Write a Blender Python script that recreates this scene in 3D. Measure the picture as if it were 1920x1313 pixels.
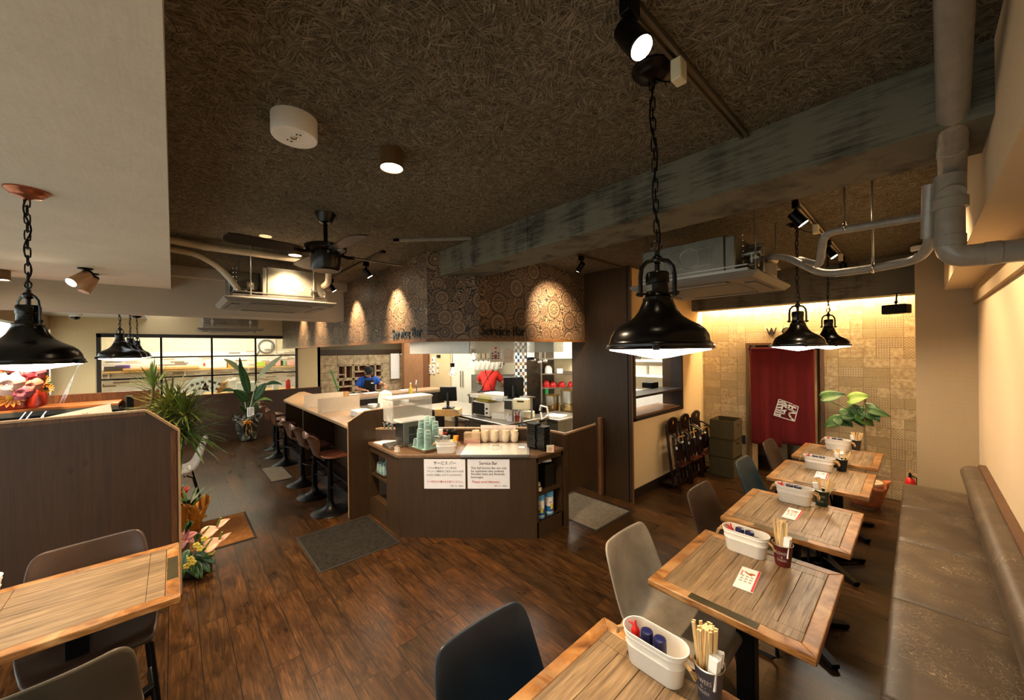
import bpy, bmesh, math, random
from mathutils import Vector, Matrix
random.seed(7)
PI = math.pi
sc = bpy.context.scene
for o in list(bpy.data.objects):
    bpy.data.objects.remove(o, do_unlink=True)
COL = sc.collection

# ------------------------------------------------------------------ camera, world, exposure
FPX, CX, CY, EYE = 696.0, 960.0, 656.5, 1.8
ROLL, YAW = math.radians(0.70), math.radians(47.6)
FW = Vector((-math.sin(YAW), math.cos(YAW), 0))
RT = Vector((math.cos(YAW), math.sin(YAW), 0))
UP = Vector((0, 0, 1))
cr, sr = math.cos(ROLL), math.sin(ROLL)
cam_d = bpy.data.cameras.new('camera')
cam_d.sensor_width = 36.0
cam_d.sensor_fit = 'HORIZONTAL'
cam_d.lens = FPX / 1920.0 * 36.0
cam_d.clip_start = 0.02
cam = bpy.data.objects.new('camera', cam_d)
COL.objects.link(cam)
xr = RT * cr - UP * sr
yu = RT * sr + UP * cr
zb = -FW
cam.matrix_world = Matrix(((xr.x, yu.x, zb.x, 0), (xr.y, yu.y, zb.y, 0), (xr.z, yu.z, zb.z, EYE), (0, 0, 0, 1)))
sc.camera = cam

world = bpy.data.worlds.new('daylight')
sc.world = world
world.use_nodes = True
wb = world.node_tree.nodes['Background']
wb.inputs[0].default_value = (0.93, 0.96, 1.0, 1)
wb.inputs[1].default_value = 1.8
sc.view_settings.view_transform = 'Standard'
sc.view_settings.look = 'None'
sc.view_settings.gamma = 1
sc.view_settings.use_curve_mapping = False
sc.view_settings.exposure = 1.0

WARM = (1.0, 0.73, 0.45)
WARMW = (1.0, 0.80, 0.56)
NEUT = (1.0, 0.93, 0.80)

def area(name, loc, sx, sy, power, color, rot=(0, 0, 0), spread=180):
    d = bpy.data.lights.new(name, 'AREA')
    d.shape = 'RECTANGLE'
    d.size, d.size_y = sx, sy
    d.energy = power
    d.color = color
    d.spread = math.radians(spread)
    o = bpy.data.objects.new(name, d)
    COL.objects.link(o)
    o.location = loc
    o.rotation_euler = rot
    return o

def spot(name, loc, target, power, color=WARM, angle=40, blend=0.6, radius=0.02):
    d = bpy.data.lights.new(name, 'SPOT')
    d.energy = power
    d.color = color
    d.spot_size = math.radians(angle)
    d.spot_blend = blend
    d.shadow_soft_size = radius
    o = bpy.data.objects.new(name, d)
    COL.objects.link(o)
    o.location = loc
    o.rotation_euler = (Vector(target) - Vector(loc)).to_track_quat('-Z', 'Y').to_euler()
    return o

# kitchen fluorescents (large area lights on the kitchen ceiling), back room lights, cove strip
area('kitchen_light', (-4.9, 3.55, 2.42), 2.6, 0.5, 50, NEUT)
area('kitchen_light', (-8.0, 4.3, 2.42), 2.6, 0.6, 38, NEUT)
area('kitchen_light', (-3.6, 5.2, 2.42), 1.6, 0.5, 44, NEUT)
area('back_room_light', (-10.7, 0.5, 2.55), 1.0, 2.6, 38, (1.0, 0.94, 0.82))
area('cove_strip_light', (-1.17, 6.10, 2.50), 2.2, 0.04, 48, (1.0, 0.70, 0.36), rot=(math.radians(25), 0, 0))
area('bar_under_light', (-5.9, 2.05, 1.9), 3.4, 0.10, 12, WARMW)

# ------------------------------------------------------------------ pixel ray helper (photo pixel + one known plane -> place)
def ray(px, py):
    u, v = (px - CX) / FPX, -(py - CY) / FPX
    ul, vl = u * cr + v * sr, -u * sr + v * cr
    return FW + RT * ul + UP * vl

def P(px, py, z=None, x=None, y=None, t=None):
    d = ray(px, py)
    if z is not None:
        t = (z - EYE) / d.z
    elif x is not None:
        t = x / d.x
    elif y is not None:
        t = y / d.y
    return Vector((0, 0, EYE)) + d * t

# ------------------------------------------------------------------ node helpers and materials
def lin(h):
    h = h.lstrip('#')
    r = []
    for i in (0, 2, 4):
        c = int(h[i:i + 2], 16) / 255
        r.append(c / 12.92 if c <= 0.04045 else ((c + 0.055) / 1.055) ** 2.4)
    return (r[0], r[1], r[2], 1)

class NT:
    def __init__(s, name):
        s.m = bpy.data.materials.new(name)
        s.m.use_nodes = True
        s.t = s.m.node_tree
        s.b = s.t.nodes['Principled BSDF']
        s.out = s.t.nodes['Material Output']
    def n(s, typ, ins=None, **kw):
        nd = s.t.nodes.new('ShaderNode' + typ)
        for k, v in kw.items():
            setattr(nd, k, v)
        for k, v in (ins or {}).items():
            s.set(nd.inputs[k], v)
        return nd
    def set(s, sock, v):
        if hasattr(v, 'is_output'):
            s.t.links.new(v, sock)
        elif isinstance(v, bpy.types.Node):
            s.t.links.new(v.outputs[0], sock)
        else:
            sock.default_value = v
    def coord(s, kind='Object', scale=(1, 1, 1), rot=(0, 0, 0), loc=(0, 0, 0)):
        tc = s.n('TexCoord')
        mp = s.n('Mapping', {'Vector': tc.outputs[kind], 'Scale': scale, 'Rotation': rot, 'Location': loc})
        return mp.outputs[0]
    def noise(s, vec, scale, detail=3, rough=0.55, dist=0.0):
        nd = s.n('TexNoise', {'Vector': vec, 'Scale': scale, 'Detail': detail, 'Roughness': rough, 'Distortion': dist})
        return nd.outputs['Fac']
    def ramp(s, fac, stops, interp='LINEAR'):
        nd = s.n('ValToRGB', {'Fac': fac})
        nd.color_ramp.interpolation = interp
        el = nd.color_ramp.elements
        while len(el) < len(stops):
            el.new(0.5)
        for e, (p, c) in zip(el, stops):
            e.position = p
            e.color = c if len(c) == 4 else (*c, 1)
        return nd.outputs['Color']
    def math(s, op, a, b=None, c=None):
        nd = s.n('Math', operation=op)
        for i, v in enumerate((a, b, c)):
            if v is not None:
                s.set(nd.inputs[i], v)
        return nd.outputs[0]
    def mix(s, fac, a, b, mode='MIX'):
        nd = s.n('MixRGB', {'Fac': fac, 'Color1': a, 'Color2': b}, blend_type=mode)
        return nd.outputs[0]
    def sep(s, v):
        return s.n('SeparateXYZ', {0: v}).outputs
    def comb(s, x, y, z=0.0):
        return s.n('CombineXYZ', {0: x, 1: y, 2: z}).outputs[0]
    def bump(s, h, strength=0.3, dist=0.01):
        s.set(s.b.inputs['Normal'], s.n('Bump', {'Height': h, 'Strength': strength, 'Distance': dist}))
    def base(s, c):
        s.set(s.b.inputs['Base Color'], c)
    def rough(s, r):
        s.set(s.b.inputs['Roughness'], r)

MATS = {}
def pm(name, color, rough=0.5, metal=0.0, trans=0.0, emit=None, es=1.0, var=0.12, vs=14.0, bump=0.0, bs=120.0, alpha=1.0, coat=0.0, ior=1.45, stretch=(1, 1, 1), spec=None):
    """procedural principled material with slight noise variation"""
    if name in MATS:
        return MATS[name]
    t = NT(name)
    c = lin(color) if isinstance(color, str) else (*color, 1)
    v = t.coord(scale=stretch)
    if var > 0:
        f = t.noise(v, vs, 4)
        lo = tuple(x * (1 - var) for x in c[:3]) + (1,)
        hi = tuple(min(1, x * (1 + var)) for x in c[:3]) + (1,)
        t.base(t.ramp(f, [(0.3, lo), (0.7, hi)]))
    else:
        t.base(c)
    t.rough(rough)
    t.b.inputs['Metallic'].default_value = metal
    t.b.inputs['Transmission Weight'].default_value = trans
    t.b.inputs['IOR'].default_value = ior
    t.b.inputs['Alpha'].default_value = alpha
    t.b.inputs['Coat Weight'].default_value = coat
    if spec is not None:
        t.b.inputs['Specular IOR Level'].default_value = spec
    if emit:
        e = lin(emit) if isinstance(emit, str) else (*emit, 1)
        t.b.inputs['Emission Color'].default_value = e
        t.b.inputs['Emission Strength'].default_value = es
    if bump > 0:
        t.bump(t.noise(v, bs, 3), bump, 0.004)
    MATS[name] = t.m
    return t.m

# ------------------------------------------------------------------ mesh builder
class MB:
    def __init__(s, M=None):
        s.v, s.f, s.mi, s.uv = [], [], [], None
        s.M = M or Matrix.Identity(4)
        s.cur = 0
    def add(s, vs, fs, M=None):
        k = len(s.v)
        T = s.M @ M if M is not None else s.M
        s.v += [T @ Vector(p) for p in vs]
        for f in fs:
            s.f.append(tuple(i + k for i in f))
            s.mi.append(s.cur)
        return s
    def box(s, c, d, rz=0.0, M=None):
        x, y, z = d[0] / 2, d[1] / 2, d[2] / 2
        vs = [(-x, -y, -z), (x, -y, -z), (x, y, -z), (-x, y, -z), (-x, -y, z), (x, -y, z), (x, y, z), (-x, y, z)]
        fs = [(0, 3, 2, 1), (4, 5, 6, 7), (0, 1, 5, 4), (1, 2, 6, 5), (2, 3, 7, 6), (3, 0, 4, 7)]
        T = Matrix.Translation(c) @ Matrix.Rotation(rz, 4, 'Z')
        return s.add(vs, fs, (M @ T) if M is not None else T)
    def bx(s, x0, x1, y0, y1, z0, z1):
        return s.box(((x0 + x1) / 2, (y0 + y1) / 2, (z0 + z1) / 2), (abs(x1 - x0), abs(y1 - y0), abs(z1 - z0)))
    def prism(s, pts, z0, z1, M=None):
        n = len(pts)
        vs = [(p[0], p[1], z0) for p in pts] + [(p[0], p[1], z1) for p in pts]
        fs = [tuple(range(n - 1, -1, -1)), tuple(range(n, 2 * n))]
        fs += [(i, (i + 1) % n, n + (i + 1) % n, n + i) for i in range(n)]
        return s.add(vs, fs, M)
    def lathe(s, prof, n=24, M=None, cap0=True, cap1=True, sx=1.0, sy=1.0):
        vs, fs = [], []
        for r, z in prof:
            for i in range(n):
                a = 2 * PI * i / n
                vs.append((r * math.cos(a) * sx, r * math.sin(a) * sy, z))
        m = len(prof)
        for j in range(m - 1):
            for i in range(n):
                k = (i + 1) % n
                fs.append((j * n + i, j * n + k, (j + 1) * n + k, (j + 1) * n + i))
        if cap0:
            fs.append(tuple(range(n - 1, -1, -1)))
        if cap1:
            fs.append(tuple((m - 1) * n + i for i in range(n)))
        return s.add(vs, fs, M)
    def cyl(s, p0, p1, r0, r1=None, n=12):
        r1 = r0 if r1 is None else r1
        p0, p1 = Vector(p0), Vector(p1)
        d = p1 - p0
        M = Matrix.Translation(p0) @ d.to_track_quat('Z', 'Y').to_matrix().to_4x4()
        return s.lathe([(r0, 0), (r1, d.length)], n, M)
    def sph(s, c, r, sc_=(1, 1, 1), n=12, m=8, M=None):
        prof = [(max(1e-4, math.sin(PI * j / m)) * r, -math.cos(PI * j / m) * r) for j in range(m + 1)]
        T = Matrix.Translation(c) @ Matrix.Diagonal((*sc_, 1))
        return s.lathe(prof, n, (M @ T) if M is not None else T)
    def tube(s, pts, r, n=8, closed=False, caps=True, flat=1.0):
        pts = [Vector(p) for p in pts]
        m = len(pts)
        rr = r if callable(r) else (lambda i: r)
        vs, fs = [], []
        tang = []
        for i in range(m):
            a = pts[i - 1] if (i > 0 or closed) else pts[i]
            b = pts[(i + 1) % m] if (i < m - 1 or closed) else pts[i]
            tang.append((b - a).normalized())
        ref = Vector((0, 0, 1)) if abs(tang[0].z) < 0.9 else Vector((1, 0, 0))
        nrm = (ref - tang[0] * ref.dot(tang[0])).normalized()
        for i in range(m):
            nrm = (nrm - tang[i] * nrm.dot(tang[i]))
            if nrm.length < 1e-6:
                nrm = tang[i].orthogonal()
            nrm.normalize()
            bi = tang[i].cross(nrm)
            R = rr(i)
            for k in range(n):
                a = 2 * PI * k / n
                vs.append(pts[i] + nrm * (math.cos(a) * R) + bi * (math.sin(a) * R * flat))
        for i in range(m if closed else m - 1):
            j = (i + 1) % m
            for k in range(n):
                l = (k + 1) % n
                fs.append((i * n + k, i * n + l, j * n + l, j * n + k))
        if caps and not closed:
            fs.append(tuple(range(n - 1, -1, -1)))
            fs.append(tuple((m - 1) * n + k for k in range(n)))
        return s.add(vs, fs)
    def grid(s, fn, nu, nv, M=None):
        vs = [fn(i / nu, j / nv) for j in range(nv + 1) for i in range(nu + 1)]
        w = nu + 1
        fs = [(j * w + i, j * w + i + 1, (j + 1) * w + i + 1, (j + 1) * w + i) for j in range(nv) for i in range(nu)]
        return s.add(vs, fs, M)
    def torus(s, c, R, r, M=None, n=20, m=8, sx=1.0, sy=1.0):
        vs, fs = [], []
        for i in range(n):
            a = 2 * PI * i / n
            for k in range(m):
                b = 2 * PI * k / m
                vs.append((math.cos(a) * (R * sx + r * math.cos(b)), math.sin(a) * (R * sy + r * math.cos(b)), r * math.sin(b)))
        for i in range(n):
            for k in range(m):
                fs.append((i * m + k, ((i + 1) % n) * m + k, ((i + 1) % n) * m + (k + 1) % m, i * m + (k + 1) % m))
        T = Matrix.Translation(c)
        return s.add(vs, fs, T @ M if M is not None else T)
    def mesh(s, name, mats, smooth=True, angle=38):
        me = bpy.data.meshes.new(name)
        me.from_pydata([tuple(v) for v in s.v], [], s.f)
        for m in (mats if isinstance(mats, (list, tuple)) else [mats]):
            me.materials.append(m)
        if max(s.mi, default=0) > 0:
            me.polygons.foreach_set('material_index', s.mi)
        me.validate()
        if smooth:
            me.polygons.foreach_set('use_smooth', [True] * len(me.polygons))
            me.set_sharp_from_angle(angle=math.radians(angle))
        me.update()
        return me
    def build(s, name, mats, parent=None, loc=None, rz=0.0, bevel=0.0, seg=2, subdiv=0, solid=0.0, smooth=True, angle=38):
        o = bpy.data.objects.new(name, s.mesh(name, mats, smooth, angle))
        COL.objects.link(o)
        if parent:
            o.parent = parent
        if loc is not None:
            o.location = loc
        if rz:
            o.rotation_euler = (0, 0, rz)
        if solid:
            m = o.modifiers.new('solid', 'SOLIDIFY')
            m.thickness = solid
            m.offset = 0
        if subdiv:
            m = o.modifiers.new('sub', 'SUBSURF')
            m.levels = m.render_levels = subdiv
        if bevel:
            m = o.modifiers.new('bevel', 'BEVEL')
            m.width = bevel
            m.segments = seg
            m.limit_method = 'ANGLE'
            m.angle_limit = math.radians(40)
        return o

def tag(o, label, cat, group=None, kind=None):
    o['label'] = label
    o['category'] = cat
    if group:
        o['group'] = group
    if kind:
        o['kind'] = kind
    return o

def thing(name, label, cat, loc=(0, 0, 0), rz=0.0, group=None):
    o = bpy.data.objects.new(name, None)
    o.empty_display_size = 0.05
    COL.objects.link(o)
    o.location = loc
    o.rotation_euler = (0, 0, rz)
    return tag(o, label, cat, group)

def struct(name, mb, m, **kw):
    o = mb.build(name, m, smooth=kw.pop('smooth', False), **kw)
    o['kind'] = 'structure'
    return o

CHILD = {}
def kids(o):
    return [c for c in bpy.data.objects if c.parent == o]

def dup(o, loc=None, rz=None, label=None, group=None, parent=None):
    c = o.copy()
    COL.objects.link(c)
    if parent:
        c.parent = parent
    if loc is not None:
        c.location = loc
    if rz is not None:
        c.rotation_euler = (0, 0, rz)
    if label:
        c['label'] = label
    if group:
        c['group'] = group
    elif label and 'group' in c.keys() and group == '':
        del c['group']
    for ch in kids(o):
        dup(ch, parent=c)
    return c

def textmesh(body, width=None, height=None, extrude=0.0, align='CENTER', space=1.0, weight=0.0):
    cu = bpy.data.curves.new('lettering', 'FONT')
    cu.body = body
    cu.align_x = align
    cu.align_y = 'CENTER'
    cu.extrude = extrude
    cu.resolution_u = 2
    cu.space_character = space
    cu.offset = weight
    ob = bpy.data.objects.new('lettering', cu)
    COL.objects.link(ob)
    dg = bpy.context.evaluated_depsgraph_get()
    dg.update()
    me = bpy.data.meshes.new_from_object(ob.evaluated_get(dg))
    bpy.data.objects.remove(ob, do_unlink=True)
    xs = [v.co.x for v in me.vertices] or [0, 1]
    ys = [v.co.y for v in me.vertices] or [0, 1]
    w, h = max(xs) - min(xs), max(ys) - min(ys)
    k = (width / w) if width else (height / h)
    ky = (height / h) if (height and width) else k
    for v in me.vertices:
        v.co.x *= k
        v.co.y *= ky
    return me

def text(name, body, m, parent, loc, rot, **kw):
    me = textmesh(body, **kw)
    me.materials.clear()
    me.materials.append(m)
    o = bpy.data.objects.new(name, me)
    COL.objects.link(o)
    if parent:
        o.parent = parent
    o.location = loc
    o.rotation_euler = rot
    return o

def skin_mesh(name, pts, edges, mat_, subdiv=1, root=0):
    me = bpy.data.meshes.new(name)
    me.from_pydata([p[:3] for p in pts], edges, [])
    ob = bpy.data.objects.new(name, me)
    COL.objects.link(ob)
    ob.modifiers.new('skin', 'SKIN')
    sv = me.skin_vertices[0].data
    for i, p in enumerate(pts):
        r = p[3]
        sv[i].radius = (r, r) if not isinstance(r, tuple) else r
        sv[i].use_root = (i == root)
    if subdiv:
        s2 = ob.modifiers.new('sub', 'SUBSURF')
        s2.levels = s2.render_levels = subdiv
    dg = bpy.context.evaluated_depsgraph_get()
    dg.update()
    out = bpy.data.meshes.new_from_object(ob.evaluated_get(dg))
    bpy.data.objects.remove(ob, do_unlink=True)
    out.materials.clear()
    out.materials.append(mat_)
    for p in out.polygons:
        p.use_smooth = True
    return out

def mb_from_mesh(mb, me, M=None):
    return mb.add([tuple(v.co) for v in me.vertices], [tuple(p.vertices) for p in me.polygons], M)

# ------------------------------------------------------------------ special materials
def floor_mat():
    t = NT('floor_planks')
    v = t.coord()
    X, Y, Z = t.sep(v)
    row = t.math('FLOOR', t.math('DIVIDE', t.math('ADD', Y, 10.0 + 0.0), 0.1465))
    rnd = t.n('TexWhiteNoise', {'W': row}, noise_dimensions='1D').outputs['Value']
    ux = t.math('ADD', X, t.math('MULTIPLY', rnd, 5.0))
    cell = t.math('FLOOR', t.math('DIVIDE', ux, 0.92))
    wn = t.n('TexWhiteNoise', {'Vector': t.comb(row, cell)}, noise_dimensions='2D')
    pid = wn.outputs['Value']
    fy = t.math('FRACT', t.math('DIVIDE', t.math('ADD', Y, 10.0), 0.1465))
    fx = t.math('FRACT', t.math('DIVIDE', ux, 0.92))
    def gap(f, w):
        return t.math('LESS_THAN', t.math('MINIMUM', f, t.math('SUBTRACT', 1.0, f)), w)
    g = t.math('MAXIMUM', gap(fy, 0.014), gap(fx, 0.0024))
    off = t.comb(t.math('ADD', ux, t.math('MULTIPLY', pid, 31.0)), t.math('ADD', Y, t.math('MULTIPLY', pid, 17.0)))
    mp = t.n('Mapping', {'Vector': off, 'Scale': (1.6, 22, 1)}).outputs[0]
    grain = t.noise(mp, 3.0, 6, 0.65, 1.2)
    mp2 = t.n('Mapping', {'Vector': off, 'Scale': (2.6, 7.0, 1)}).outputs[0]
    blotch = t.noise(mp2, 1.5, 5, 0.62, 0.8)
    c1 = t.ramp(grain, [(0.25, lin('#2a1c0e')), (0.5, lin('#573d20')), (0.75, lin('#83633a'))])
    c2 = t.ramp(pid, [(0.0, lin('#4d463b')), (0.3, lin('#a08260')), (0.65, lin('#e0b47c')), (0.85, lin('#7a6550')), (1.0, lin('#b89468'))])
    c = t.mix(0.9, c1, c2, 'MULTIPLY')
    c = t.mix(0.25, c, c1)
    dark = t.ramp(blotch, [(0.30, (0.16, 0.14, 0.12, 1)), (0.52, (0.75, .73, .7, 1)), (0.70, (1.15, 1.1, 1.05, 1))])
    c = t.mix(0.85, c, dark, 'MULTIPLY')
    c = t.mix(g, c, lin('#0d0703'))
    t.base(c)
    t.rough(t.ramp(blotch, [(0.3, (0.27,) * 3), (0.7, (0.34,) * 3)]))
    t.b.inputs['Specular IOR Level'].default_value = 0.42
    h = t.math('SUBTRACT', t.math('MULTIPLY', grain, 0.3), g)
    t.bump(h, 0.35, 0.004)
    return t.m

def fibre_mat():
    t = NT('wood_wool_ceiling')
    hs = []
    w = t.n('TexNoise', {'Vector': t.coord(), 'Scale': 9.0, 'Detail': 1.0}).outputs['Color']
    wv = t.n('VectorMath', {0: w, 1: (0.5, 0.5, 0.5)}, operation='SUBTRACT').outputs[0]
    wv = t.n('VectorMath', {0: wv, 1: (0.05, 0.05, 0.0)}, operation='MULTIPLY').outputs[0]
    pv = t.n('VectorMath', {0: t.coord(), 1: wv}, operation='ADD').outputs[0]
    for i in range(4):
        lv = t.n('Mapping', {'Vector': pv, 'Location': (i * 3.17, i * 7.71, 0)}).outputs[0]
        vo = t.n('TexVoronoi', {'Vector': lv, 'Scale': 13.0 + 3 * i}, voronoi_dimensions='2D')
        ang = t.math('MULTIPLY', t.sep(vo.outputs['Color'])[0], 2 * PI)
        rv = t.n('VectorRotate', {'Vector': lv, 'Angle': ang}, rotation_type='Z_AXIS').outputs[0]
        v = t.n('Mapping', {'Vector': rv, 'Scale': (16, 215, 1)}).outputs[0]
        hs.append(t.noise(v, 1.0, 1, 0.5, 0.25))
    m = t.math('MAXIMUM', t.math('MAXIMUM', hs[0], hs[1]), t.math('MAXIMUM', hs[2], hs[3]))
    big = t.noise(t.coord(), 1.3, 4)
    c = t.ramp(m, [(0.46, lin('#373228')), (0.60, lin('#6a6253')), (0.76, lin('#9a907c'))])
    c = t.mix(0.35, c, t.ramp(big, [(0.3, (0.45, 0.42, 0.38, 1)), (0.7, (1, 1, 1, 1))]), 'MULTIPLY')
    t.base(c)
    t.rough(0.95)
    t.b.inputs['Specular IOR Level'].default_value = 0.1
    t.bump(m, 0.8, 0.012)
    return t.m

def concrete_mat(name, lo, hi, board=False):
    t = NT(name)
    n1 = t.noise(t.coord(), 2.2, 6, 0.6, 0.6)
    n2 = t.noise(t.coord(scale=(2, 2, 26) if board else (1, 1, 1)), 2.5 if board else 11, 5, 0.65, 0.7)
    n3 = t.noise(t.coord(scale=(7, 7, 1.2)), 1.0, 3)
    f = t.math('ADD', t.math('MULTIPLY', n1, 0.35), t.math('ADD', t.math('MULTIPLY', n2, 0.40), t.math('MULTIPLY', n3, 0.30)))
    t.base(t.ramp(f, [(0.42, lin(lo)), (0.55, lin(hi)), (0.68, lin(hi)), (0.8, tuple(min(1, x * 1.5) for x in lin(hi)[:3]))]))
    t.rough(0.85)
    t.bump(n2, 0.4, 0.006)
    return t.m

def wood_mat(name, lo, hi, grain=(1.5, 30, 30), rough=0.45, spec=0.4, knots=False, scale=2.5, contrast=0.5):
    t = NT(name)
    v = t.coord(scale=grain)
    g = t.noise(v, scale, 6, 0.62, 1.4)
    b = t.noise(t.coord(), 2.0, 3)
    f = t.math('ADD', t.math('MULTIPLY', g, 0.75), t.math('MULTIPLY', b, 0.25))
    c = t.ramp(f, [(0.5 - contrast * 0.35, lin(lo)), (0.5 + contrast * 0.35, lin(hi))])
    if knots:
        vo = t.n('TexVoronoi', {'Vector': t.coord(scale=(1, 1, 0.55)), 'Scale': 4.2}, feature='F1')
        k = t.ramp(vo.outputs['Distance'], [(0.025, (0.10, 0.08, 0.07, 1)), (0.10, (1, 1, 1, 1))])
        c = t.mix(0.9, c, k, 'MULTIPLY')
    t.base(c)
    t.rough(rough)
    t.b.inputs['Specular IOR Level'].default_value = spec
    t.bump(g, 0.15, 0.003)
    return t.m

def table_top_mat():
    """grey-brown weathered oak planks running along Y, tint per plank"""
    t = NT('weathered_oak')
    v = t.coord()
    X, Y, Z = t.sep(v)
    info = t.n('ObjectInfo').outputs['Random']
    row = t.math('FLOOR', t.math('DIVIDE', t.math('ADD', X, 5.0), 0.0866))
    pid = t.n('TexWhiteNoise', {'W': t.math('ADD', row, t.math('MULTIPLY', info, 50.0))}, noise_dimensions='1D').outputs['Value']
    off = t.comb(t.math('ADD', X, t.math('MULTIPLY', pid, 7.0)), t.math('ADD', Y, t.math('MULTIPLY', pid, 13.0)))
    g = t.noise(t.n('Mapping', {'Vector': off, 'Scale': (40, 2.0, 1)}).outputs[0], 1.8, 7, 0.62, 1.0)
    blo = t.noise(t.n('Mapping', {'Vector': off, 'Scale': (6, 2.5, 1)}).outputs[0], 1.5, 3)
    c = t.ramp(g, [(0.30, lin('#67533b')), (0.5, lin('#8d7355')), (0.72, lin('#ad9470'))])
    tint = t.ramp(pid, [(0, (0.62, 0.60, 0.58, 1)), (0.5, (0.9, 0.88, 0.84, 1)), (1, (1, 0.96, 0.9, 1))])
    c = t.mix(0.8, c, tint, 'MULTIPLY')
    c = t.mix(0.45, c, t.ramp(blo, [(0.35, (0.42, 0.39, 0.35, 1)), (0.58, (1, 1, 1, 1))]), 'MULTIPLY')
    t.base(c)
    t.rough(t.ramp(g, [(0.3, (0.5,) * 3), (0.7, (0.36,) * 3)]))
    t.bump(g, 0.2, 0.002)
    return t.m

def rim_mat():
    t = NT('worn_orange_wood')
    g = t.noise(t.coord(scale=(4, 4, 20)), 2.0, 4, 0.6, 1.2)
    w = t.noise(t.coord(loc=(3, 5, 1), scale=(1, 1, 4)), 5.5, 4, 0.55, 0.8)
    c = t.ramp(g, [(0.3, lin('#5c371a')), (0.55, lin('#94622f')), (0.8, lin('#b98a54'))])
    wear = t.ramp(w, [(0.50, (0, 0, 0, 1)), (0.66, (.55, .55, .55, 1))])
    c = t.mix(wear, c, lin('#c49c6c'))
    t.base(c)
    t.rough(0.38)
    t.bump(g, 0.15, 0.002)
    return t.m

def leather_mat(name, base, crack, rough=0.45, scale=9.0, amount=0.5):
    t = NT(name)
    v = t.coord()
    vo = t.n('TexVoronoi', {'Vector': t.n('VectorMath', {0: v, 1: t.n('TexNoise', {'Vector': v, 'Scale': 6.0}).outputs['Color']}, operation='ADD').outputs[0], 'Scale': scale}, feature='DISTANCE_TO_EDGE')
    cr_ = t.ramp(vo.outputs['Distance'], [(0.0, (1, 1, 1, 1)), (0.035, (0, 0, 0, 1))])
    mask = t.ramp(t.noise(v, 5.0, 3), [(0.45, (0, 0, 0, 1)), (0.65, (1, 1, 1, 1))])
    f = t.math('MULTIPLY', t.math('MULTIPLY', cr_, mask), amount)
    n = t.noise(v, 3.5, 5, 0.6, 0.5)
    b = lin(base)
    c = t.ramp(n, [(0.3, tuple(x * 0.62 for x in b[:3])), (0.7, tuple(min(1, x * 1.35) for x in b[:3]))])
    t.base(t.mix(f, c, lin(crack)))
    t.rough(rough)
    t.bump(t.noise(v, 160.0, 2), 0.12, 0.002)
    return t.m

def plaster_mat(name, col, weave=True, var=0.06):
    t = NT(name)
    c = lin(col)
    n = t.noise(t.coord(scale=(1, 1, 1)), 60, 4, 0.6)
    w1 = t.noise(t.coord(scale=(160, 160, 3)), 1.0, 2)
    w2 = t.noise(t.coord(scale=(4, 4, 200)), 1.0, 2)
    w3 = t.noise(t.coord(scale=(7, 120, 120)), 1.0, 3)
    f = t.math('ADD', t.math('MULTIPLY', n, 0.25), t.math('MULTIPLY', t.math('ADD', t.math('ADD', w1, w2), w3), 0.25))
    t.base(t.ramp(f, [(0.35, tuple(x * (1 - var) for x in c[:3])), (0.65, tuple(min(1, x * (1 + var)) for x in c[:3]))]))
    t.rough(0.9)
    t.b.inputs['Specular IOR Level'].default_value = 0.2
    t.bump(f, 0.12, 0.003)
    return t.m

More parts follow.
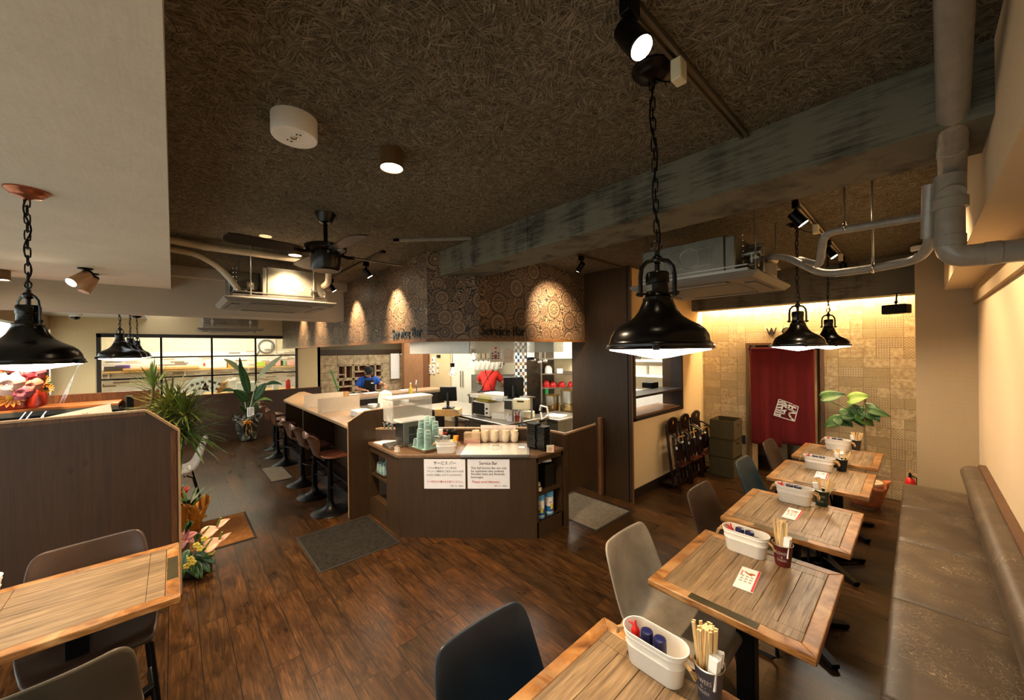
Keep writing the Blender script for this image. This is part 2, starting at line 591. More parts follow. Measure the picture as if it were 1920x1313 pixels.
def wallpaper_mat():
    """retro floral wallpaper: wheels, petals and scrolls; UV in metres"""
    t = NT('floral_wallpaper')
    uv = t.n('TexCoord').outputs['UV']
    dk, md, lt = lin('#261b12'), lin('#554031'), lin('#9c8062')
    def layer(scale, loc, rmax, kmin, kmax, base):
        mp = t.n('Mapping', {'Vector': uv, 'Location': loc}).outputs[0]
        vo = t.n('TexVoronoi', {'Vector': mp, 'Scale': scale, 'Randomness': 0.85}, feature='F1', voronoi_dimensions='2D')
        d = t.math('MULTIPLY', vo.outputs['Distance'], 1.0)
        dv = t.n('VectorMath', {0: mp, 1: vo.outputs['Position']}, operation='SUBTRACT').outputs[0]
        sx, sy, _ = t.sep(dv)
        ang = t.math('ARCTAN2', sy, sx)
        cr_ = t.sep(vo.outputs['Color'])
        R = t.math('ADD', t.math('MULTIPLY', cr_[0], rmax * 0.45), rmax * 0.55)
        q = t.math('DIVIDE', d, R)
        # rings
        ring = t.n('ValToRGB', {'Fac': q})
        el = ring.color_ramp.elements
        stops = [(0.0, lt), (0.14, lt), (0.17, dk), (0.24, dk), (0.27, md), (0.46, md), (0.50, dk), (0.56, dk), (0.60, lt), (0.86, lt), (0.92, dk), (1.0, dk)]
        while len(el) < len(stops):
            el.new(0.5)
        for e, (p, c) in zip(el, stops):
            e.position, e.color = p, c
        # spokes in two zones
        kk = t.math('FLOOR', t.math('ADD', t.math('MULTIPLY', cr_[1], kmax - kmin), kmin))
        sp = t.math('SINE', t.math('MULTIPLY', ang, kk))
        sp2 = t.math('SINE', t.math('MULTIPLY', ang, t.math('MULTIPLY', kk, 3.0)))
        inz = t.math('MULTIPLY', t.math('GREATER_THAN', q, 0.2), t.math('LESS_THAN', q, 0.5))
        outz = t.math('MULTIPLY', t.math('GREATER_THAN', q, 0.62), t.math('LESS_THAN', q, 0.9))
        c = t.mix(t.math('MULTIPLY', inz, t.math('GREATER_THAN', sp, 0.35)), ring.outputs[0], lt)
        c = t.mix(t.math('MULTIPLY', outz, t.math('GREATER_THAN', sp2, 0.2)), c, md)
        shade = t.ramp(cr_[2], [(0.0, (0.38, 0.34, 0.30, 1)), (0.45, (0.7, 0.66, 0.6, 1)), (1.0, (1, 1, 1, 1))])
        c = t.mix(0.8, c, shade, 'MULTIPLY')
        return t.mix(t.math('LESS_THAN', q, 1.0), base, c)
    sw = t.n('TexNoise', {'Vector': uv, 'Scale': 8.0, 'Detail': 1.0, 'Distortion': 2.6}).outputs['Fac']
    curl = t.math('FRACT', t.math('MULTIPLY', sw, 7.0))
    bg = t.ramp(curl, [(0.0, dk), (0.36, dk), (0.40, lt), (0.72, lt), (0.76, dk)], 'LINEAR')
    c = layer(7.5, (3.3, 1.7, 0), 0.52, 6, 14, bg)
    c = layer(4.6, (8.3, 2.7, 0), 0.46, 7, 15, c)
    c = layer(3.5, (0.4, 0.9, 0), 0.44, 8, 16, c)
    t.base(c)
    t.rough(0.55)
    return t.m

def tilewall_mat():
    """patchwork of pressed beige tiles: plain, zigzag, dotted, checked; object coords in metres"""
    t = NT('patchwork_tiles')
    X, Y, Z = t.sep(t.coord())
    H, W = 0.118, 0.228
    row = t.math('FLOOR', t.math('DIVIDE', Z, H))
    off = t.n('TexWhiteNoise', {'W': t.math('FLOOR', t.math('DIVIDE', row, 3.0))}, noise_dimensions='1D').outputs['Value']
    u = t.math('DIVIDE', t.math('ADD', X, t.math('MULTIPLY', t.math('ROUND', t.math('MULTIPLY', off, 2.0)), W / 2)), W)
    u = t.math('ADD', u, 60.0)
    half = t.n('TexWhiteNoise', {'Vector': t.comb(t.math('FLOOR', u), row, 3.0)}).outputs['Value']
    ishalf = t.math('GREATER_THAN', half, 0.62)
    col = t.math('ADD', t.math('FLOOR', u), t.math('MULTIPLY', t.math('MULTIPLY', ishalf, 0.5), t.math('GREATER_THAN', t.math('FRACT', u), 0.5)))
    rn = t.n('TexWhiteNoise', {'Vector': t.comb(col, row, 0.5)})
    r1 = rn.outputs['Value']
    rc = t.sep(rn.outputs['Color'])
    fv = t.math('FRACT', t.math('DIVIDE', Z, H))
    fu = t.math('FRACT', u)
    def edge(f, w):
        return t.math('LESS_THAN', t.math('MINIMUM', f, t.math('SUBTRACT', 1.0, f)), w)
    gr = t.math('MAXIMUM', edge(fv, 0.022), edge(fu, 0.012))
    gr = t.math('MAXIMUM', gr, t.math('MULTIPLY', ishalf, t.math('LESS_THAN', t.math('ABSOLUTE', t.math('SUBTRACT', fu, 0.5)), 0.011)))
    mx = t.math('MULTIPLY', X, 1.0)
    # zigzag
    tri = t.math('ABSOLUTE', t.math('SUBTRACT', t.math('FRACT', t.math('MULTIPLY', mx, 32.0)), 0.5))
    zz = t.math('GREATER_THAN', t.math('FRACT', t.math('ADD', t.math('MULTIPLY', Z, 52.0), t.math('MULTIPLY', tri, 1.3))), 0.55)
    # eyes
    du = t.math('SUBTRACT', t.math('FRACT', t.math('MULTIPLY', mx, 22.0)), 0.5)
    rowz = t.math('MULTIPLY', Z, 33.9)
    du = t.math('SUBTRACT', t.math('FRACT', t.math('ADD', t.math('MULTIPLY', mx, 22.0), t.math('MULTIPLY', t.math('FLOOR', rowz), 0.5))), 0.5)
    dv = t.math('SUBTRACT', t.math('FRACT', rowz), 0.5)
    rr = t.math('SQRT', t.math('ADD', t.math('MULTIPLY', du, du), t.math('MULTIPLY', t.math('MULTIPLY', dv, dv), 1.4)))
    ring = t.ramp(rr, [(0.0, lin('#85653e')), (0.17, lin('#85653e')), (0.24, lin('#e6d8b8')), (0.36, lin('#e6d8b8')), (0.44, lin('#b2956a')), (1, lin('#c6ab7e'))])
    # fine checks
    ck = t.n('TexChecker', {'Vector': t.comb(mx, Z), 'Scale': 62.0, 'Color1': lin('#b59c72'), 'Color2': lin('#d5c096')}).outputs[0]
    n = t.noise(t.coord(), 26, 5, 0.65)
    n2 = t.noise(t.coord(), 5, 3)
    plain = t.ramp(n, [(0.3, lin('#b59a70')), (0.6, lin('#d8c298')), (0.8, lin('#e6d5b0'))])
    zc = t.mix(zz, lin('#d2bd92'), lin('#9b8158'))
    c = t.mix(t.math('GREATER_THAN', r1, 0.40), plain, ck)
    c = t.mix(t.math('GREATER_THAN', r1, 0.56), c, ring)
    c = t.mix(t.math('GREATER_THAN', r1, 0.77), c, zc)
    c = t.mix(0.35, c, t.ramp(n, [(0.3, (0.6, 0.56, 0.5, 1)), (0.7, (1, 1, 1, 1))]), 'MULTIPLY')
    c = t.mix(0.5, c, t.ramp(rc[1], [(0, (0.72, 0.68, 0.62, 1)), (1, (1, 1, 1, 1))]), 'MULTIPLY')
    c = t.mix(0.3, c, t.ramp(n2, [(0.3, (0.6, 0.57, 0.52, 1)), (0.7, (1, 1, 1, 1))]), 'MULTIPLY')
    c = t.mix(gr, c, lin('#8f7651'))
    t.base(c)
    t.rough(0.75)
    t.bump(t.math('ADD', t.math('MULTIPLY', t.math('SUBTRACT', 1.0, gr), 0.6), t.math('MULTIPLY', n, 0.4)), 0.5, 0.006)
    return t.m

def strip_tile_mat():
    t = NT('strip_mosaic')
    X, Y, Z = t.sep(t.coord())
    row = t.math('FLOOR', t.math('DIVIDE', Z, 0.032))
    ro = t.n('TexWhiteNoise', {'W': row}, noise_dimensions='1D').outputs['Value']
    u = t.math('FLOOR', t.math('DIVIDE', t.math('ADD', Y, t.math('MULTIPLY', ro, 3.0)), 0.24))
    r = t.n('TexWhiteNoise', {'Vector': t.comb(u, row)}, noise_dimensions='2D').outputs['Value']
    t.base(t.ramp(r, [(0, lin('#f6f1ea')), (0.45, lin('#ebe2d6')), (0.68, lin('#d8cabb')), (0.82, lin('#b9a896')), (0.93, lin('#8f7f70'))], 'CONSTANT'))
    t.rough(0.3)
    return t.m

def checker_tile_mat():
    t = NT('pillar_mosaic')
    X, Y, Z = t.sep(t.coord())
    s_ = t.math('ADD', X, Y)
    cu = t.math('FLOOR', t.math('DIVIDE', s_, 0.055))
    cv = t.math('FLOOR', t.math('DIVIDE', Z, 0.055))
    r = t.n('TexWhiteNoise', {'Vector': t.comb(cu, cv)}, noise_dimensions='2D').outputs['Value']
    par = t.math('MODULO', t.math('ADD', t.math('ADD', cu, cv), 400.0), 2.0)
    dark = t.ramp(r, [(0, lin('#3c4654')), (0.35, lin('#5b4a38')), (0.6, lin('#33404f')), (0.8, lin('#7a6146'))], 'CONSTANT')
    lite = t.ramp(r, [(0, lin('#e9e4da')), (0.4, lin('#b9b0a2')), (0.7, lin('#d8d2c6'))], 'CONSTANT')
    t.base(t.mix(t.math('GREATER_THAN', par, 0.5), dark, lite))
    t.rough(0.25)
    return t.m

def block_mat():
    t = NT('stone_block')
    n = t.noise(t.coord(), 9, 5, 0.6)
    t.base(t.ramp(n, [(0.3, lin('#8f7c60')), (0.6, lin('#c2ac88')), (0.8, lin('#d8c6a4'))]))
    t.rough(0.9)
    t.bump(n, 0.4, 0.01)
    return t.m

def carpet_mat(name, lo, hi, sc_=260):
    t = NT(name)
    n = t.noise(t.coord(), sc_, 3, 0.7)
    n2 = t.noise(t.coord(), 30, 3, 0.7)
    f = t.math('ADD', t.math('MULTIPLY', n, 0.7), t.math('MULTIPLY', n2, 0.3))
    t.base(t.ramp(f, [(0.38, lin(lo)), (0.62, lin(hi))]))
    t.rough(0.98)
    t.b.inputs['Specular IOR Level'].default_value = 0.1
    t.bump(n, 0.8, 0.006)
    return t.m

def glass_mat(name, tint='#ffffff', rough=0.0, trans_mix=0.85):
    """thin clear sheet: mostly transparent with a glossy reflection"""
    t = NT(name)
    tr = t.n('BsdfTransparent', {'Color': lin(tint)})
    gl = t.n('BsdfGlossy', {'Roughness': max(rough, 0.03), 'Color': (1, 1, 1, 1)})
    fc = t.n('LayerWeight', {'Blend': 0.5}).outputs['Facing']
    k = t.math('ADD', t.math('MULTIPLY', t.math('POWER', fc, 4.0), 0.55), (1.0 - trans_mix) * 0.4)
    # a touch of procedural smearing
    sm = t.math('MULTIPLY', t.noise(t.coord(), 4.0, 3), 0.06)
    mx = t.n('MixShader', {0: t.math('ADD', k, sm), 1: tr.outputs[0], 2: gl.outputs[0]})
    t.t.links.new(mx.outputs[0], t.out.inputs['Surface'])
    return t.m

def cloudy_mat(name, col, op=0.4, rough=0.25):
    """translucent plastic"""
    t = NT(name)
    tr = t.n('BsdfTransparent', {'Color': (1, 1, 1, 1)})
    n = t.noise(t.coord(), 8.0, 3)
    t.base(t.ramp(n, [(0.3, tuple(x * 0.9 for x in lin(col)[:3])), (0.7, lin(col))]))
    t.rough(rough)
    mx = t.n('MixShader', {0: op, 1: tr.outputs[0], 2: t.b.outputs[0]})
    t.t.links.new(mx.outputs[0], t.out.inputs['Surface'])
    return t.m

M = {}
M['floor'] = floor_mat()
M['fibre'] = fibre_mat()
M['concrete'] = concrete_mat('beam_concrete', '#2d2b23', '#686453', True)
M['concrete_warm'] = concrete_mat('far_beam_concrete', '#2f2a20', '#655c49', True)
M['cream'] = plaster_mat('cream_wallpaper', '#d9d0c0', var=0.10)
M['cream_wall'] = plaster_mat('cream_wall', '#d8bd90')
M['right_wall'] = plaster_mat('right_wall_plaster', '#dcc4a0')
M['column'] = plaster_mat('column_plaster', '#a89272')
M['greybeam'] = plaster_mat('grey_beam_paper', '#b3a897')
M['wallpaper'] = wallpaper_mat()
M['tiles'] = tilewall_mat()
M['strip'] = strip_tile_mat()
M['mosaic'] = checker_tile_mat()
M['block'] = block_mat()
M['panel'] = wood_mat('dark_walnut_panel', '#291b0d', '#46311b', (28, 28, 1.2), 0.45, 0.35, False, 2.5, 0.7)
M['partition'] = wood_mat('stained_pine_panel', '#2b1b11', '#4a3221', (14, 14, 0.8), 0.5, 0.4, True, 2.2, 0.8)
M['part_trim'] = wood_mat('partition_trim', '#3c2416', '#6d4629', (20, 20, 2), 0.4)
M['edge'] = wood_mat('pale_edge_banding', '#8c6a4a', '#b89468', (20, 20, 2), 0.4)
M['counter'] = wood_mat('counter_laminate', '#6a4a30', '#8b6443', (10, 10, 10), 0.35, 0.4, False, 2.0, 0.6)
M['bartop'] = wood_mat('bar_top_laminate', '#9d7c5c', '#bc9a76', (3, 22, 10), 0.32, 0.4, False, 2.0, 0.6)
M['servetop'] = wood_mat('service_top_laminate', '#5c4532', '#7c5f46', (6, 22, 10), 0.35, 0.4, False, 2.0, 0.6)
M['oak'] = table_top_mat()
M['rim'] = rim_mat()
M['bench'] = leather_mat('bench_leather', '#4f4132', '#c0aa88', 0.42, 16.0, 0.8)
M['blue_l'] = leather_mat('navy_leatherette', '#121d27', '#23333f', 0.38, 20, 0.3)
M['grey_l'] = leather_mat('grey_leatherette', '#8d8273', '#a29787', 0.5, 20, 0.2)
M['brown_l'] = leather_mat('brown_leatherette', '#37251a', '#553a2a', 0.36, 20, 0.3)
M['teal_l'] = leather_mat('teal_leatherette', '#182c33', '#335158', 0.4, 20, 0.3)
M['black'] = pm('black_metal', '#0d0c0b', 0.35, 0.6, var=0.2)
M['pend'] = pm('pendant_black_enamel', '#0c0a09', 0.24, 0.3, var=0.2, spec=0.6)
M['bronze'] = pm('dark_bronze', '#1d1510', 0.35, 0.8, var=0.2)
M['chrome'] = pm('chrome', '#d9d9d6', 0.15, 1.0, var=0.05)
M['steel'] = pm('brushed_steel', '#b9b4aa', 0.30, 1.0, var=0.12, vs=40, stretch=(1, 1, 12))
M['galv'] = pm('galvanised_sheet', '#827d70', 0.42, 0.9, var=0.18, vs=9)
M['darksteel'] = pm('dark_steel', '#4b4640', 0.35, 0.9, var=0.2)
M['white'] = pm('white_plastic', '#ece8e0', 0.4, var=0.04)
M['white_metal'] = pm('white_enamel', '#e9e3d8', 0.35, var=0.04)
M['paper'] = pm('paper_white', '#f2efe9', 0.8, var=0.03)
M['ivory'] = pm('ivory_plastic', '#d9cfae', 0.5, var=0.05)
M['ceram'] = pm('cream_ceramic', '#ecdcc0', 0.25, var=0.05)
M['pipe'] = pm('grey_pipe_wrap', '#8a8174', 0.38, var=0.14, vs=22, bump=0.35, bs=55, coat=0.3)
M['acgrey'] = pm('ac_panel_grey', '#736d64', 0.5, var=0.06)
M['acdark'] = pm('ac_grille_dark', '#3f3b36', 0.6, var=0.1)
M['dark'] = pm('dark_void', '#0b0908', 0.8, var=0.2)
M['darkbrown'] = pm('dark_brown_paint', '#21160f', 0.5, var=0.2)
M['red'] = pm('red_plastic', '#c8201a', 0.35, var=0.1)
M['navy'] = pm('navy_cap', '#1b1d4a', 0.3, var=0.1)
M['rope'] = pm('jute_rope', '#a98556', 0.95, var=0.25, vs=90, bump=0.6, bs=200)
M['bamboo'] = pm('pale_chopstick_wood', '#e6c48c', 0.6, var=0.16, vs=8, stretch=(40, 40, 3))
M['noren'] = pm('noren_red', '#660908', 0.9, var=0.14, vs=5, bump=0.2, bs=300)
M['green'] = pm('leaf_green', '#365722', 0.45, var=0.35, vs=9)
M['lgreen'] = pm('light_leaf_green', '#6f8a38', 0.45, var=0.2, vs=9)
M['dgreen'] = pm('deep_leaf_green', '#29481f', 0.4, var=0.3, vs=9)
M['grassg'] = pm('dracaena_green', '#6b7f34', 0.5, var=0.4, vs=9)
M['trunk'] = pm('plant_stem', '#7b6746', 0.8, var=0.25)
M['glassy'] = glass_mat('clear_glass')
M['winglass'] = glass_mat('window_glass', '#f7fbf7', 0.0, 0.97)
def tumbler_mat():
    t = NT('aqua_tumbler')
    tr = t.n('BsdfTransparent', {'Color': lin('#eef9f7')})
    n = t.noise(t.coord(), 30, 2)
    t.base(t.ramp(n, [(0.3, lin('#d4eeea')), (0.7, lin('#effaf8'))]))
    t.rough(0.06)
    fc = t.n('LayerWeight', {'Blend': 0.5}).outputs['Facing']
    mx = t.n('MixShader', {0: t.math('ADD', 0.10, t.math('MULTIPLY', t.math('POWER', fc, 2.5), 0.6)), 1: tr.outputs[0], 2: t.b.outputs[0]})
    t.t.links.new(mx.outputs[0], t.out.inputs['Surface'])
    return t.m
M['aqua'] = tumbler_mat()
M['acryl'] = cloudy_mat('clear_plastic', '#f4ede0', 0.46, 0.2)
M['frost'] = cloudy_mat('frosted_acrylic', '#d8c9b4', 0.8, 0.4)
M['cello'] = glass_mat('cellophane', '#ffffff', 0.12, 0.95)
M['skin'] = pm('skin', '#c98f6c', 0.55, var=0.06)
M['lens'] = pm('pendant_lens_glow', '#fff3dd', 0.3, emit=(1.0, 0.86, 0.66), es=18.0, var=0.02)
M['bulb'] = pm('lamp_glow', '#fff3dd', 0.3, emit=(1.0, 0.80, 0.55), es=30.0, var=0.02)
M['puck'] = pm('puck_glow', '#fff3dd', 0.3, emit=(1.0, 0.74, 0.45), es=14.0, var=0.02)
M['mat_dark'] = carpet_mat('charcoal_mat', '#0f0e0d', '#37332d')
M['mat_brown'] = carpet_mat('brown_coir_mat', '#6b4220', '#9c6a3a', 300)
M['mat_grey'] = carpet_mat('grey_mat', '#5d5346', '#8b7f6d', 300)
M['boxcard'] = pm('olive_brown_canvas', '#463819', 0.9, var=0.12, bump=0.3, bs=200)
M['kraft'] = pm('kraft_card', '#b98c58', 0.8, var=0.08)
M['mahog'] = pm('mahogany_lacquer', '#1c0b08', 0.28, var=0.25, stretch=(4, 4, 1), spec=0.5)
# ------------------------------------------------------------------ the room shell
ZC = 2.77           # main ceiling
struct('floor', MB().bx(-12.2, 0.6, -1.7, 7.4, -0.06, 0.0), M['floor'])
struct('ceiling', MB().bx(-10.4, 0.5, -0.01, 6.4, ZC, ZC + 0.06), M['fibre'])
# lowered cream soffits over the window side
struct('ceiling_soffit_cream', MB().bx(-5.6, 0.5, -1.62, -0.01, 2.525, ZC + 0.06), M['cream'])
struct('ceiling_soffit_back', MB().bx(-9.7, -6.0, -1.62, -0.35, 2.46, ZC + 0.06), M['cream'])
# wall-papered grey cross beam
mb = MB().bx(-6.0, -5.6, -1.6, 1.83, 2.25, ZC)
struct('beam_grey', mb, M['greybeam'])
struct('trim_1', MB().bx(-5.6, -5.45, -0.01, 1.83, 2.66, ZC), M['greybeam'])
# raw concrete beam and the far one above the tile wall
mb = MB().bx(-3.3, -1.93, 1.93, 2.29, 2.532, ZC + 0.02).bx(-1.925, 0.2, 1.93, 2.29, 2.532, ZC + 0.02)
struct('beam_concrete', mb, M['concrete'])
for (ax, az) in ((-2.6, 2.62), (-1.45, 2.60), (-0.55, 2.61)):
    pass
struct('beam_far', MB().bx(-2.33, -0.02, 5.80, 6.04, 2.352, ZC), M['concrete_warm'])
# right wall, its column and soffit
struct('wall_right', MB().bx(0.365, 0.5, -1.6, 6.4, 0, ZC), M['right_wall'])
struct('column_right', MB().bx(-0.02, 0.40, 5.40, 6.35, 0, ZC), M['column'])
struct('soffit_right', MB().bx(0.17, 0.4, -1.6, 5.42, 2.315, ZC), M['right_wall'])
struct('soffit_right_step', MB().bx(0.335, 0.4, -1.6, 5.42, 2.17, 2.32), M['column'])  # darker plaster puts the shade under the soffit into the colour
# tile wall with the toilet doorway (X -1.68..-0.84, up to 1.84)
mb = MB().bx(-2.36, -1.68, 6.2, 6.32, 0, 2.7).bx(-0.84, 0.0, 6.2, 6.32, 0, 2.7).bx(-1.68, -0.84, 6.2, 6.32, 1.84, 2.7)
struct('wall_far', mb, M['tiles'])
struct('wall_washroom', MB().bx(-2.2, -0.5, 7.2, 7.3, 0, 2.2).bx(-2.2, -2.1, 6.32, 7.3, 0, 2.2).bx(-0.6, -0.5, 6.32, 7.3, 0, 2.2).bx(-2.2, -0.5, 6.32, 7.3, 2.15, 2.2), M['cream_wall'])
# cream wall with the pass-through (Y 4.09..5.41, Z .95..1.76)
mb = MB()
for (y0, y1, z0, z1) in ((3.945, 4.09, 0, ZC), (5.41, 6.32, 0, ZC), (4.09, 5.41, 0, 0.95), (4.09, 5.41, 1.78, ZC)):
    mb.bx(-2.45, -2.31, y0, y1, z0, z1)
struct('wall_pass', mb, M['cream_wall'])
struct('baseboard_pass', MB().bx(-2.31, -2.297, 3.96, 6.2, 0, 0.11), M['darkbrown'])
# pass-through frame and its dark board shelf
mb = MB()
mb.bx(-2.45, -2.296, 4.06, 4.11, 0.92, 1.80).bx(-2.45, -2.296, 5.39, 5.44, 0.92, 1.80)
mb.bx(-2.45, -2.296, 4.06, 5.44, 0.92, 0.96).bx(-2.45, -2.296, 4.06, 5.44, 1.76, 1.80)
struct('window_1', mb, M['darkbrown'], bevel=0.003)
struct('window_1_sill', MB().bx(-2.66, -2.33, 4.11, 5.39, 0.955, 0.975), M['counter'])
struct('window_1_shelf', MB().bx(-2.60, -2.296, 4.11, 5.39, 1.195, 1.225), M['darkbrown'])
struct('window_1_cheek', MB().bx(-2.58, -2.45, 5.39, 5.42, 0.95, 1.78), M['panel'])
M['soffit_trim'] = wood_mat('soffit_trim_wood', '#5b3a20', '#84592f', (6, 6, 20), 0.4)
# dark wood panel wall beside the kitchen opening
struct('wall_panel', MB().bx(-3.12, -2.29, 3.93, 4.03, 0, ZC).bx(-2.30, -2.25, 3.93, 3.945, 0, ZC), M['panel'])
struct('wall_panel_side', MB().bx(-2.25, -2.244, 3.928, 3.95, 0, ZC), M['soffit_trim'])
# papered soffit over the service bar: three faces with UVs in metres
def paper_face(name, a, b, z0, z1, u0):
    a, b = Vector((*a, 0)), Vector((*b, 0))
    L = (b - a).length
    n = (b - a).normalized().cross(UP)
    d = n * -0.05
    vs = [(a.x, a.y, z0), (b.x, b.y, z0), (b.x, b.y, z1), (a.x, a.y, z1)]
    vs += [(a.x + d.x, a.y + d.y, z0), (b.x + d.x, b.y + d.y, z0), (b.x + d.x, b.y + d.y, z1), (a.x + d.x, a.y + d.y, z1)]
    mb = MB().add(vs, [(0, 1, 2, 3), (7, 6, 5, 4), (0, 4, 5, 1), (1, 5, 6, 2), (2, 6, 7, 3), (3, 7, 4, 0)])
    me = mb.mesh(name, M['wallpaper'], False)
    uvl = me.uv_layers.new(name='UVMap')
    uvs = [(u0, z0), (u0 + L, z0), (u0 + L, z1), (u0, z1)] * 2
    for li, l in enumerate(me.loops):
        uvl.data[li].uv = uvs[l.vertex_index]
    o = bpy.data.objects.new(name, me)
    COL.objects.link(o)
    o['kind'] = 'structure'
    # wooden bottom trim
    tb = MB()
    e = n * 0.012
    tb.add([(p.x + q.x, p.y + q.y, z) for z in (z0 - 0.028, z0) for p, q in ((a, e), (b, e), (b, -e * 4), (a, -e * 4))],
           [(3, 2, 1, 0), (4, 5, 6, 7), (0, 1, 5, 4), (1, 2, 6, 5), (2, 3, 7, 6), (3, 0, 4, 7)])
    struct('trim_2', tb, M['soffit_trim'])
SZ = 1.918
C0, C1, C2, C3 = (-9.7, 1.83), (-3.22, 1.83), (-2.92, 2.23), (-2.90, 4.02)
paper_face('wall_soffit_left', C0, C1, SZ, ZC, 0.0)
paper_face('wall_soffit_corner', C1, C2, SZ, ZC, 6.9)
paper_face('wall_soffit_right', C2, C3, SZ, ZC, 8.1)
# soffit underside
mb = MB().prism([(-9.7, 1.86), (-3.23, 1.86), (-2.95, 2.24), (-2.93, 4.0), (-3.3, 4.0), (-3.3, 2.45), (-3.5, 2.25), (-9.7, 2.25)], SZ - 0.01, SZ + 0.02)
struct('ceiling_soffit_underside', mb, M['panel'])
# back wall with the wide window onto the bright room
XB = -9.7
mb = MB()
for (y0, y1, z0, z1) in ((-1.5, -0.936, 0, ZC), (2.097, 2.61, 0, ZC), (-0.936, 2.097, 0, 0.968), (-0.936, 2.097, 2.137, ZC)):
    mb.bx(XB - 0.12, XB, y0, y1, z0, z1)
struct('wall_back', mb, M['cream_wall'])
struct('wall_back_wainscot', MB().bx(XB, XB + 0.03, -1.5, 2.62, 0, 0.955), M['partition'])
struct('trim_3', MB().bx(XB - 0.02, XB + 0.045, -1.5, 2.62, 0.955, 0.978), M['part_trim'])
mb = MB()
mb.bx(XB - 0.05, XB + 0.02, -0.99, -0.936, 0.968, 2.18).bx(XB - 0.05, XB + 0.02, 2.085, 2.13, 0.968, 2.18).bx(XB - 0.05, XB + 0.02, -0.99, 2.13, 2.115, 2.18)
struct('window_2', mb, M['darkbrown'])
mb = MB()
for y in (-0.166, 0.584, 1.323):
    mb.bx(XB - 0.03, XB + 0.01, y - 0.016, y + 0.016, 0.968, 2.12)
for z in (1.745, 1.36):
    mb.bx(XB - 0.03, XB + 0.01, -0.936, 2.09, z - 0.013, z + 0.013)
struct('window_2_mullions', mb, M['black'])
struct('window_2_pane', MB().bx(XB - 0.017, XB - 0.013, -0.93, 2.09, 0.97, 2.12), M['winglass'])
# the bright room behind it
struct('wall_back_room', MB().bx(-11.7, -11.6, -1.5, 2.5, 0, 1.86).bx(-11.6, -9.82, -1.6, -1.5, 0, 1.86).bx(-11.6, -9.82, 2.45, 2.5, 0, 1.86), M['strip'])
struct('wall_back_room_upper', MB().bx(-11.7, -11.6, -1.5, 2.5, 1.86, 2.8).bx(-11.6, -9.82, -1.6, -1.5, 1.86, 2.8).bx(-11.6, -9.82, 2.45, 2.5, 1.86, 2.8), pm('pale_plaster', '#e8dcc0', 0.85, var=0.04))
struct('ceiling_back_room', MB().bx(-11.7, -9.82, -1.6, 3.2, 2.7, 2.78), pm('pale_plaster', '#e8dcc0'))
# street front: glass wall with posts, lintel and low sill along Y=-1.5
struct('wall_front_lintel', MB().bx(-9.82, 0.5, -1.62, -1.5, 2.24, ZC), M['column'])
struct('wall_front_sill', MB().bx(-9.82, 0.5, -1.6, -1.5, 0, 0.32), M['darkbrown'])
mb = MB()
for i in range(8):
    x = -9.6 + i * 1.42
    mb.bx(x - 0.05, x + 0.05, -1.59, -1.51, 0.3, 2.26)
struct('window_3', mb, M['darkbrown'])
struct('window_3_pane', MB().bx(-9.6, 0.4, -1.556, -1.55, 0.32, 2.24), M['winglass'])
# street outside: pale pavement and a pale facade across
struct('ground_outside', MB().bx(-30, 20, -14, -1.62, -0.15, -0.05), pm('pale_paving', '#b9b6b0', 0.9, var=0.08))
# kitchen shell
kw = pm('kitchen_cream_panel', '#ded3b8', 0.5, var=0.04)
struct('wall_kitchen_back', MB().bx(-10.4, -2.4, 6.2, 6.32, 0, 2.7), kw)
struct('ceiling_kitchen', MB().bx(-10.3, -3.3, 2.3, 6.3, 2.46, 2.5).bx(-3.32, -2.45, 4.05, 6.3, 2.46, 2.5), pm('kitchen_ceiling_white', '#d9d3c4', 0.8, var=0.03))
struct('wall_kitchen_return', MB().bx(-10.4, -9.7, 2.55, 2.61, 0, ZC), M['cream_wall'])
# smoke screen panels hanging inside the opening
struct('trim_4', MB().bx(-4.63, -3.27, 2.36, 2.375, 1.765, 2.46), pm('smoke_screen_white', '#c9c9c2', 0.35, var=0.04))
struct('trim_5', MB().bx(-3.275, -3.265, 2.36, 3.93, 1.765, 2.46), cloudy_mat('smoke_screen_glass', '#c9cfcc', 0.55, 0.2))
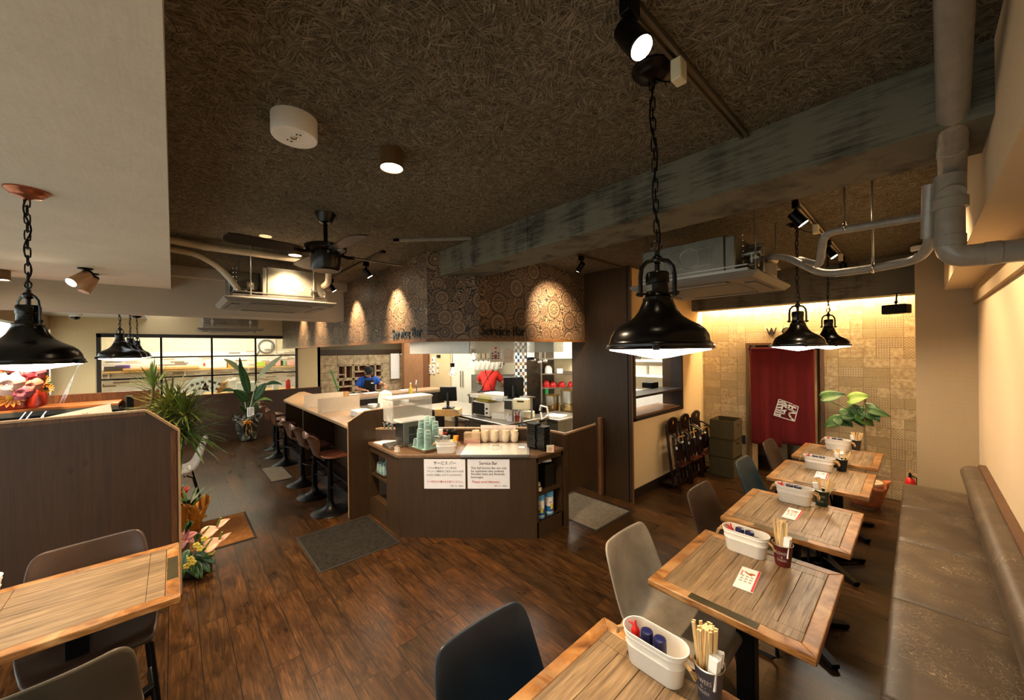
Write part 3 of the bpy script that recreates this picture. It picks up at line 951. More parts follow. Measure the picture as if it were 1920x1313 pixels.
# ------------------------------------------------------------------ dining tables, chairs, bench on the right
def table_parts(root, w=0.62, l=0.70, two=True):
    """top 0.72 high; boards run along Y"""
    x, y, z0, z1, r = w / 2, l / 2, 0.688, 0.72, 0.052
    c = 0.006
    # mitred rim with rounded lower edge
    mb = MB()
    def board(p):
        mb.prism(p, z0, z1)
    g = 0.0008
    board([(-x, -y), (x, -y), (x - r, -y + r - g), (-x + r, -y + r - g)])
    board([(x, -y + g), (x, y - g), (x - r, y - r), (x - r, -y + r)])
    board([(x, y), (-x, y), (-x + r, y - r + g), (x - r, y - r + g)])
    board([(-x, y - g), (-x, -y + g), (-x + r, -y + r), (-x + r, y - r)])
    mb.build('rim', M['rim'], root, bevel=0.004)
    mb = MB()
    xi, yi, bw = x - r, y - r, 0.062
    for s in (-1, 1):
        mb.bx(-xi, xi, s * yi - (bw if s > 0 else 0) + 0.0005, s * yi + (0 if s > 0 else bw) - 0.0005, z0 + 0.004, z1 - 0.0006)
    n = 6
    for i in range(n):
        a = -xi + 2 * xi * i / n
        mb.bx(a + 0.0007, a + 2 * xi / n - 0.0007, -yi + bw + 0.0008, yi - bw - 0.0008, z0 + 0.004, z1 - 0.0006)
    mb.build('tabletop', M['oak'], root, bevel=0.0012, seg=1)
    for s in (-1, 1):
        MB().bx(-0.13, 0.13, s * (y - r / 2) - 0.021, s * (y - r / 2) + 0.021, z1 - 0.003, z1 + 0.0012).build('metal_inlay', M['inlay'], root, bevel=0.001, seg=1)
    MB().box((0, 0, 0.36), (0.075, 0.075, 0.64)).box((0, 0, 0.683), (0.34, 0.34, 0.012)).build('pedestal', M['black'], root, bevel=0.004)
    for k in range(4):
        a = PI / 4 + k * PI / 2
        mb = MB(Matrix.Rotation(a, 4, 'Z'))
        vs = [(0.0, -0.035, 0.02), (0.33, -0.022, 0.012), (0.33, 0.022, 0.012), (0.0, 0.035, 0.02), (0.0, -0.035, 0.075), (0.33, -0.022, 0.034), (0.33, 0.022, 0.034), (0.0, 0.035, 0.075)]
        mb.add(vs, [(0, 3, 2, 1), (4, 5, 6, 7), (0, 1, 5, 4), (1, 2, 6, 5), (2, 3, 7, 6), (3, 0, 4, 7)])
        mb.lathe([(0.022, 0.0), (0.022, 0.014)], 10, Matrix.Translation((0.31, 0, 0)))
        mb.build('foot', M['black'], root, bevel=0.003)
    return root

M['inlay'] = pm('dark_green_inlay', '#453f2c', 0.35, 0.4, var=0.3, vs=6)
TX = -0.555
TY = [0.925, 1.982, 2.926, 3.985, 4.89]
TL = [0.69, 0.69, 0.70, 0.68, 0.68]
tnames = ['weathered wooden table nearest the camera, beside the navy chair',
          'weathered wooden table beside the grey chair, dark red chopstick pot on it',
          'weathered wooden table beside the first brown chair, dark green pot on it',
          'weathered wooden table beside the teal chair, black chopstick pot on it',
          'weathered wooden table farthest along the bench, before the tiled wall']
tproto = thing('dining_table', tnames[0], 'table', (TX, TY[0], 0), 0, 'wooden tables along the bench')
table_parts(tproto)
for i in range(1, 5):
    dup(tproto, (TX, TY[i], 0), 0, tnames[i])

# moulded bucket chairs, facing +X in their own frame
def chair_shell():
    # side profile: x back-to-front, z up ; centre line
    prof = [(0.235, 0.425), (0.225, 0.452), (0.19, 0.462), (0.10, 0.452), (0.0, 0.440), (-0.09, 0.436), (-0.155, 0.448), (-0.20, 0.485), (-0.228, 0.55), (-0.252, 0.64), (-0.275, 0.73), (-0.292, 0.79), (-0.298, 0.812)]
    hw = [0.185, 0.20, 0.208, 0.222, 0.232, 0.236, 0.236, 0.233, 0.228, 0.222, 0.214, 0.200, 0.165]
    lift = [0.0, 0.002, 0.006, 0.02, 0.034, 0.045, 0.055, 0.06, 0.055, 0.045, 0.035, 0.026, 0.02]
    m = len(prof)
    def fn(u, v):
        k = v * (m - 1)
        i = min(int(k), m - 2)
        f = k - i
        L = lambda a: a[i] * (1 - f) + a[i + 1] * f
        x = prof[i][0] * (1 - f) + prof[i + 1][0] * f
        z = prof[i][1] * (1 - f) + prof[i + 1][1] * f
        t = 2 * u - 1
        dx, dz = prof[i + 1][0] - prof[i][0], prof[i + 1][1] - prof[i][1]
        n = Vector((dz, 0, -dx)).normalized()
        if n.z < 0 and i < 6:
            n = -n
        if i >= 6 and n.x < 0:
            n = -n
        e = L(lift) * abs(t) ** 2.4
        return (x + n.x * e, t * L(hw), z + n.z * e)
    return MB().grid(fn, 12, m - 1)

def make_chair(label, mat_, group='bucket chairs at the tables', legmat=None):
    root = thing('dining_chair', label, 'chair', (0, 0, 0), 0, group)
    o = chair_shell().build('seat_shell', mat_, root, solid=0.014, subdiv=2)
    chair_legs(root, legmat or M['black'])
    return root

def chair_legs(root, lm):
    for s in (-1, 1):
        y0, y1 = s * 0.17, s * 0.215
        pts = []
        raw = [(0.13, y0, 0.438), (0.19, y0 * 1.1, 0.40), (0.235, y1, 0.03), (0.21, y1, 0.012), (-0.21, y1, 0.012), (-0.235, y1, 0.03), (-0.155, y0 * 1.1, 0.40), (-0.10, y0, 0.430)]
        MB().tube(raw, 0.0095, 8).build('sled_leg', lm, root)
    MB().tube([(0.10, -0.17, 0.43), (0.10, 0.17, 0.43)], 0.008, 8).tube([(-0.08, -0.17, 0.424), (-0.08, 0.17, 0.424)], 0.008, 8).build('seat_brace', lm, root)

CX0 = -0.80
ch = make_chair('navy blue bucket chair at the nearest table', M['blue_l'])
ch.location = (CX0, 0.815, 0)
def chair_copy(y, label, m, x=CX0, rz=0.0):
    c = dup(ch, (x, y, 0), rz, label)
    for k in kids(c):
        if k.name.startswith('seat_shell'):
            k.data = k.data.copy()
            k.data.materials[0] = m
    return c
chair_copy(1.79, 'grey bucket chair at the table with the dark red pot', M['grey_l'])
chair_copy(2.745, 'brown bucket chair at the table with the dark green pot', M['brown_l'], CX0 + 0.01)
chair_copy(3.70, 'teal bucket chair at the table with the black pot', M['teal_l'], CX0 + 0.02)
chair_copy(4.60, 'brown bucket chair nearest the red door curtain', M['brown_l'], CX0)

# bench: dark plinth, three cushions with seams, roll-top back pad and timber cap
bench = thing('bench', 'long brown leather bench seat along the right wall', 'bench', (0.10, 2.6, 0))
mb = MB().bx(-0.16, 0.21, -3.4, 2.79, 0.0, 0.345)
mb.build('plinth', M['darkbrown'], bench)
ys = [5.385, 4.62, 3.80, 2.905, 2.05, 1.2, 0.3, -0.6]
def cushion(y0, y1):
    x0, x1, z0, z1 = -0.215, 0.212, 0.345, 0.43
    L = y1 - y0
    def fn(u, v):
        a = v * 2 * PI
        # rounded cross-section (superellipse) in XZ
        ca, sa = math.cos(a), math.sin(a)
        k = 2 / 7
        x = (x0 + x1) / 2 + (x1 - x0) / 2 * math.copysign(abs(ca) ** k, ca)
        z = (z0 + z1) / 2 + (z1 - z0) / 2 * math.copysign(abs(sa) ** k, sa)
        e = min(u, 1 - u) * L
        puff = 1 - math.exp(-e / 0.012)
        z = (z0 + z1) / 2 + (z - (z0 + z1) / 2) * (0.62 + 0.38 * puff)
        return (x, y0 + u * L, z)
    mb = MB()
    us = [0, 0.004, 0.012, 0.03, 0.07, 0.15, 0.3, 0.5, 0.7, 0.85, 0.93, 0.97, 0.988, 0.996, 1]
    n = 40
    vs = [fn(u, k / n) for u in us for k in range(n)]
    fs = [(j * n + k, j * n + (k + 1) % n, (j + 1) * n + (k + 1) % n, (j + 1) * n + k) for j in range(len(us) - 1) for k in range(n)]
    fs += [tuple(range(n - 1, -1, -1)), tuple((len(us) - 1) * n + k for k in range(n))]
    return mb.add(vs, fs)
for a, b in zip(ys[1:], ys[:-1]):
    cushion(a - 2.6 + 0.001, b - 2.6 - 0.001).build('seat_cushion', M['bench'], bench)
mb = MB()
pts = []
for i in range(25):
    a = -PI / 2 + PI * i / 24
    pts.append((0.185 - 0.055 * math.cos(a), 0.755 + 0.05 * math.sin(a)))
sec = [(0.232, 0.50), (0.165, 0.50)] + [(0.168, 0.60), (0.155, 0.67)] + [(0.188 - 0.062 * math.cos(a), 0.735 + 0.06 * math.sin(a)) for a in [(-0.6 + 2.17 * i / 10) for i in range(11)]] + [(0.232, 0.795)]
vs = []
for y in (-3.3, 2.27):
    vs += [(p[0], y, p[1]) for p in sec]
n = len(sec)
mb.add(vs, [(i, (i + 1) % n, n + (i + 1) % n, n + i) for i in range(n)] + [tuple(range(n - 1, -1, -1)), tuple(range(n, 2 * n))])
mb.build('back_pad', M['bench'], bench, angle=60)
MB().bx(0.222, 0.262, -3.3, 2.275, 0.79, 0.812).build('timber_cap', M['part_trim'], bench, bevel=0.002)
MB().bx(0.212, 0.262, -3.3, 2.275, 0.36, 0.505).build('back_rail', M['part_trim'], bench)

# ------------------------------------------------------------------ table ware
def oval(r0, r1, z0, z1, n=40, wall=0.0025):
    pass
def caddy_mb():
    mb = MB()
    n = 48
    def ring(a, b, z):
        out = []
        L = a - b
        for i in range(n):
            t = 2 * PI * i / n
            c, s = math.cos(t), math.sin(t)
            out.append((math.copysign(L, c) * (1 if abs(c) > 1e-6 else 0) + b * c, b * s, z))
        return out
    rows = [ring(0.088, 0.036, 0), ring(0.090, 0.038, 0.003), ring(0.0993, 0.0433, 0.064), ring(0.1025, 0.0465, 0.068), ring(0.1003, 0.0443, 0.073), ring(0.1050, 0.0472, 0.094), ring(0.1078, 0.0495, 0.098), ring(0.1062, 0.048, 0.102), ring(0.108, 0.0485, 0.108), ring(0.1105, 0.051, 0.112), ring(0.1105, 0.051, 0.115), ring(0.107, 0.0475, 0.115), ring(0.0865, 0.0345, 0.004)]
    vs = [p for r in rows for p in r]
    fs = [(j * n + k, j * n + (k + 1) % n, (j + 1) * n + (k + 1) % n, (j + 1) * n + k) for j in range(len(rows) - 1) for k in range(n)]
    fs += [tuple(range(n - 1, -1, -1)), tuple((len(rows) - 1) * n + k for k in range(n))]
    return mb.add(vs, fs)

where = ['on the table nearest the camera', 'on the table with the dark red pot', 'on the table with the dark green pot', 'on the table with the black pot', 'on the farthest table by the tiled wall']
cad = thing('condiment_tub', 'white oval metal condiment tub ' + where[0], 'tub', (0, 0, 0), 0, 'white condiment tubs')
caddy_mb().build('tub_body', M['white_metal'], cad, angle=50)
for s in (-1, 1):
    pts = [(s * 0.106, 0.016, 0.098), (s * 0.124, 0.020, 0.090), (s * 0.134, 0.012, 0.066), (s * 0.134, -0.012, 0.062), (s * 0.124, -0.020, 0.088), (s * 0.106, -0.016, 0.098)]
    MB().tube(pts, lambda i: 0.0062, 8).build('rope_handle', M['rope'], cad)
CADX = [(-0.605, 1.185, 0.0), (-0.622, 2.215, -0.02), (-0.588, 3.165, 0.0), (-0.595, 4.165, 0.0), (-0.575, 5.085, -0.03)]
for i, (x, y, r) in enumerate(CADX):
    if i == 0:
        cad.location = (x, y, 0.7205)
        cad.rotation_euler = (0, 0, r)
    else:
        dup(cad, (x, y, 0.7205), r, 'white oval metal condiment tub ' + where[i])

def shaker_proto():
    root = thing('spice_shaker', '', 'shaker')
    MB().lathe([(0.018, 0), (0.0195, 0.003), (0.0195, 0.068), (0.0188, 0.07)], 20).build('shaker_glass', M['brownglass'], root)
    MB().lathe([(0.0208, 0.062), (0.0208, 0.108), (0.019, 0.114), (0.012, 0.1165)], 20).build('shaker_cap', M['navy'], root, bevel=0)
    return root
M['brownglass'] = pm('brown_jar', '#20161a', 0.15, var=0.15)
M['redbottle'] = pm('pale_red_bottle', '#a24028', 0.3, var=0.1)
M['cork'] = pm('speckled_wood', '#a8693c', 0.6, var=0.3, vs=120)
shk = shaker_proto()
red = thing('sauce_bottle', '', 'bottle')
MB().lathe([(0.019, 0), (0.020, 0.004), (0.020, 0.062), (0.012, 0.078)], 18).build('bottle_body', M['brownglass'], red)
mb = MB().lathe([(0.0145, 0.074), (0.015, 0.092), (0.010, 0.100), (0.005, 0.108), (0.003, 0.124)], 16)
mb.tube([(0, 0, 0.096), (-0.010, 0, 0.108), (-0.024, 0, 0.112)], 0.0045, 8)
mb.build('red_spout_cap', M['red'], red)
ball = tag(MB().sph((0, 0, 0.02), 0.02, (1, 1, 1), 16, 10).build('wooden_ball', M['cork']), '', 'ball')
for i, (x, y, r) in enumerate(CADX):
    w = where[i]
    R = Matrix.Rotation(r, 4, 'Z')
    def at(dx, dy):
        p = R @ Vector((dx, dy, 0))
        return (x + p.x, y + p.y, 0.7205 + 0.0045)
    specs = [(red, (-0.070, 0.0), 'red-capped sauce bottle in the tub ' + w, 'red-capped bottles'),
             (shk, (-0.026, -0.003), 'navy-capped spice shaker beside the red-capped bottle, ' + w, 'navy-capped shakers'),
             (shk, (0.020, -0.004), 'navy-capped spice shaker nearer the chopstick pot, ' + w, 'navy-capped shakers')]
    if i == 0:
        specs.append((ball, (0.066, -0.002), 'speckled brown ball in the white tub ' + w, None))
    for src, (dx, dy), lab, grp in specs:
        if i == 0 and src['label'] == '':
            src.location = at(dx, dy)
            src['label'] = lab
            if grp:
                src['group'] = grp
        else:
            dup(src, at(dx, dy), 0.3 * i, lab, grp)

# chopstick pots
def pot_mb():
    return MB().lathe([(0.031, 0), (0.0315, 0.002), (0.0425, 0.100), (0.0445, 0.103), (0.0445, 0.1055), (0.0415, 0.106), (0.030, 0.004)], 28)
def pot(i, x, y, m, name, rimm=None, rz=-0.6):
    root = thing('chopstick_pot', name, 'pot', (x, y, 0.7205), 0, 'metal chopstick pots')
    pot_mb().build('pot_body', m, root, angle=50)
    MB().torus((0, 0, 0.1045), 0.0432, 0.0022, n=28).build('pot_rim', M['steel'], root)
    if i < 3:
        # lettering wrapped round the front
        for (s_, z, hgt, arc) in (('FLOWERS', 0.068, 0.015, 1.5), ('- & -', 0.050, 0.010, 0.7), ('GARDEN', 0.034, 0.011, 1.15)):
            wdt = arc * 0.038
            me = textmesh(s_, width=wdt, height=hgt)
            for v in me.vertices:
                a = -0.62 - PI / 2 + 0.62 + v.co.x / 0.038 + rz + 0.35
                zz = z + v.co.y
                rr = 0.0315 + (0.0425 - 0.0315) * zz / 0.1 + 0.0007
                v.co = (rr * math.cos(a), rr * math.sin(a), zz)
            me.materials.clear()
            me.materials.append(M['potprint'])
            o = bpy.data.objects.new('pot_lettering', me)
            COL.objects.link(o)
            o.parent = root
    return root
M['potprint'] = pm('pale_print', '#b9a9a0', 0.8)
potc = [('#4a4650', 'dark grey'), ('#5e1f1c', 'dark red'), ('#1d3324', 'dark green'), ('#15171a', 'black'), ('#3a3a38', 'charcoal')]
POTS = [(-0.445, 1.215), (-0.462, 2.222), (-0.452, 3.243), (-0.458, 4.262), (-0.445, 5.225)]
stick = MB()
stick.add([(-0.0030, -0.0018, 0), (0.0030, -0.0018, 0), (0.0030, 0.0018, 0), (-0.0030, 0.0018, 0), (-0.0048, -0.0024, 0.21), (0.0048, -0.0024, 0.21), (0.0048, 0.0024, 0.21), (-0.0048, 0.0024, 0.21)],
          [(0, 3, 2, 1), (4, 5, 6, 7), (0, 1, 5, 4), (1, 2, 6, 5), (2, 3, 7, 6), (3, 0, 4, 7)])
stick_me = stick.mesh('chopstick', M['bamboo'], False)
pk = MB()
for k in range(5):
    pk.box((0, (k - 2) * 0.0026, 0.048 + 0.002 * (k % 2)), (0.026, 0.0022, 0.096))
pk_me = pk.mesh('paper_packet', M['paper'], False)
for i, (x, y) in enumerate(POTS):
    cname = potc[i][1]
    pot(i, x, y, pm('pot_' + cname.replace(' ', '_'), potc[i][0], 0.45, 0.2, var=0.15), '%s metal chopstick pot %s' % (cname, where[i]) if i != 1 else 'dark red metal chopstick pot lettered in pale print', rz=(-0.6, -0.26, -0.5, 0, 0)[i])
    rs = random.Random(20 + i)
    n = (34, 30, 14, 12, 12)[i]
    lean = (0.0, -0.02, 0.30, 0.34, 0.22)[i]
    side = (-1, -1, 1, 1, 1)[i]
    cx, cy = (-0.012, 0.004) if i < 2 else (0.010, 0.004)
    for k in range(n):
        if i < 2:
            r_ = 0.0255 * math.sqrt((k + 0.5) / n)
        else:
            r_ = 0.015 * math.sqrt((k + 0.5) / n)
        a = k * 2.39996
        o = bpy.data.objects.new('chopstick', stick_me)
        COL.objects.link(o)
        bx_, by_ = cx * 0.5 + r_ * math.cos(a) * 0.8, cy + r_ * math.sin(a) * 0.8
        o.location = (x + bx_, y + by_, 0.7205 + 0.0045)
        tx = (-0.03 if i < 2 else 0.0) + r_ * math.cos(a) * 3.2 + (lean if i > 1 else 0) + rs.uniform(-.02, .02)
        ty = r_ * math.sin(a) * 1.2 + rs.uniform(-.02, .02)
        o.rotation_euler = (-ty, tx, rs.uniform(0, PI))
        if i > 1:
            o.scale = (1, 1, 0.84)
        tag(o, 'pale wooden chopstick standing in the %s pot' % cname, 'chopstick', 'chopsticks in the %s pot' % cname)
    for k in range((4, 3, 2, 2, 2)[i]):
        o = bpy.data.objects.new('paper_packet', pk_me)
        COL.objects.link(o)
        if i < 2:
            px_, py_ = x + 0.015 + 0.002 * (k % 2), y - 0.006 + (k - 1.5) * 0.0105
            o.rotation_euler = (0, 0.1, 0.25 * (k - 1))
        else:
            px_, py_ = x - 0.018, y + 0.002 + (k - 0.5) * 0.014
            o.rotation_euler = (0, -0.16, 0.1)
        o.location = (px_, py_, 0.7205 + 0.050)
        tag(o, 'white paper toothpick packet standing in the %s pot' % cname, 'packet', 'paper packets in the %s pot' % cname)

# laminated menu cards
def menu_card(loc, rz, label, w=0.078, h=0.200):
    root = thing('menu_card', label, 'menu', loc, rz, 'laminated menu cards')
    MB().bx(-w / 2, w / 2, -h / 2, h / 2, 0, 0.0025).build('card', M['paper'], root)
    z = 0.0029
    mb = MB().bx(w / 2 - 0.010, w / 2 - 0.001, -h / 2 + 0.003, h / 2 - 0.003, z - 0.0006, z)
    mb.build('red_band', M['red'], root)
    mb = MB()
    for (cx, cy, rx, ry) in ((-0.004, 0.047, 0.010, 0.006), (0.012, 0.052, 0.012, 0.008), (0.006, 0.040, 0.008, 0.006), (-0.016, 0.056, 0.006, 0.005)):
        mb.lathe([(1, z - 0.0006), (1, z)], 14, Matrix.Translation((cx, cy, 0)) @ Matrix.Diagonal((rx, ry, 1, 1)))
    mb.build('dish_picture', pm('print_orange_brown', '#b8653a', 0.6, var=0.4, vs=90), root)
    mb = MB()
    for s in range(6):
        mb.bx(-0.034 + 0.002 * (s % 2), -0.026, 0.058 - s * 0.008, 0.063 - s * 0.008, z - 0.0006, z)
    mb.build('red_heading', pm('print_red', '#c8402e', 0.6), root)
    mb = MB()
    for r_ in range(3):
        for c in range(3):
            for q in range(3):
                mb.bx(-0.026 + c * 0.018 + q * 0.004, -0.0235 + c * 0.018 + q * 0.004, 0.012 - r_ * 0.024, 0.026 - r_ * 0.024 - 0.002 * q, z - 0.0006, z)
    mb.build('price_lines', pm('print_brown', '#8a6a4a', 0.7), root)
    return root
menu_card((-0.545, 1.96, 0.7212), 0.085, 'laminated menu card on the table with the dark red pot')
menu_card((-0.555, 2.935, 0.7212), 0.0, 'laminated menu card on the table with the dark green pot')
menu_card((-0.555, 3.99, 0.7212), 0.05, 'laminated menu card on the table with the black pot')
menu_card((-0.55, 5.00, 0.7212), 0.1, 'laminated menu card on the farthest table by the tiled wall')
menu_card((-0.553, 0.89, 0.7212), 0.0, 'laminated menu card on the table nearest the camera')
# ------------------------------------------------------------------ pendants
def chain_mb(z0, z1, x0=0.0, y0=0.0, x1=0.0, y1=0.0, pitch=0.034, r=0.0026):
    mb = MB()
    a, b = Vector((x0, y0, z0)), Vector((x1, y1, z1))
    L = (b - a).length
    n = max(2, int(L / pitch))
    q = (b - a).to_track_quat('Z', 'Y').to_matrix().to_4x4()
    for i in range(n):
        c = a + (b - a) * ((i + 0.5) / n)
        T = Matrix.Translation(c) @ q @ Matrix.Rotation((i % 2) * PI / 2 + 0.4, 4, 'Z')
        pts = []
        h, w = pitch * 0.68, 0.0085
        for k in range(12):
            t = 2 * PI * k / 12
            px, pz = w * math.cos(t), (h - w) * (1 if math.sin(t) > 0 else -1) + w * math.sin(t)
            if abs(math.sin(t)) < 1e-6:
                pz = 0
            pts.append(T @ Vector((px, 0, pz)))
        mb.tube(pts, r, 6, closed=True)
    return mb

def pendant(x, y, zc, label, group, R=0.178, rim=1.79, cord_to=None, canopy=True, chain_off=(0, 0), yoke=0.6, cmat=None):
    root = thing('pendant_lamp', label, 'lamp', (x, y, rim), 0, group)
    k = R / 0.178
    prof = [(0.178, 0.0), (0.180, 0.006), (0.180, 0.018), (0.172, 0.022), (0.170, 0.030), (0.166, 0.046), (0.155, 0.066), (0.135, 0.084), (0.108, 0.098), (0.083, 0.116), (0.066, 0.138), (0.055, 0.163), (0.051, 0.176), (0.051, 0.184), (0.044, 0.188), (0.038, 0.205), (0.037, 0.235), (0.040, 0.237), (0.040, 0.268), (0.036, 0.276), (0.012, 0.280)]
    inner = [(0.176, 0.0)]
    MB().lathe([(r * k, z * k) for r, z in prof], 48, cap0=False).build('shade', M['pend'], root, angle=50)
    MB().torus((0, 0, 0.006 * k), 0.179 * k, 0.0045 * k, n=48).build('shade_rim', M['pend'], root)
    # prismatic lens: shallow cone
    MB().lathe([(0.172 * k, 0.004), (0.168 * k, -0.004), (0.11 * k, -0.014), (0.04 * k, -0.028), (0.008, -0.033)], 40).build('lens', M['lens'], root)
    for c in range(3):
        a = 0.35 + c * 2 * PI / 3 + yoke
        MB(Matrix.Rotation(a, 4, 'Z')).box((0.188 * k, 0, 0.008), (0.026 * k, 0.022 * k, 0.022 * k)).cyl((0.198 * k, -0.008, 0.010), (0.198 * k, 0.008, 0.010), 0.006 * k).build('clip', M['pend'], root, bevel=0.002)
    # yoke
    A = Matrix.Rotation(yoke, 4, 'Z')
    mb = MB(A)
    for s in (-1, 1):
        pts = [(s * 0.058, 0, 0.190), (s * 0.058, 0, 0.265), (s * 0.053, 0, 0.296), (s * 0.036, 0, 0.316), (s * 0.012, 0, 0.322)]
        mb.tube([Vector(p) * k for p in pts], 0.0075 * k, 8, flat=0.45)
        mb.cyl((s * 0.036 * k, 0, 0.2 * k), (s * 0.068 * k, 0, 0.2 * k), 0.004 * k)
        mb.sph((s * 0.068 * k, 0, 0.2 * k), 0.007 * k)
    mb.sph((0, 0, 0.322 * k), 0.019 * k)
    mb.cyl((0, 0, 0.28 * k), (0, 0, 0.31 * k), 0.009 * k)
    mb.cyl((0, 0, 0.33 * k), (0, 0, 0.35 * k), 0.009 * k)
    mb.build('yoke', M['pend'], root)
    MB().torus((0, 0, 0.372 * k), 0.018 * k, 0.0035 * k, A @ Matrix.Rotation(PI / 2, 4, 'X'), n=18).build('hanging_ring', M['pend'], root)
    top = zc - rim
    dx, dy = chain_off
    chain_mb(0.388 * k, top - 0.035, 0, 0, dx, dy).build('chain', M['black'], root)
    # flex twisted round the chain
    pts = [(0.004, 0, 0.34 * k)]
    n = 26
    for i in range(n + 1):
        f = i / n
        zz = 0.39 * k + (top - 0.03 - 0.39 * k) * f
        a = f * 13
        pts.append((dx * f + 0.010 * math.cos(a), dy * f + 0.010 * math.sin(a), zz))
    MB().tube(pts, 0.0032, 6).build('flex', M['black'], root)
    if canopy:
        mb = MB().lathe([(0.066, top), (0.066, top - 0.006), (0.058, top - 0.016), (0.050, top - 0.021), (0.046, top - 0.030), (0.018, top - 0.036), (0.006, top - 0.046)], 28, Matrix.Translation((dx, dy, 0)))
        mb.build('canopy', cmat or M['bronze'], root)
    mb = MB().grid(lambda u, v: ((0.0385 * k) * math.cos(-2.4 + 0.8 * u), (0.0385 * k) * math.sin(-2.4 + 0.8 * u), (0.208 + 0.022 * v) * k), 6, 1)
    mb.build('rating_label', pm('label_grey', '#6b645a', 0.6, var=0.3, vs=80), root)
    if cord_to:
        c = Vector(cord_to) - Vector((x, y, rim))
        s = Vector((dx, dy, top - 0.02))
        m = (s + c) / 2 + Vector((0, 0, -0.05))
        pts = [s.lerp(m, t).lerp(m.lerp(c, t), t) for t in [i / 10 for i in range(11)]]
        MB().tube(pts, 0.003, 6).build('supply_cord', M['black'], root)
    return root
gR = 'black dome pendants over the bench tables'
pendant(-0.605, 1.235, ZC, 'large black dome pendant nearest the camera, over the right-hand tables', gR, R=0.170, rim=1.797, cord_to=(-0.515, 1.245, 2.70), chain_off=(-0.012, 0.0))
pendant(-0.640, 3.64, ZC, 'black dome pendant second from the camera, before the red door curtain', gR, rim=1.80, cord_to=(-0.53, 3.72, 2.70))
pendant(-0.628, 5.02, ZC, 'small-looking black dome pendant farthest along the bench tables', gR, rim=1.80, cord_to=(-0.53, 5.1, 2.70))
pendant(-2.62, -0.465, 2.525, 'black dome pendant on a copper canopy over the left front table', gR.replace('bench', 'window side'), R=0.165, rim=1.765, yoke=0.75, cmat=pm('copper_canopy', '#b06a4c', 0.3, 0.8, var=0.1))
gL = 'black dome pendants beyond the grey beam'
pendant(-6.2, -0.45, 2.46, 'first of the three black dome pendants before the wide back window', gL, rim=1.76, R=0.185)
pendant(-7.6, -0.45, 2.46, 'middle one of the three black dome pendants before the back window', gL, rim=1.76)
pendant(-9.0, -0.45, 2.46, 'farthest of the three black dome pendants before the back window', gL, rim=1.76)

# ------------------------------------------------------------------ lighting tracks and track spots
def rail(p0, p1, label, m=None, z=ZC):
    a, b = Vector(p0), Vector(p1)
    L = (b - a).length
    root = thing('lighting_track', label, 'track', (a.x, a.y, z), math.atan2(b.y - a.y, b.x - a.x), 'lighting tracks on the ceilings')
    mb = MB().bx(0, L, -0.017, -0.006, -0.020, 0).bx(0, L, 0.006, 0.017, -0.020, 0).bx(0, L, -0.017, 0.017, -0.006, 0)
    mb.build('rail', m or M['railm'], root)
    MB().bx(-0.002, 0.05, -0.019, 0.019, -0.024, 0).build('end_feed', M['black'], root)
    return root
M['railm'] = pm('bronze_rail', '#7b6f5c', 0.4, 0.7, var=0.1)
rail((-0.535, 0.35), (-0.525, 1.93), 'bronze lighting track beside the nearest large pendant')
rail((-0.535, 2.95), (-0.535, 5.70), 'bronze lighting track above the far bench tables')
rail(P(739, 449, z=ZC).xy, P(884, 445, z=ZC).xy, 'pale metal track in the middle of the dark ceiling', pm('alu_rail', '#a9a294', 0.4, 0.5))
rail((-3.45, 1.50), (-7.6, 1.55), 'lighting track parallel to the papered soffit')
rail((-2.30, 2.45), (-2.36, 3.90), 'lighting track in front of the dark wood panel')
MB_ = MB
def plug(x, y, label):
    tag(MB().box((0, 0, -0.035), (0.035, 0.05, 0.07)).build('track_adaptor', M['ivory'], loc=(x, y, ZC - 0.02), bevel=0.004), label, 'adaptor', 'track adaptors')
plug(-0.528, 1.245, 'cream track adaptor feeding the nearest large pendant')
plug(-0.534, 3.72, 'cream track adaptor feeding the second bench pendant')
plug(-0.534, 5.10, 'cream track adaptor feeding the farthest bench pendant')

def track_spot(x, y, target, power, label, m=None, z=ZC - 0.02, angle=45, group='track spotlights', body=0.030, glow=True, stem=0.05, light=True):
    root = thing('track_spotlight', label, 'spotlight', (x, y, z), 0, group)
    m = m or M['black']
    MB().box((0, 0, -0.025), (0.034, 0.055, 0.05)).cyl((0, 0, -0.05), (0, 0, -0.05 - stem), 0.010).build('adaptor', m, root, bevel=0.003)
    j = Vector((0, 0, -0.05 - stem))
    d = (Vector(target) - (Vector((x, y, z)) + j)).normalized()
    MB().cyl(j - d * 0.035, j + d * 0.065, body * 0.92, body, 20).build('lamp_head', m, root, bevel=0.003)
    MB().cyl(j + d * 0.065, j + d * 0.067, body * 0.86, body * 0.86, 20).build('lamp_glow', M['bulb'], root)
    MB().cyl(j - d * 0.01, j, 0.016, 0.016).sph(tuple(j), 0.017).build('knuckle', m, root)
    if light:
        p = Vector((x, y, z)) + j + d * 0.08
        s = spot('spot_beam', p, target, power, WARM, angle, 1.0 if angle == 74 else 0.7, 0.02)
    return root
track_spot(-0.522, 0.925, (-0.44, 0.918, 2.52), 30, 'bright black track spotlight just above the nearest pendant canopy', body=0.034)
track_spot(-0.535, 3.02, (0.36, 3.35, 1.35), 55, 'black track spotlight at the near end of the far track', body=0.034, angle=110)
track_spot(-0.535, 5.28, (-0.40, 5.6, 0.7), 30, 'black track spotlight by the farthest bench pendant', body=0.034)
track_spot(-2.31, 3.08, (-2.90, 3.29, 2.22), 100, 'small black track spotlight lighting the right face of the soffit', angle=74)
track_spot(-3.93, 1.515, (-3.88, 1.83, 2.2), 75, 'small black track spotlight aimed at the papered soffit', angle=74)
track_spot(-5.12, 1.52, (-5.09, 1.83, 2.2), 75, 'small black track spotlight half hidden by the ceiling fan pipe', angle=74)
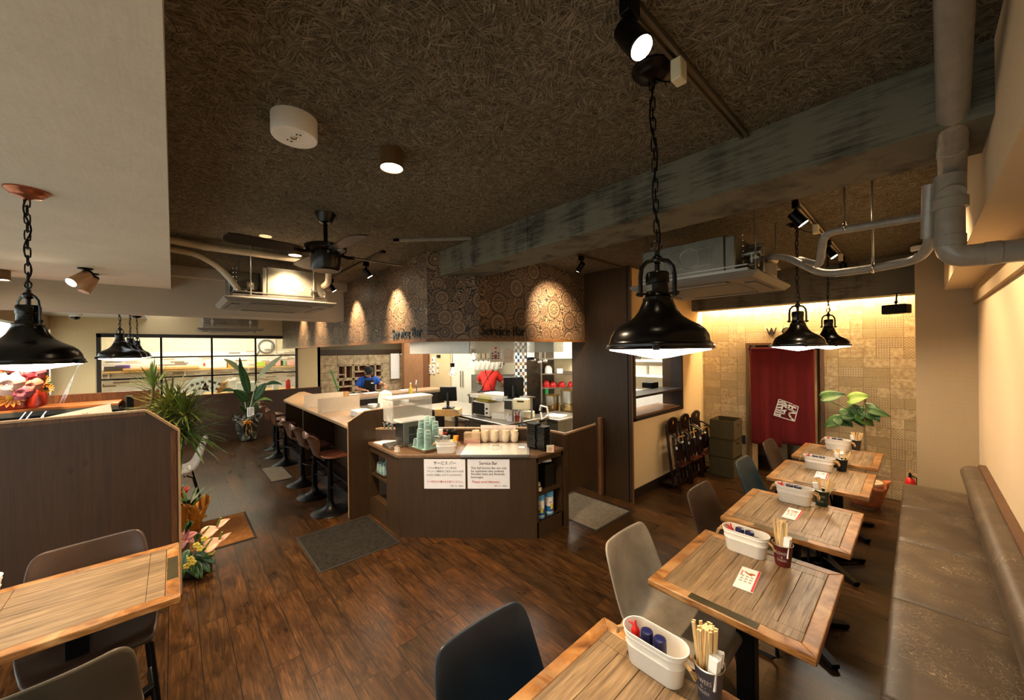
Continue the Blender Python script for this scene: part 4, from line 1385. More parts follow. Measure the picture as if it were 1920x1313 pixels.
for x in (-6.75, -7.85):
    spot('spot_beam', (x, 1.56, 2.70), (x, 1.83, 2.1), 80, WARM, 74, 1.0)

track_spot(-0.535, 4.35, (0.36, 4.4, 1.3), 36, 'added black track spotlight between the far bench pendants brightening the right wall', angle=95)  # added lamp, put in to brighten the right wall
# twin copper spotlights on the cream soffit
for (px, py, tx, lab) in ((160, 503, (-3.9, -1.3, 1.6), 'lit copper spotlight on the cream soffit before the grey beam'), (172, 513, (-5.2, 0.2, 0.0), 'unlit copper spotlight behind the lit one on the cream soffit')):
    p = P(px, py, z=2.525)
    root = thing('ceiling_spotlight', lab, 'spotlight', p, 0, 'copper spotlights on the cream soffit')
    MB().lathe([(0.045, 0), (0.045, -0.010), (0.012, -0.016), (0.012, -0.04)], 20).build('ceiling_base', M['black'], root)
    j = Vector((0, 0, -0.06))
    d = (Vector(tx) - p - j).normalized() if 'unlit' not in lab else Vector((0.25, -0.35, -0.9)).normalized()
    MB().cyl(j - d * 0.02, j + d * 0.125, 0.038, 0.040, 24).build('lamp_head', pm('copper_lamp', '#b99372', 0.35, 0.75, var=0.08), root, bevel=0.003)
    MB().cyl(j - d * 0.04, j - d * 0.02, 0.034, 0.038, 20).sph(tuple(j * 0.8), 0.016).build('knuckle', M['black'], root)
    if 'unlit' not in lab:
        MB().cyl(j + d * 0.125, j + d * 0.127, 0.036, 0.036, 20).build('lamp_glow', M['bulb'], root)
        spot('spot_beam', p + j + d * 0.15, tx, 45, WARM, 95)

# surface downlights, emergency light, dome cameras
def downlight(p, label, r=0.055, h=0.085, m=None):
    root = thing('downlight', label, 'light', p, 0, 'surface-mounted downlights')
    MB().lathe([(r, 0), (r, -h), (r * 0.94, -h), (r * 0.9, -h + 0.012)], 28, cap1=False).build('housing', m or pm('bronze_housing', '#6f5637', 0.4, 0.4, var=0.1), root)
    MB().lathe([(r * 0.9, -h + 0.004), (0.002, -h + 0.002)], 24).build('diffuser', M['bulb'], root)
    spot('down_beam', Vector(p) + Vector((0, 0, -h - 0.01)), Vector(p) + Vector((0, 0, -3)), 170, WARM, 120, 0.6, 0.05)
    return root
downlight(P(734, 283, z=ZC), 'bronze cylinder downlight in the middle of the dark ceiling')
downlight(P(553, 462, z=ZC), 'bronze cylinder downlight beside the ceiling fan')
downlight(P(0, 506, z=2.525), 'cylinder downlight on the cream soffit at the left edge')
p = P(552, 222, z=ZC)
root = thing('emergency_light', 'white drum emergency light on the dark ceiling', 'light', p)
MB().lathe([(0.085, 0), (0.085, -0.078), (0.082, -0.082)], 40).build('drum', M['white'], root)
MB().lathe([(0.016, -0.082), (0.016, -0.085), (0.010, -0.089)], 16, Matrix.Translation((0.0, 0.0, 0))).build('lens', M['chrome'], root)
mb = MB()
for dx, dy in ((0.035, 0.0), (0.040, 0.012), (-0.03, -0.02), (-0.035, -0.005)):
    mb.lathe([(0.004, -0.0822), (0.004, -0.084)], 10, Matrix.Translation((dx, dy, 0)))
mb.build('indicator', M['acdark'], root)
tag(MB().lathe([(0.045, 0), (0.045, -0.003), (0.03, -0.004)], 20).build('ceiling_sensor', pm('sensor_glow', '#8a7a58', 0.4, emit=(1, .62, .3), es=0.6), loc=P(498, 443, z=ZC)), 'tiny glowing round ceiling sensor left of the fan', 'sensor')
def dome(p, label, r=0.055):
    root = thing('dome_camera', label, 'camera', p, 0, 'dome cameras')
    MB().lathe([(r, 0), (r, -0.035), (r * 0.85, -0.045)], 24).build('camera_base', M['white'], root)
    MB().lathe([(r * 0.72, -0.045), (r * 0.68, -0.062), (r * 0.5, -0.080), (r * 0.2, -0.090)], 20).build('dome', pm('smoked_dome', '#07070a', 0.08, var=0.1), root)
dome(P(142, 589, z=2.46), 'white dome camera on the far cream soffit left of three pendants', 0.075)
dome(P(1724, 462, y=5.25), 'white dome camera on the ceiling near the right column', 0.06)
p = P(470, 596, x=-7.6)
dome(p + Vector((0, 0, 0.09)), 'dark dome camera hanging beneath the grey beam', 0.08)
tag(MB().cyl((0, 0, 0), (0.16, 0, 0.05), 0.012).cyl((0.16, 0, 0.05), (0.16, 0, 0.5), 0.012).build('camera_pole', M['white'], loc=p + Vector((0, 0, 0.085))), 'white pole carrying the dark dome camera', 'pole')

# ------------------------------------------------------------------ ceiling fan
fp = P(610, 401, z=ZC)
root = thing('ceiling_fan', 'black ceiling fan on a drop rod', 'fan', fp)
MB().lathe([(0.068, 0), (0.066, -0.008), (0.040, -0.062), (0.022, -0.070)], 28).build('canopy', M['pend'], root)
MB().cyl((0, 0, -0.06), (0, 0, -0.24), 0.0135, n=14).cyl((0, 0, -0.22), (0, 0, -0.25), 0.021).build('drop_rod', M['pend'], root)
MB().lathe([(0.02, -0.215), (0.118, -0.222), (0.136, -0.232), (0.136, -0.256), (0.118, -0.268), (0.097, -0.274), (0.095, -0.385), (0.084, -0.402), (0.02, -0.406)], 36).build('motor', M['pend'], root, angle=40)
for k in range(4):
    a = 0.05 + k * PI / 2
    mb = MB(Matrix.Rotation(a, 4, 'Z'))
    mb.tube([(0.10, 0, -0.275), (0.15, 0, -0.285), (0.20, 0, -0.278)], 0.012, 8, flat=0.4)
    mb.build('blade_iron', M['bronze'], root)
    pts = [(0.18, -0.045), (0.22, -0.055), (0.50, -0.068), (0.555, -0.058), (0.575, -0.02), (0.575, 0.02), (0.555, 0.058), (0.50, 0.068), (0.22, 0.055), (0.18, 0.045)]
    T = Matrix.Rotation(a, 4, 'Z') @ Matrix.Translation((0, 0, -0.278)) @ Matrix.Rotation(0.2, 4, 'X')
    MB().prism(pts, -0.004, 0.004, T).build('blade', pm('dark_fan_blade', '#150e08', 0.4, var=0.2), root, bevel=0.002)

# ------------------------------------------------------------------ cassette air conditioners
def cassette(x0, x1, y0, y1, z, label, h=0.27, seed=1, inset=0.075, body=None):
    cx, cy = (x0 + x1) / 2, (y0 + y1) / 2
    w, d = (x1 - x0) / 2, (y1 - y0) / 2
    root = thing('air_conditioner', label, 'air conditioner', (cx, cy, z), 0, 'ceiling cassette air conditioners')
    i = inset
    mb = MB()
    # panel with sloped edge
    lo = [(-w + .03, -d + .03), (w - .03, -d + .03), (w - .03, d - .03), (-w + .03, d - .03)]
    hi = [(-w, -d), (w, -d), (w, d), (-w, d)]
    vs = [(a, b, 0) for a, b in lo] + [(a, b, 0.03) for a, b in hi] + [(a, b, 0.045) for a, b in hi]
    fs = [(3, 2, 1, 0), (8, 9, 10, 11)]
    for k in range(4):
        n_ = (k + 1) % 4
        fs += [(k, n_, 4 + n_, 4 + k), (4 + k, 4 + n_, 8 + n_, 8 + k)]
    mb.add(vs, fs)
    mb.build('face_panel', M['acgrey'], root, bevel=0.004)
    g = 0.27
    MB().bx(-g, g, -g, g, -0.006, 0.002).build('intake_grille', pm('intake_grey', '#6d675e', 0.6), root, bevel=0.003)
    for k in range(4):
        A = Matrix.Rotation(k * PI / 2, 4, 'Z')
        mb = MB(A).bx(-0.25, 0.25, -0.385, -0.315, -0.002, 0.003)
        mb.build('air_slot', M['acdark'], root)
        mb = MB(A).box((0, -0.352, -0.006), (0.47, 0.055, 0.005))
        mb.build('louvre', M['acgrey'], root)
    mb = MB()
    for (a, b, c, e) in (body or [(-w + i, w - i, -d + i, d - i)]):
        mb.bx(a, b, c, e, 0.05, 0.05 + h)
    mb.build('casing', M['galv'], root, bevel=0.006)
    mb = MB()
    mb.bx(-w + i - .008, w - i + .008, -d + i - .008, d - i + .008, 0.05, 0.075).bx(-w + i - .005, w - i + .005, -d + i - .005, d - i + .005, 0.09, 0.10)
    mb.build('lower_flange', M['steel'], root)
    # pressed knock-outs
    mb = MB()
    yy = -d + i - 0.001
    mb.torus((0.0, yy, 0.20), 0.072, 0.002, Matrix.Rotation(PI / 2, 4, 'X'), n=28)
    if seed == 1:
        for (a, b, c, e) in ((-.19, .15, .255, .257), (-.19, .15, .135, .137), (-.191, -.189, .135, .257), (.149, .151, .135, .257)):
            mb.bx(a, b, yy - 0.002, yy + 0.002, c, e)
    xx = (w - i + 0.001) if seed == 2 else 0.236
    mb.build('knockout', M['steel'], root)
    MB().torus((xx, 0.12 if body and seed == 2 else 0.0, 0.20), 0.062, 0.002, Matrix.Rotation(PI / 2, 4, 'Y'), n=28).build('knockout', M['steel'], root)
    mb = MB()
    for sx in (-1, 1):
        for k in range(6):
            mb.sph((sx * (w - i - .02), yy, 0.11 + 0.037 * k), 0.004, n=6, m=4)
            mb.sph((xx, sx * (d - i - .02), 0.11 + 0.037 * k), 0.004, n=6, m=4)
    mb.build('screw', M['chrome'], root)
    for sx in (-1, 1):
        for sy in (-1, 1):
            X, Y = sx * (w - i + .02), sy * (d - i - .12)
            top = ZC - z
            mb = MB().cyl((X, Y, 0.07), (X, Y, top), 0.0055, n=8).box((X, Y, 0.15), (0.05, 0.04, 0.012)).box((sx * (w - i + .005), Y, 0.15), (0.012, 0.05, 0.06)).cyl((X, Y, 0.145), (X, Y, 0.175), 0.011, n=6)
            mb.build('hanger_rod', M['steel'], root)
    return root
ac1 = cassette(-1.58, -0.69, 2.74, 3.68, 2.255, 'silver cassette air conditioner hung beyond the concrete beam', body=[(-0.37, 0.235, -0.395, 0.395)])
mb = MB().bx(0.235, 0.30, -0.385, 0.30, 0.06, 0.31).bx(0.30, 0.40, -0.10, 0.25, 0.08, 0.29).cyl((0.28, -0.22, 0.20), (0.42, -0.22, 0.20), 0.035).cyl((0.28, -0.22, 0.12), (0.40, -0.22, 0.12), 0.025)
mb.build('drain_box', M['galv'], ac1, bevel=0.006)
ac2 = cassette(-4.82, -3.94, 0.32, 1.22, 2.25, 'silver cassette air conditioner beside the ceiling fan', seed=2, h=0.29, body=[(-0.37, 0.365, -0.13, 0.375), (-0.37, -0.02, -0.375, -0.13)])
mb = MB().bx(0.28, 0.36, -0.165, -0.13, 0.06, 0.33).bx(0.0, 0.2, -0.30, -0.16, 0.06, 0.16).cyl((0.10, -0.22, 0.12), (0.26, -0.22, 0.16), 0.04).cyl((0.1, -0.3, 0.1), (0.28, -0.28, 0.1), 0.02)
mb.build('drain_box', M['galv'], ac2, bevel=0.006)
cassette(-8.9, -8.0, 0.30, 1.22, 2.19, 'small-looking cassette air conditioner above the wide back window', seed=2)

# ------------------------------------------------------------------ pipes
def smooth(pts, n=6, r=0.06):
    """round the corners of a polyline"""
    pts = [Vector(p) for p in pts]
    out = [pts[0]]
    for i in range(1, len(pts) - 1):
        a, b, c = pts[i - 1], pts[i], pts[i + 1]
        ra = min(r, (a - b).length * 0.45, (c - b).length * 0.45)
        p0 = b + (a - b).normalized() * ra
        p2 = b + (c - b).normalized() * ra
        for k in range(n + 1):
            t = k / n
            out.append(p0.lerp(b, t).lerp(b.lerp(p2, t), t))
    out.append(pts[-1])
    return out
def pipe(pts, r, label, m=None, rr=0.08, n=14, bands=()):
    root = thing('pipe', label, 'pipe', pts[0], 0, 'service pipes under the ceiling')
    o = Vector(pts[0])
    sp = smooth(pts, 6, rr)
    MB().tube([p - o for p in sp], r, n).build('pipe_run', m or M['pipe'], root, angle=60)
    for (f, q) in bands:
        i = int(f)
        a, b, t = Vector(pts[i]), Vector(pts[i + 1]), f - i
        c = a.lerp(b, t) - o
        d = (b - a).normalized()
        MB().cyl(c - d * 0.02, c + d * 0.02, r * q, r * q, n).build('pipe_band', m or M['pipe'], root, bevel=0.002)
    return root
pipe([P(1785, 330, z=2.46) + (P(1789, 0, z=2.71) - P(1785, 330, z=2.46)) * 1.2, P(1789, 0, z=2.71), P(1785, 330, z=2.46), P(1784, 365, z=2.36)], 0.038, 'thick grey wrapped pipe running under the concrete beam', rr=0.06, bands=((1.62, 1.04), (1.8, 1.05)))
pipe([(0.082, 2.172, 2.44), (0.083, 2.175, 2.13), (0.364, 2.20, 2.125)], 0.040, 'grey wrapped pipe dropping and turning into the right wall', rr=0.05, bands=((0.35, 1.25), (0.8, 1.08), (1.35, 1.06), (1.75, 1.06)))
pipe([(0.035, 2.165, 2.42), (0.03, 2.20, 2.22)], 0.022, 'short grey wrapped stub beside the dropping pipe')
yb = 3.2
q = [P(1742, 405, y=2.55), P(1545, 437, y=2.55), P(1537, 497, y=2.62), P(1500, 487, y=3.0)]
pipe([P(1745, 380, y=2.40)] + q, 0.019, 'thin grey pipe running up from the hung air conditioner', rr=0.05)
q = [(-0.70, 3.25, 2.425), P(1440, 482, y=3.05), P(1475, 482, y=2.95), P(1545, 515, y=2.8), P(1640, 503, y=2.7), P(1720, 487, y=2.6), P(1744, 462, y=2.5), P(1742, 410, y=2.45)]
pipe(q, 0.021, 'sagging grey pipe leaving the side of the hung air conditioner', rr=0.08)
pp = P(1637, 502, y=2.7)
root = thing('pipe_hanger', 'slim rod hanger holding the sagging grey pipe', 'hanger', pp, 0)
MB().cyl((0, 0, 0.02), (0, 0, ZC - pp.z), 0.004, n=8).build('rod', M['steel'], root)
MB().torus((0, 0, 0), 0.026, 0.005, Matrix.Rotation(PI / 2, 4, 'Y'), n=18).box((0, 0, 0.04), (0.012, 0.022, 0.03)).build('clamp', M['chrome'], root)
pp = P(1584, 426, y=2.55)
root = thing('pipe_hanger', 'short clamp hanger on the thin grey pipe', 'hanger', pp, 0)
MB().cyl((0, 0, 0.02), (0, 0, ZC - pp.z), 0.004, n=8).build('rod', M['steel'], root)
MB().torus((0, 0, 0), 0.024, 0.005, Matrix.Rotation(PI / 2, 4, 'Y'), n=18).box((0, 0, 0.04), (0.012, 0.022, 0.03)).build('clamp', M['chrome'], root)
# pipes at the left, by the second air conditioner
lp = pm('pale_pipe_wrap', '#b9a98f', 0.3, var=0.08, bump=0.2, bs=40, coat=0.3)
pipe([P(300, 447, z=2.72), P(372, 460, z=2.715), P(386, 463, z=2.71)], 0.03, 'pale pipe stub coming from behind the cream soffit', lp)
pipe([P(378, 462, z=2.70), P(480, 476, z=2.69), P(612, 494, z=2.67)], 0.030, 'long pale pipe running behind the ceiling fan', lp)
pipe([P(300, 464, z=2.68), P(370, 476, z=2.66), P(410, 500, z=2.58), P(436, 528, x=-4.22), P(450, 548, x=-4.20)], 0.026, 'curved pale pipe dropping into the air conditioner by the fan', lp, rr=0.15)
pipe([P(616, 490, z=2.69), P(616, 530, x=P(616, 490, z=2.69).x), P(592, 547, x=-4.25)], 0.028, 'white elbow pipe below the ceiling fan', lp, rr=0.05)

# speaker on the far beam, small ornament on the pipe, fire extinguisher
sp = P(1680, 580, y=5.72)
root = thing('wall_speaker', 'black wall speaker hung under the far concrete beam', 'speaker', sp, -0.35)
MB().bx(-0.10, 0.10, -0.06, 0.07, -0.05, 0.05).build('cabinet', M['black'], root, bevel=0.012, seg=3)
MB().bx(-0.092, 0.092, -0.066, -0.058, -0.043, 0.043).build('grille_cloth', pm('speaker_cloth', '#0a0a0a', 0.95, bump=0.5, bs=300), root, bevel=0.004)
MB().cyl((0, 0, 0.05), (0, 0.02, 2.36 - sp.z), 0.008).sph((0, 0, 0.075), 0.016).box((0, 0.02, 2.35 - sp.z), (0.05, 0.05, 0.012)).build('bracket', M['black'], root)
op = P(1887, 474, y=2.19)
root = thing('ball_ornament', 'small dark green and white round ornament on the grey pipe', 'ornament', op)
MB().sph((0, 0, 0.0), 0.022, (1.1, 1, 0.9), 16, 12).build('ornament_body', pm('bottle_green', '#1f3322', 0.3), root)
MB().lathe([(0.0212, 0.001), (0.0236, 0.0005), (0.0228, 0.010), (0.020, 0.012)], 20, sx=1.09).build('white_band', M['white'], root)
MB().lathe([(0.012, -0.026), (0.014, -0.018)], 16).build('white_foot', M['white'], root)
root = thing('fire_extinguisher', 'red fire extinguisher standing at the far end of the bench', 'extinguisher', (-0.075, 6.10, 0))
root.scale = (0.72, 0.72, 0.72)
MB().lathe([(0.055, 0), (0.058, 0.01), (0.058, 0.36), (0.045, 0.41), (0.018, 0.435), (0.016, 0.45)], 24).build('cylinder', M['red'], root)
MB().box((0, 0, 0.47), (0.035, 0.05, 0.05)).tube([(0, -0.02, 0.49), (0.0, -0.09, 0.53)], 0.008).tube([(0, -0.02, 0.475), (0, -0.10, 0.47)], 0.008).build('valve', M['black'], root)
MB().tube([(0.02, 0, 0.46), (0.07, 0, 0.44), (0.075, 0, 0.3), (0.065, 0, 0.12)], 0.009).build('hose', M['black'], root)
MB().lathe([(0.0585, 0.12), (0.0585, 0.26)], 24, cap0=False, cap1=False).build('paper_label', pm('label_cream', '#d8cdb4', 0.6), root)
MB().torus((0, 0.0, 0.53), 0.014, 0.003, Matrix.Rotation(PI / 2, 4, 'X')).build('pin_ring', pm('yellow_pin', '#e0b020', 0.4), root)
# ------------------------------------------------------------------ washroom door, curtain, letters
mb = MB().bx(-1.70, -1.655, 6.165, 6.33, 0, 1.86).bx(-0.86, -0.82, 6.165, 6.33, 0, 1.86).bx(-1.655, -0.86, 6.165, 6.33, 1.825, 1.86)
struct('door_1_frame', mb, wood_mat('door_frame_wood', '#5c3d22', '#7d5831', (20, 20, 2), 0.45), bevel=0.003)
struct('door_1', MB().bx(-0.985, -0.90, 6.22, 6.30, 0.0, 1.83).bx(-1.655, -1.60, 6.26, 6.32, 0, 1.83).bx(-1.60, -1.36, 6.9, 6.94, 0, 2.0), wood_mat('pale_door_wood', '#b08b58', '#d0ac78', (20, 20, 2), 0.5))
tag(MB().cyl((-0.37, 0, 0), (0.37, 0, 0), 0.008).box((-0.375, 0.02, 0), (0.02, 0.05, 0.03)).box((0.375, 0.02, 0), (0.02, 0.05, 0.03)).build('curtain_rod', M['black'], loc=(-1.27, 6.13, 1.775)), 'black rod holding the red door curtain', 'rod')
nor = thing('door_curtain', 'dark red split door curtain with a white seal emblem', 'curtain', (-1.27, 6.125, 1.785))
def cloth(x0, x1, z0, phase):
    def fn(u, v):
        x = x0 + (x1 - x0) * u
        z = z0 + (0.0 - z0) * v
        d = (1 - v) ** 1.2
        y = 0.012 * math.sin(9 * u + phase) * d + 0.010 * math.sin(21 * u + phase * 2) * d - 0.02 * d
        cx = 0.006 * math.sin(3 * v + phase) * d
        return (x + cx, y, z)
    return MB().grid(fn, 24, 24)
a = cloth(-0.362, 0.000, -1.36, 0.5).build('curtain_panel', M['noren'], nor, solid=0.003)
b = cloth(0.003, 0.362, -1.30, 2.1).build('curtain_panel', M['noren'], nor, solid=0.003)
MB().box((0, -0.006, -0.012), (0.724, 0.012, 0.03)).build('hem', M['noren'], nor, bevel=0.004)
# seal emblem: tilted frame and brush strokes
T = Matrix.Translation((0.065, -0.052, -0.835)) @ Matrix.Rotation(math.radians(13), 4, 'Y')
mb = MB(T)
kstroke = 0
def stroke(pts, w):
    global kstroke
    kstroke += 1
    for (x0, z0), (x1, z1) in zip(pts[:-1], pts[1:]):
        d = Vector((x1 - x0, 0, z1 - z0))
        L = d.length + w * 0.6
        ang = math.atan2(d.z, d.x)
        mb.box((0, -0.0005 * kstroke, 0), (L, 0.0015, w), M=Matrix.Translation(((x0 + x1) / 2, 0, (z0 + z1) / 2)) @ Matrix.Rotation(-ang, 4, 'Y'))
W = 0.010
for seg in ([(-.115, -.115), (.118, -.118)], [(.118, -.118), (.116, .085)], [(.116, .085), (.06, .09)], [(.045, .10), (-.10, .115)], [(-.108, .112), (-.115, -.115)]):
    stroke(seg, W)
s_ = 0.020
for seg in ([(-.05, .11), (-.05, -.11)], [(-.105, .075), (-.05, .10), (-.005, .06)], [(-.105, .04), (-.05, .065), (-.005, .03)], [(-.10, .0), (-.05, .02)], [(-.10, -.03), (-.05, -.03), (0.0, -.005)], [(-.10, -.06), (-.05, -.06), (-.01, -.06), (-.012, -.02)], [(-.105, -.095), (-.05, -.09)],
            [(.015, .075), (.095, .06)], [(.02, .075), (.022, .02), (.06, .02)], [(.06, .055), (.058, .015), (.10, .012), (.10, -.01)], [(.098, -.01), (.05, -.02), (.045, -.05), (.075, -.085), (.112, -.112)]):
    stroke(seg, s_)
mb.build('emblem', pm('emblem_white', '#e9e1d6', 0.9, var=0.05), nor)
for chx, x in (('W', -1.385), ('C', -1.225)):
    root = tag(text('wall_letter', chx, pm('black_letter', '#17130f', 0.5), None, (x, 6.185, 2.008), (PI / 2, 0, 0), height=0.10, width=0.12 if chx == 'W' else 0.085, extrude=0.012), 'black raised letter %s on the tiled wall above the curtain' % chx, 'letter')

# fig plant on the wall side behind the farthest table
def leaf_heart(mb, base, tip, width, normal, curl=0.15, n=10):
    base, tip = Vector(base), Vector(tip)
    ax = tip - base
    L = ax.length
    nx = ax.normalized()
    side = nx.cross(Vector(normal)).normalized()
    nn = side.cross(nx).normalized()
    def fn(u, v):
        t = v
        w = width * (math.sin(PI * min(1, (t * 0.92 + 0.08)) ** 0.62) ** 0.9) * (1.0 if t > 0.02 else 0.6)
        s = (2 * u - 1)
        back = -0.10 * L * (abs(s) ** 1.5) * max(0, 1 - t * 4)
        z = -curl * L * (t - 0.4) ** 2 - 0.18 * width * (1 - abs(s)) + 0.0
        return base + nx * (L * t + back) + side * (s * w) + nn * z
    mb.grid(fn, 6, n)
fig = thing('potted_fig', 'broad-leaved fig plant in an orange-wrapped pot by the tiled wall', 'plant', (-0.42, 5.72, 0))
MB().lathe([(0.10, 0), (0.105, 0.01), (0.14, 0.26), (0.148, 0.27), (0.148, 0.29), (0.13, 0.29), (0.12, 0.25), (0.01, 0.25)], 24).build('pot', pm('terracotta_white', '#c9b79a', 0.6), fig)
mb = MB()
def wrapfn(u, v):
    a = u * 2 * PI
    r = 0.125 + 0.07 * v + 0.02 * math.sin(7 * a) * v
    return (r * math.cos(a), r * math.sin(a), 0.02 + 0.27 * v + 0.03 * math.sin(3 * a + 1) * v)
mb.grid(wrapfn, 42, 6)
mb.build('orange_wrap', pm('orange_wrap', '#a8623a', 0.5, var=0.2), fig, solid=0.003)
top = (0.0, 0.05)
MB().tube([(0, 0, 0.2), (0.01, 0.01, 0.6), (0.0, 0.03, 0.9), (0.01, 0.05, 1.2)], lambda i: 0.012 - 0.002 * i, 8).build('stem', M['trunk'], fig)
leaves = [((1540, 745), (1585, 738), .09, 'g'), ((1590, 748), (1630, 742), .095, 'l'), ((1577, 776), (1615, 778), .085, 'g'), ((1612, 768), (1580, 788), .10, 'l2'), ((1618, 760), (1650, 790), .10, 'd'), ((1575, 785), (1543, 800), .08, 'g'), ((1570, 782), (1600, 800), .09, 'd'), ((1610, 775), (1640, 799), .09, 'g'), ((1630, 768), (1671, 781), .05, 'g'), ((1600, 770), (1618, 800), .08, 'd')]
rs = random.Random(3)
for (bp, tp, w, kk) in leaves:
    mb = MB()
    dy = rs.uniform(-0.05, 0.05)
    b = P(*bp, y=5.78 + dy) - fig.location
    t = P(*tp, y=5.74 - dy) - fig.location
    leaf_heart(mb, b, t, w, (rs.uniform(-.3, .3), -0.75, 0.75))
    st = Vector((0.0, 0.04, 1.0 + rs.uniform(-.15, .12)))
    mb.tube([st, (st + b) / 2 + Vector((0, 0, 0.02)), b], 0.003, 6)
    mb.build('leaf', {'g': M['green'], 'l': M['lgreen'], 'l2': M['green'], 'd': M['dgreen']}[kk], fig, solid=0.0015)

# three folded wooden high chairs leaning at the cream wall
def high_chair(loc, label):
    root = thing('high_chair', label, 'high chair', loc, 0, 'folded wooden high chairs')
    # local frame: width along Y (0.36), depth along X (0.22)
    def post(x0, x1, y, w=0.032, t=0.022, z0=0.0, z1=0.78):
        mb = MB()
        vs = []
        for (x, z) in ((x0, z0), (x1, z1)):
            vs += [(x - w / 2, y - t / 2, z), (x + w / 2, y - t / 2, z), (x + w / 2, y + t / 2, z), (x - w / 2, y + t / 2, z)]
        mb.add(vs, [(3, 2, 1, 0), (4, 5, 6, 7), (0, 1, 5, 4), (1, 2, 6, 5), (2, 3, 7, 6), (3, 0, 4, 7)])
        return mb
    for y in (-0.16, 0.16):
        post(0.14, 0.06, y, z1=0.66).build('front_leg', M['mahog'], root, bevel=0.005)
        post(0.05, -0.04, y * 0.86, z1=0.80).build('back_leg', M['mahog'], root, bevel=0.005)
    # back board with rounded top and hand hole
    pts = [(-0.14, 0.0)] + [(0.14 * math.cos(a) if True else 0, 0.16 + 0.07 * math.sin(a)) for a in [PI - PI * i / 14 for i in range(15)]] + [(0.14, 0.0)]
    T = Matrix.Translation((-0.035, 0, 0.66)) @ Matrix.Rotation(PI / 2, 4, 'Z') @ Matrix.Rotation(PI / 2 + 0.09, 4, 'X')
    MB().prism([(p[0], p[1]) for p in pts], -0.010, 0.010, T).build('backrest', M['mahog'], root, bevel=0.005)
    MB().lathe([(0.018, 0.0105), (0.018, 0.0115)], 16, T @ Matrix.Translation((0.0, 0.16, 0)) @ Matrix.Diagonal((0.7, 1.3, 1, 1))).build('hand_hole', M['kraft'], root)
    # arm rails curving forward
    for y in (-0.15, 0.15):
        MB().tube([(-0.03, y, 0.71), (0.03, y * 1.02, 0.70), (0.10, y * 1.05, 0.66), (0.13, y * 1.05, 0.615)], 0.012, 8).build('arm_rail', M['mahog'], root)
    MB().box((0.075, 0, 0.45), (0.03, 0.28, 0.22), M=None).build('folded_seat', M['mahog'], root, bevel=0.01)
    MB().box((0.115, 0, 0.30), (0.10, 0.30, 0.018)).build('footrest', pm('red_brown_lacquer', '#43160d', 0.3, var=0.2), root, bevel=0.006)
    MB().tube([(0.06, -0.10, 0.63), (0.10, -0.05, 0.655), (0.11, 0.05, 0.655), (0.06, 0.10, 0.63)], 0.010, 8).build('guard_bar', pm('amber_bar', '#a87838', 0.35), root)
    mb = MB().tube([(0.10, -0.06, 0.62), (0.125, -0.02, 0.55), (0.12, 0.01, 0.47)], 0.012, 6, flat=0.3).tube([(0.10, 0.06, 0.62), (0.125, 0.03, 0.56), (0.122, 0.0, 0.50)], 0.012, 6, flat=0.3)
    mb.build('strap', pm('dark_strap', '#20221f', 0.8), root)
    MB().box((0.13, -0.06, 0.595), (0.014, 0.05, 0.016)).build('white_buckle', M['ivory'], root)
    MB().box((0.10, -0.162, 0.53), (0.03, 0.004, 0.035)).build('sticker', M['paper'], root)
    mb = MB()
    for y in (-0.172, 0.172):
        for z in (0.58, 0.36, 0.2):
            mb.sph((0.13 - 0.09 * z, y, z), 0.006, n=8, m=5)
    mb.build('bolt', M['chrome'], root)
    MB().box((0.0, 0, 0.05), (0.20, 0.34, 0.03)).build('base_bar', M['mahog'], root, bevel=0.004)
    return root
h1 = high_chair((-2.18, 4.86, 0), 'folded dark wooden high chair nearest the dark panel wall')
for y, lab in ((5.24, 'middle folded dark wooden high chair under the pass-through'), (5.62, 'folded dark wooden high chair nearest the stacked boxes')):
    dup(h1, (-2.18, y, 0), 0, lab)

# three stacked storage boxes in the corner
for i, lab in enumerate(('bottom olive-brown storage box of the stack in the corner', 'middle olive-brown storage box of the stack in the corner', 'topmost open olive-brown storage box of the corner stack')):
    z = 0.001 + i * 0.262
    j = (0.012, -0.008, 0.006)[i]
    root = thing('storage_box', lab, 'box', (-1.87 + j, 5.83 - j, z), 0.03 * (i - 1), 'canvas storage boxes in the corner')
    w, d, h, t = 0.155, 0.19, 0.26, 0.006
    mb = MB()
    mb.bx(-w, w, -d, d, 0, t)
    mb.bx(-w, -w + t, -d, d, t, h).bx(w - t, w, -d, d, t, h).bx(-w + t, w - t, -d, -d + t, t, h).bx(-w + t, w - t, d - t, d, t, h)
    mb.build('box_body', M['boxcard'], root, bevel=0.004)
    MB().box((w + 0.001, 0, h * 0.72), (0.003, 0.08, 0.022)).build('handle_slot', M['dark'], root)
tag(MB().box((0, 0, 0), (0.05, 0.012, 0.13)).build('wall_outlet', pm('outlet_dark', '#2d2d30', 0.4), loc=(-1.745, 6.19, 0.44), bevel=0.003), 'dark outlet plate on the tiled wall beside the boxes', 'outlet')

# ------------------------------------------------------------------ service bar (front along the 45 degree line)
sb = thing('service_counter', 'dark laminate self-service counter with signs on its front', 'counter', (0, 0, 0))
Tz = 0.80
def pr(pts, z0, z1):
    return MB().prism(pts, z0, z1)
A_, B_ = (-3.40, 1.60), (-2.46, 2.54)
pr([A_, B_, (-2.485, 2.565), (-3.425, 1.625)], 0.0, Tz - 0.03).build('front_panel', M['servepanel'] if 'servepanel' in M else M['panel'], sb)
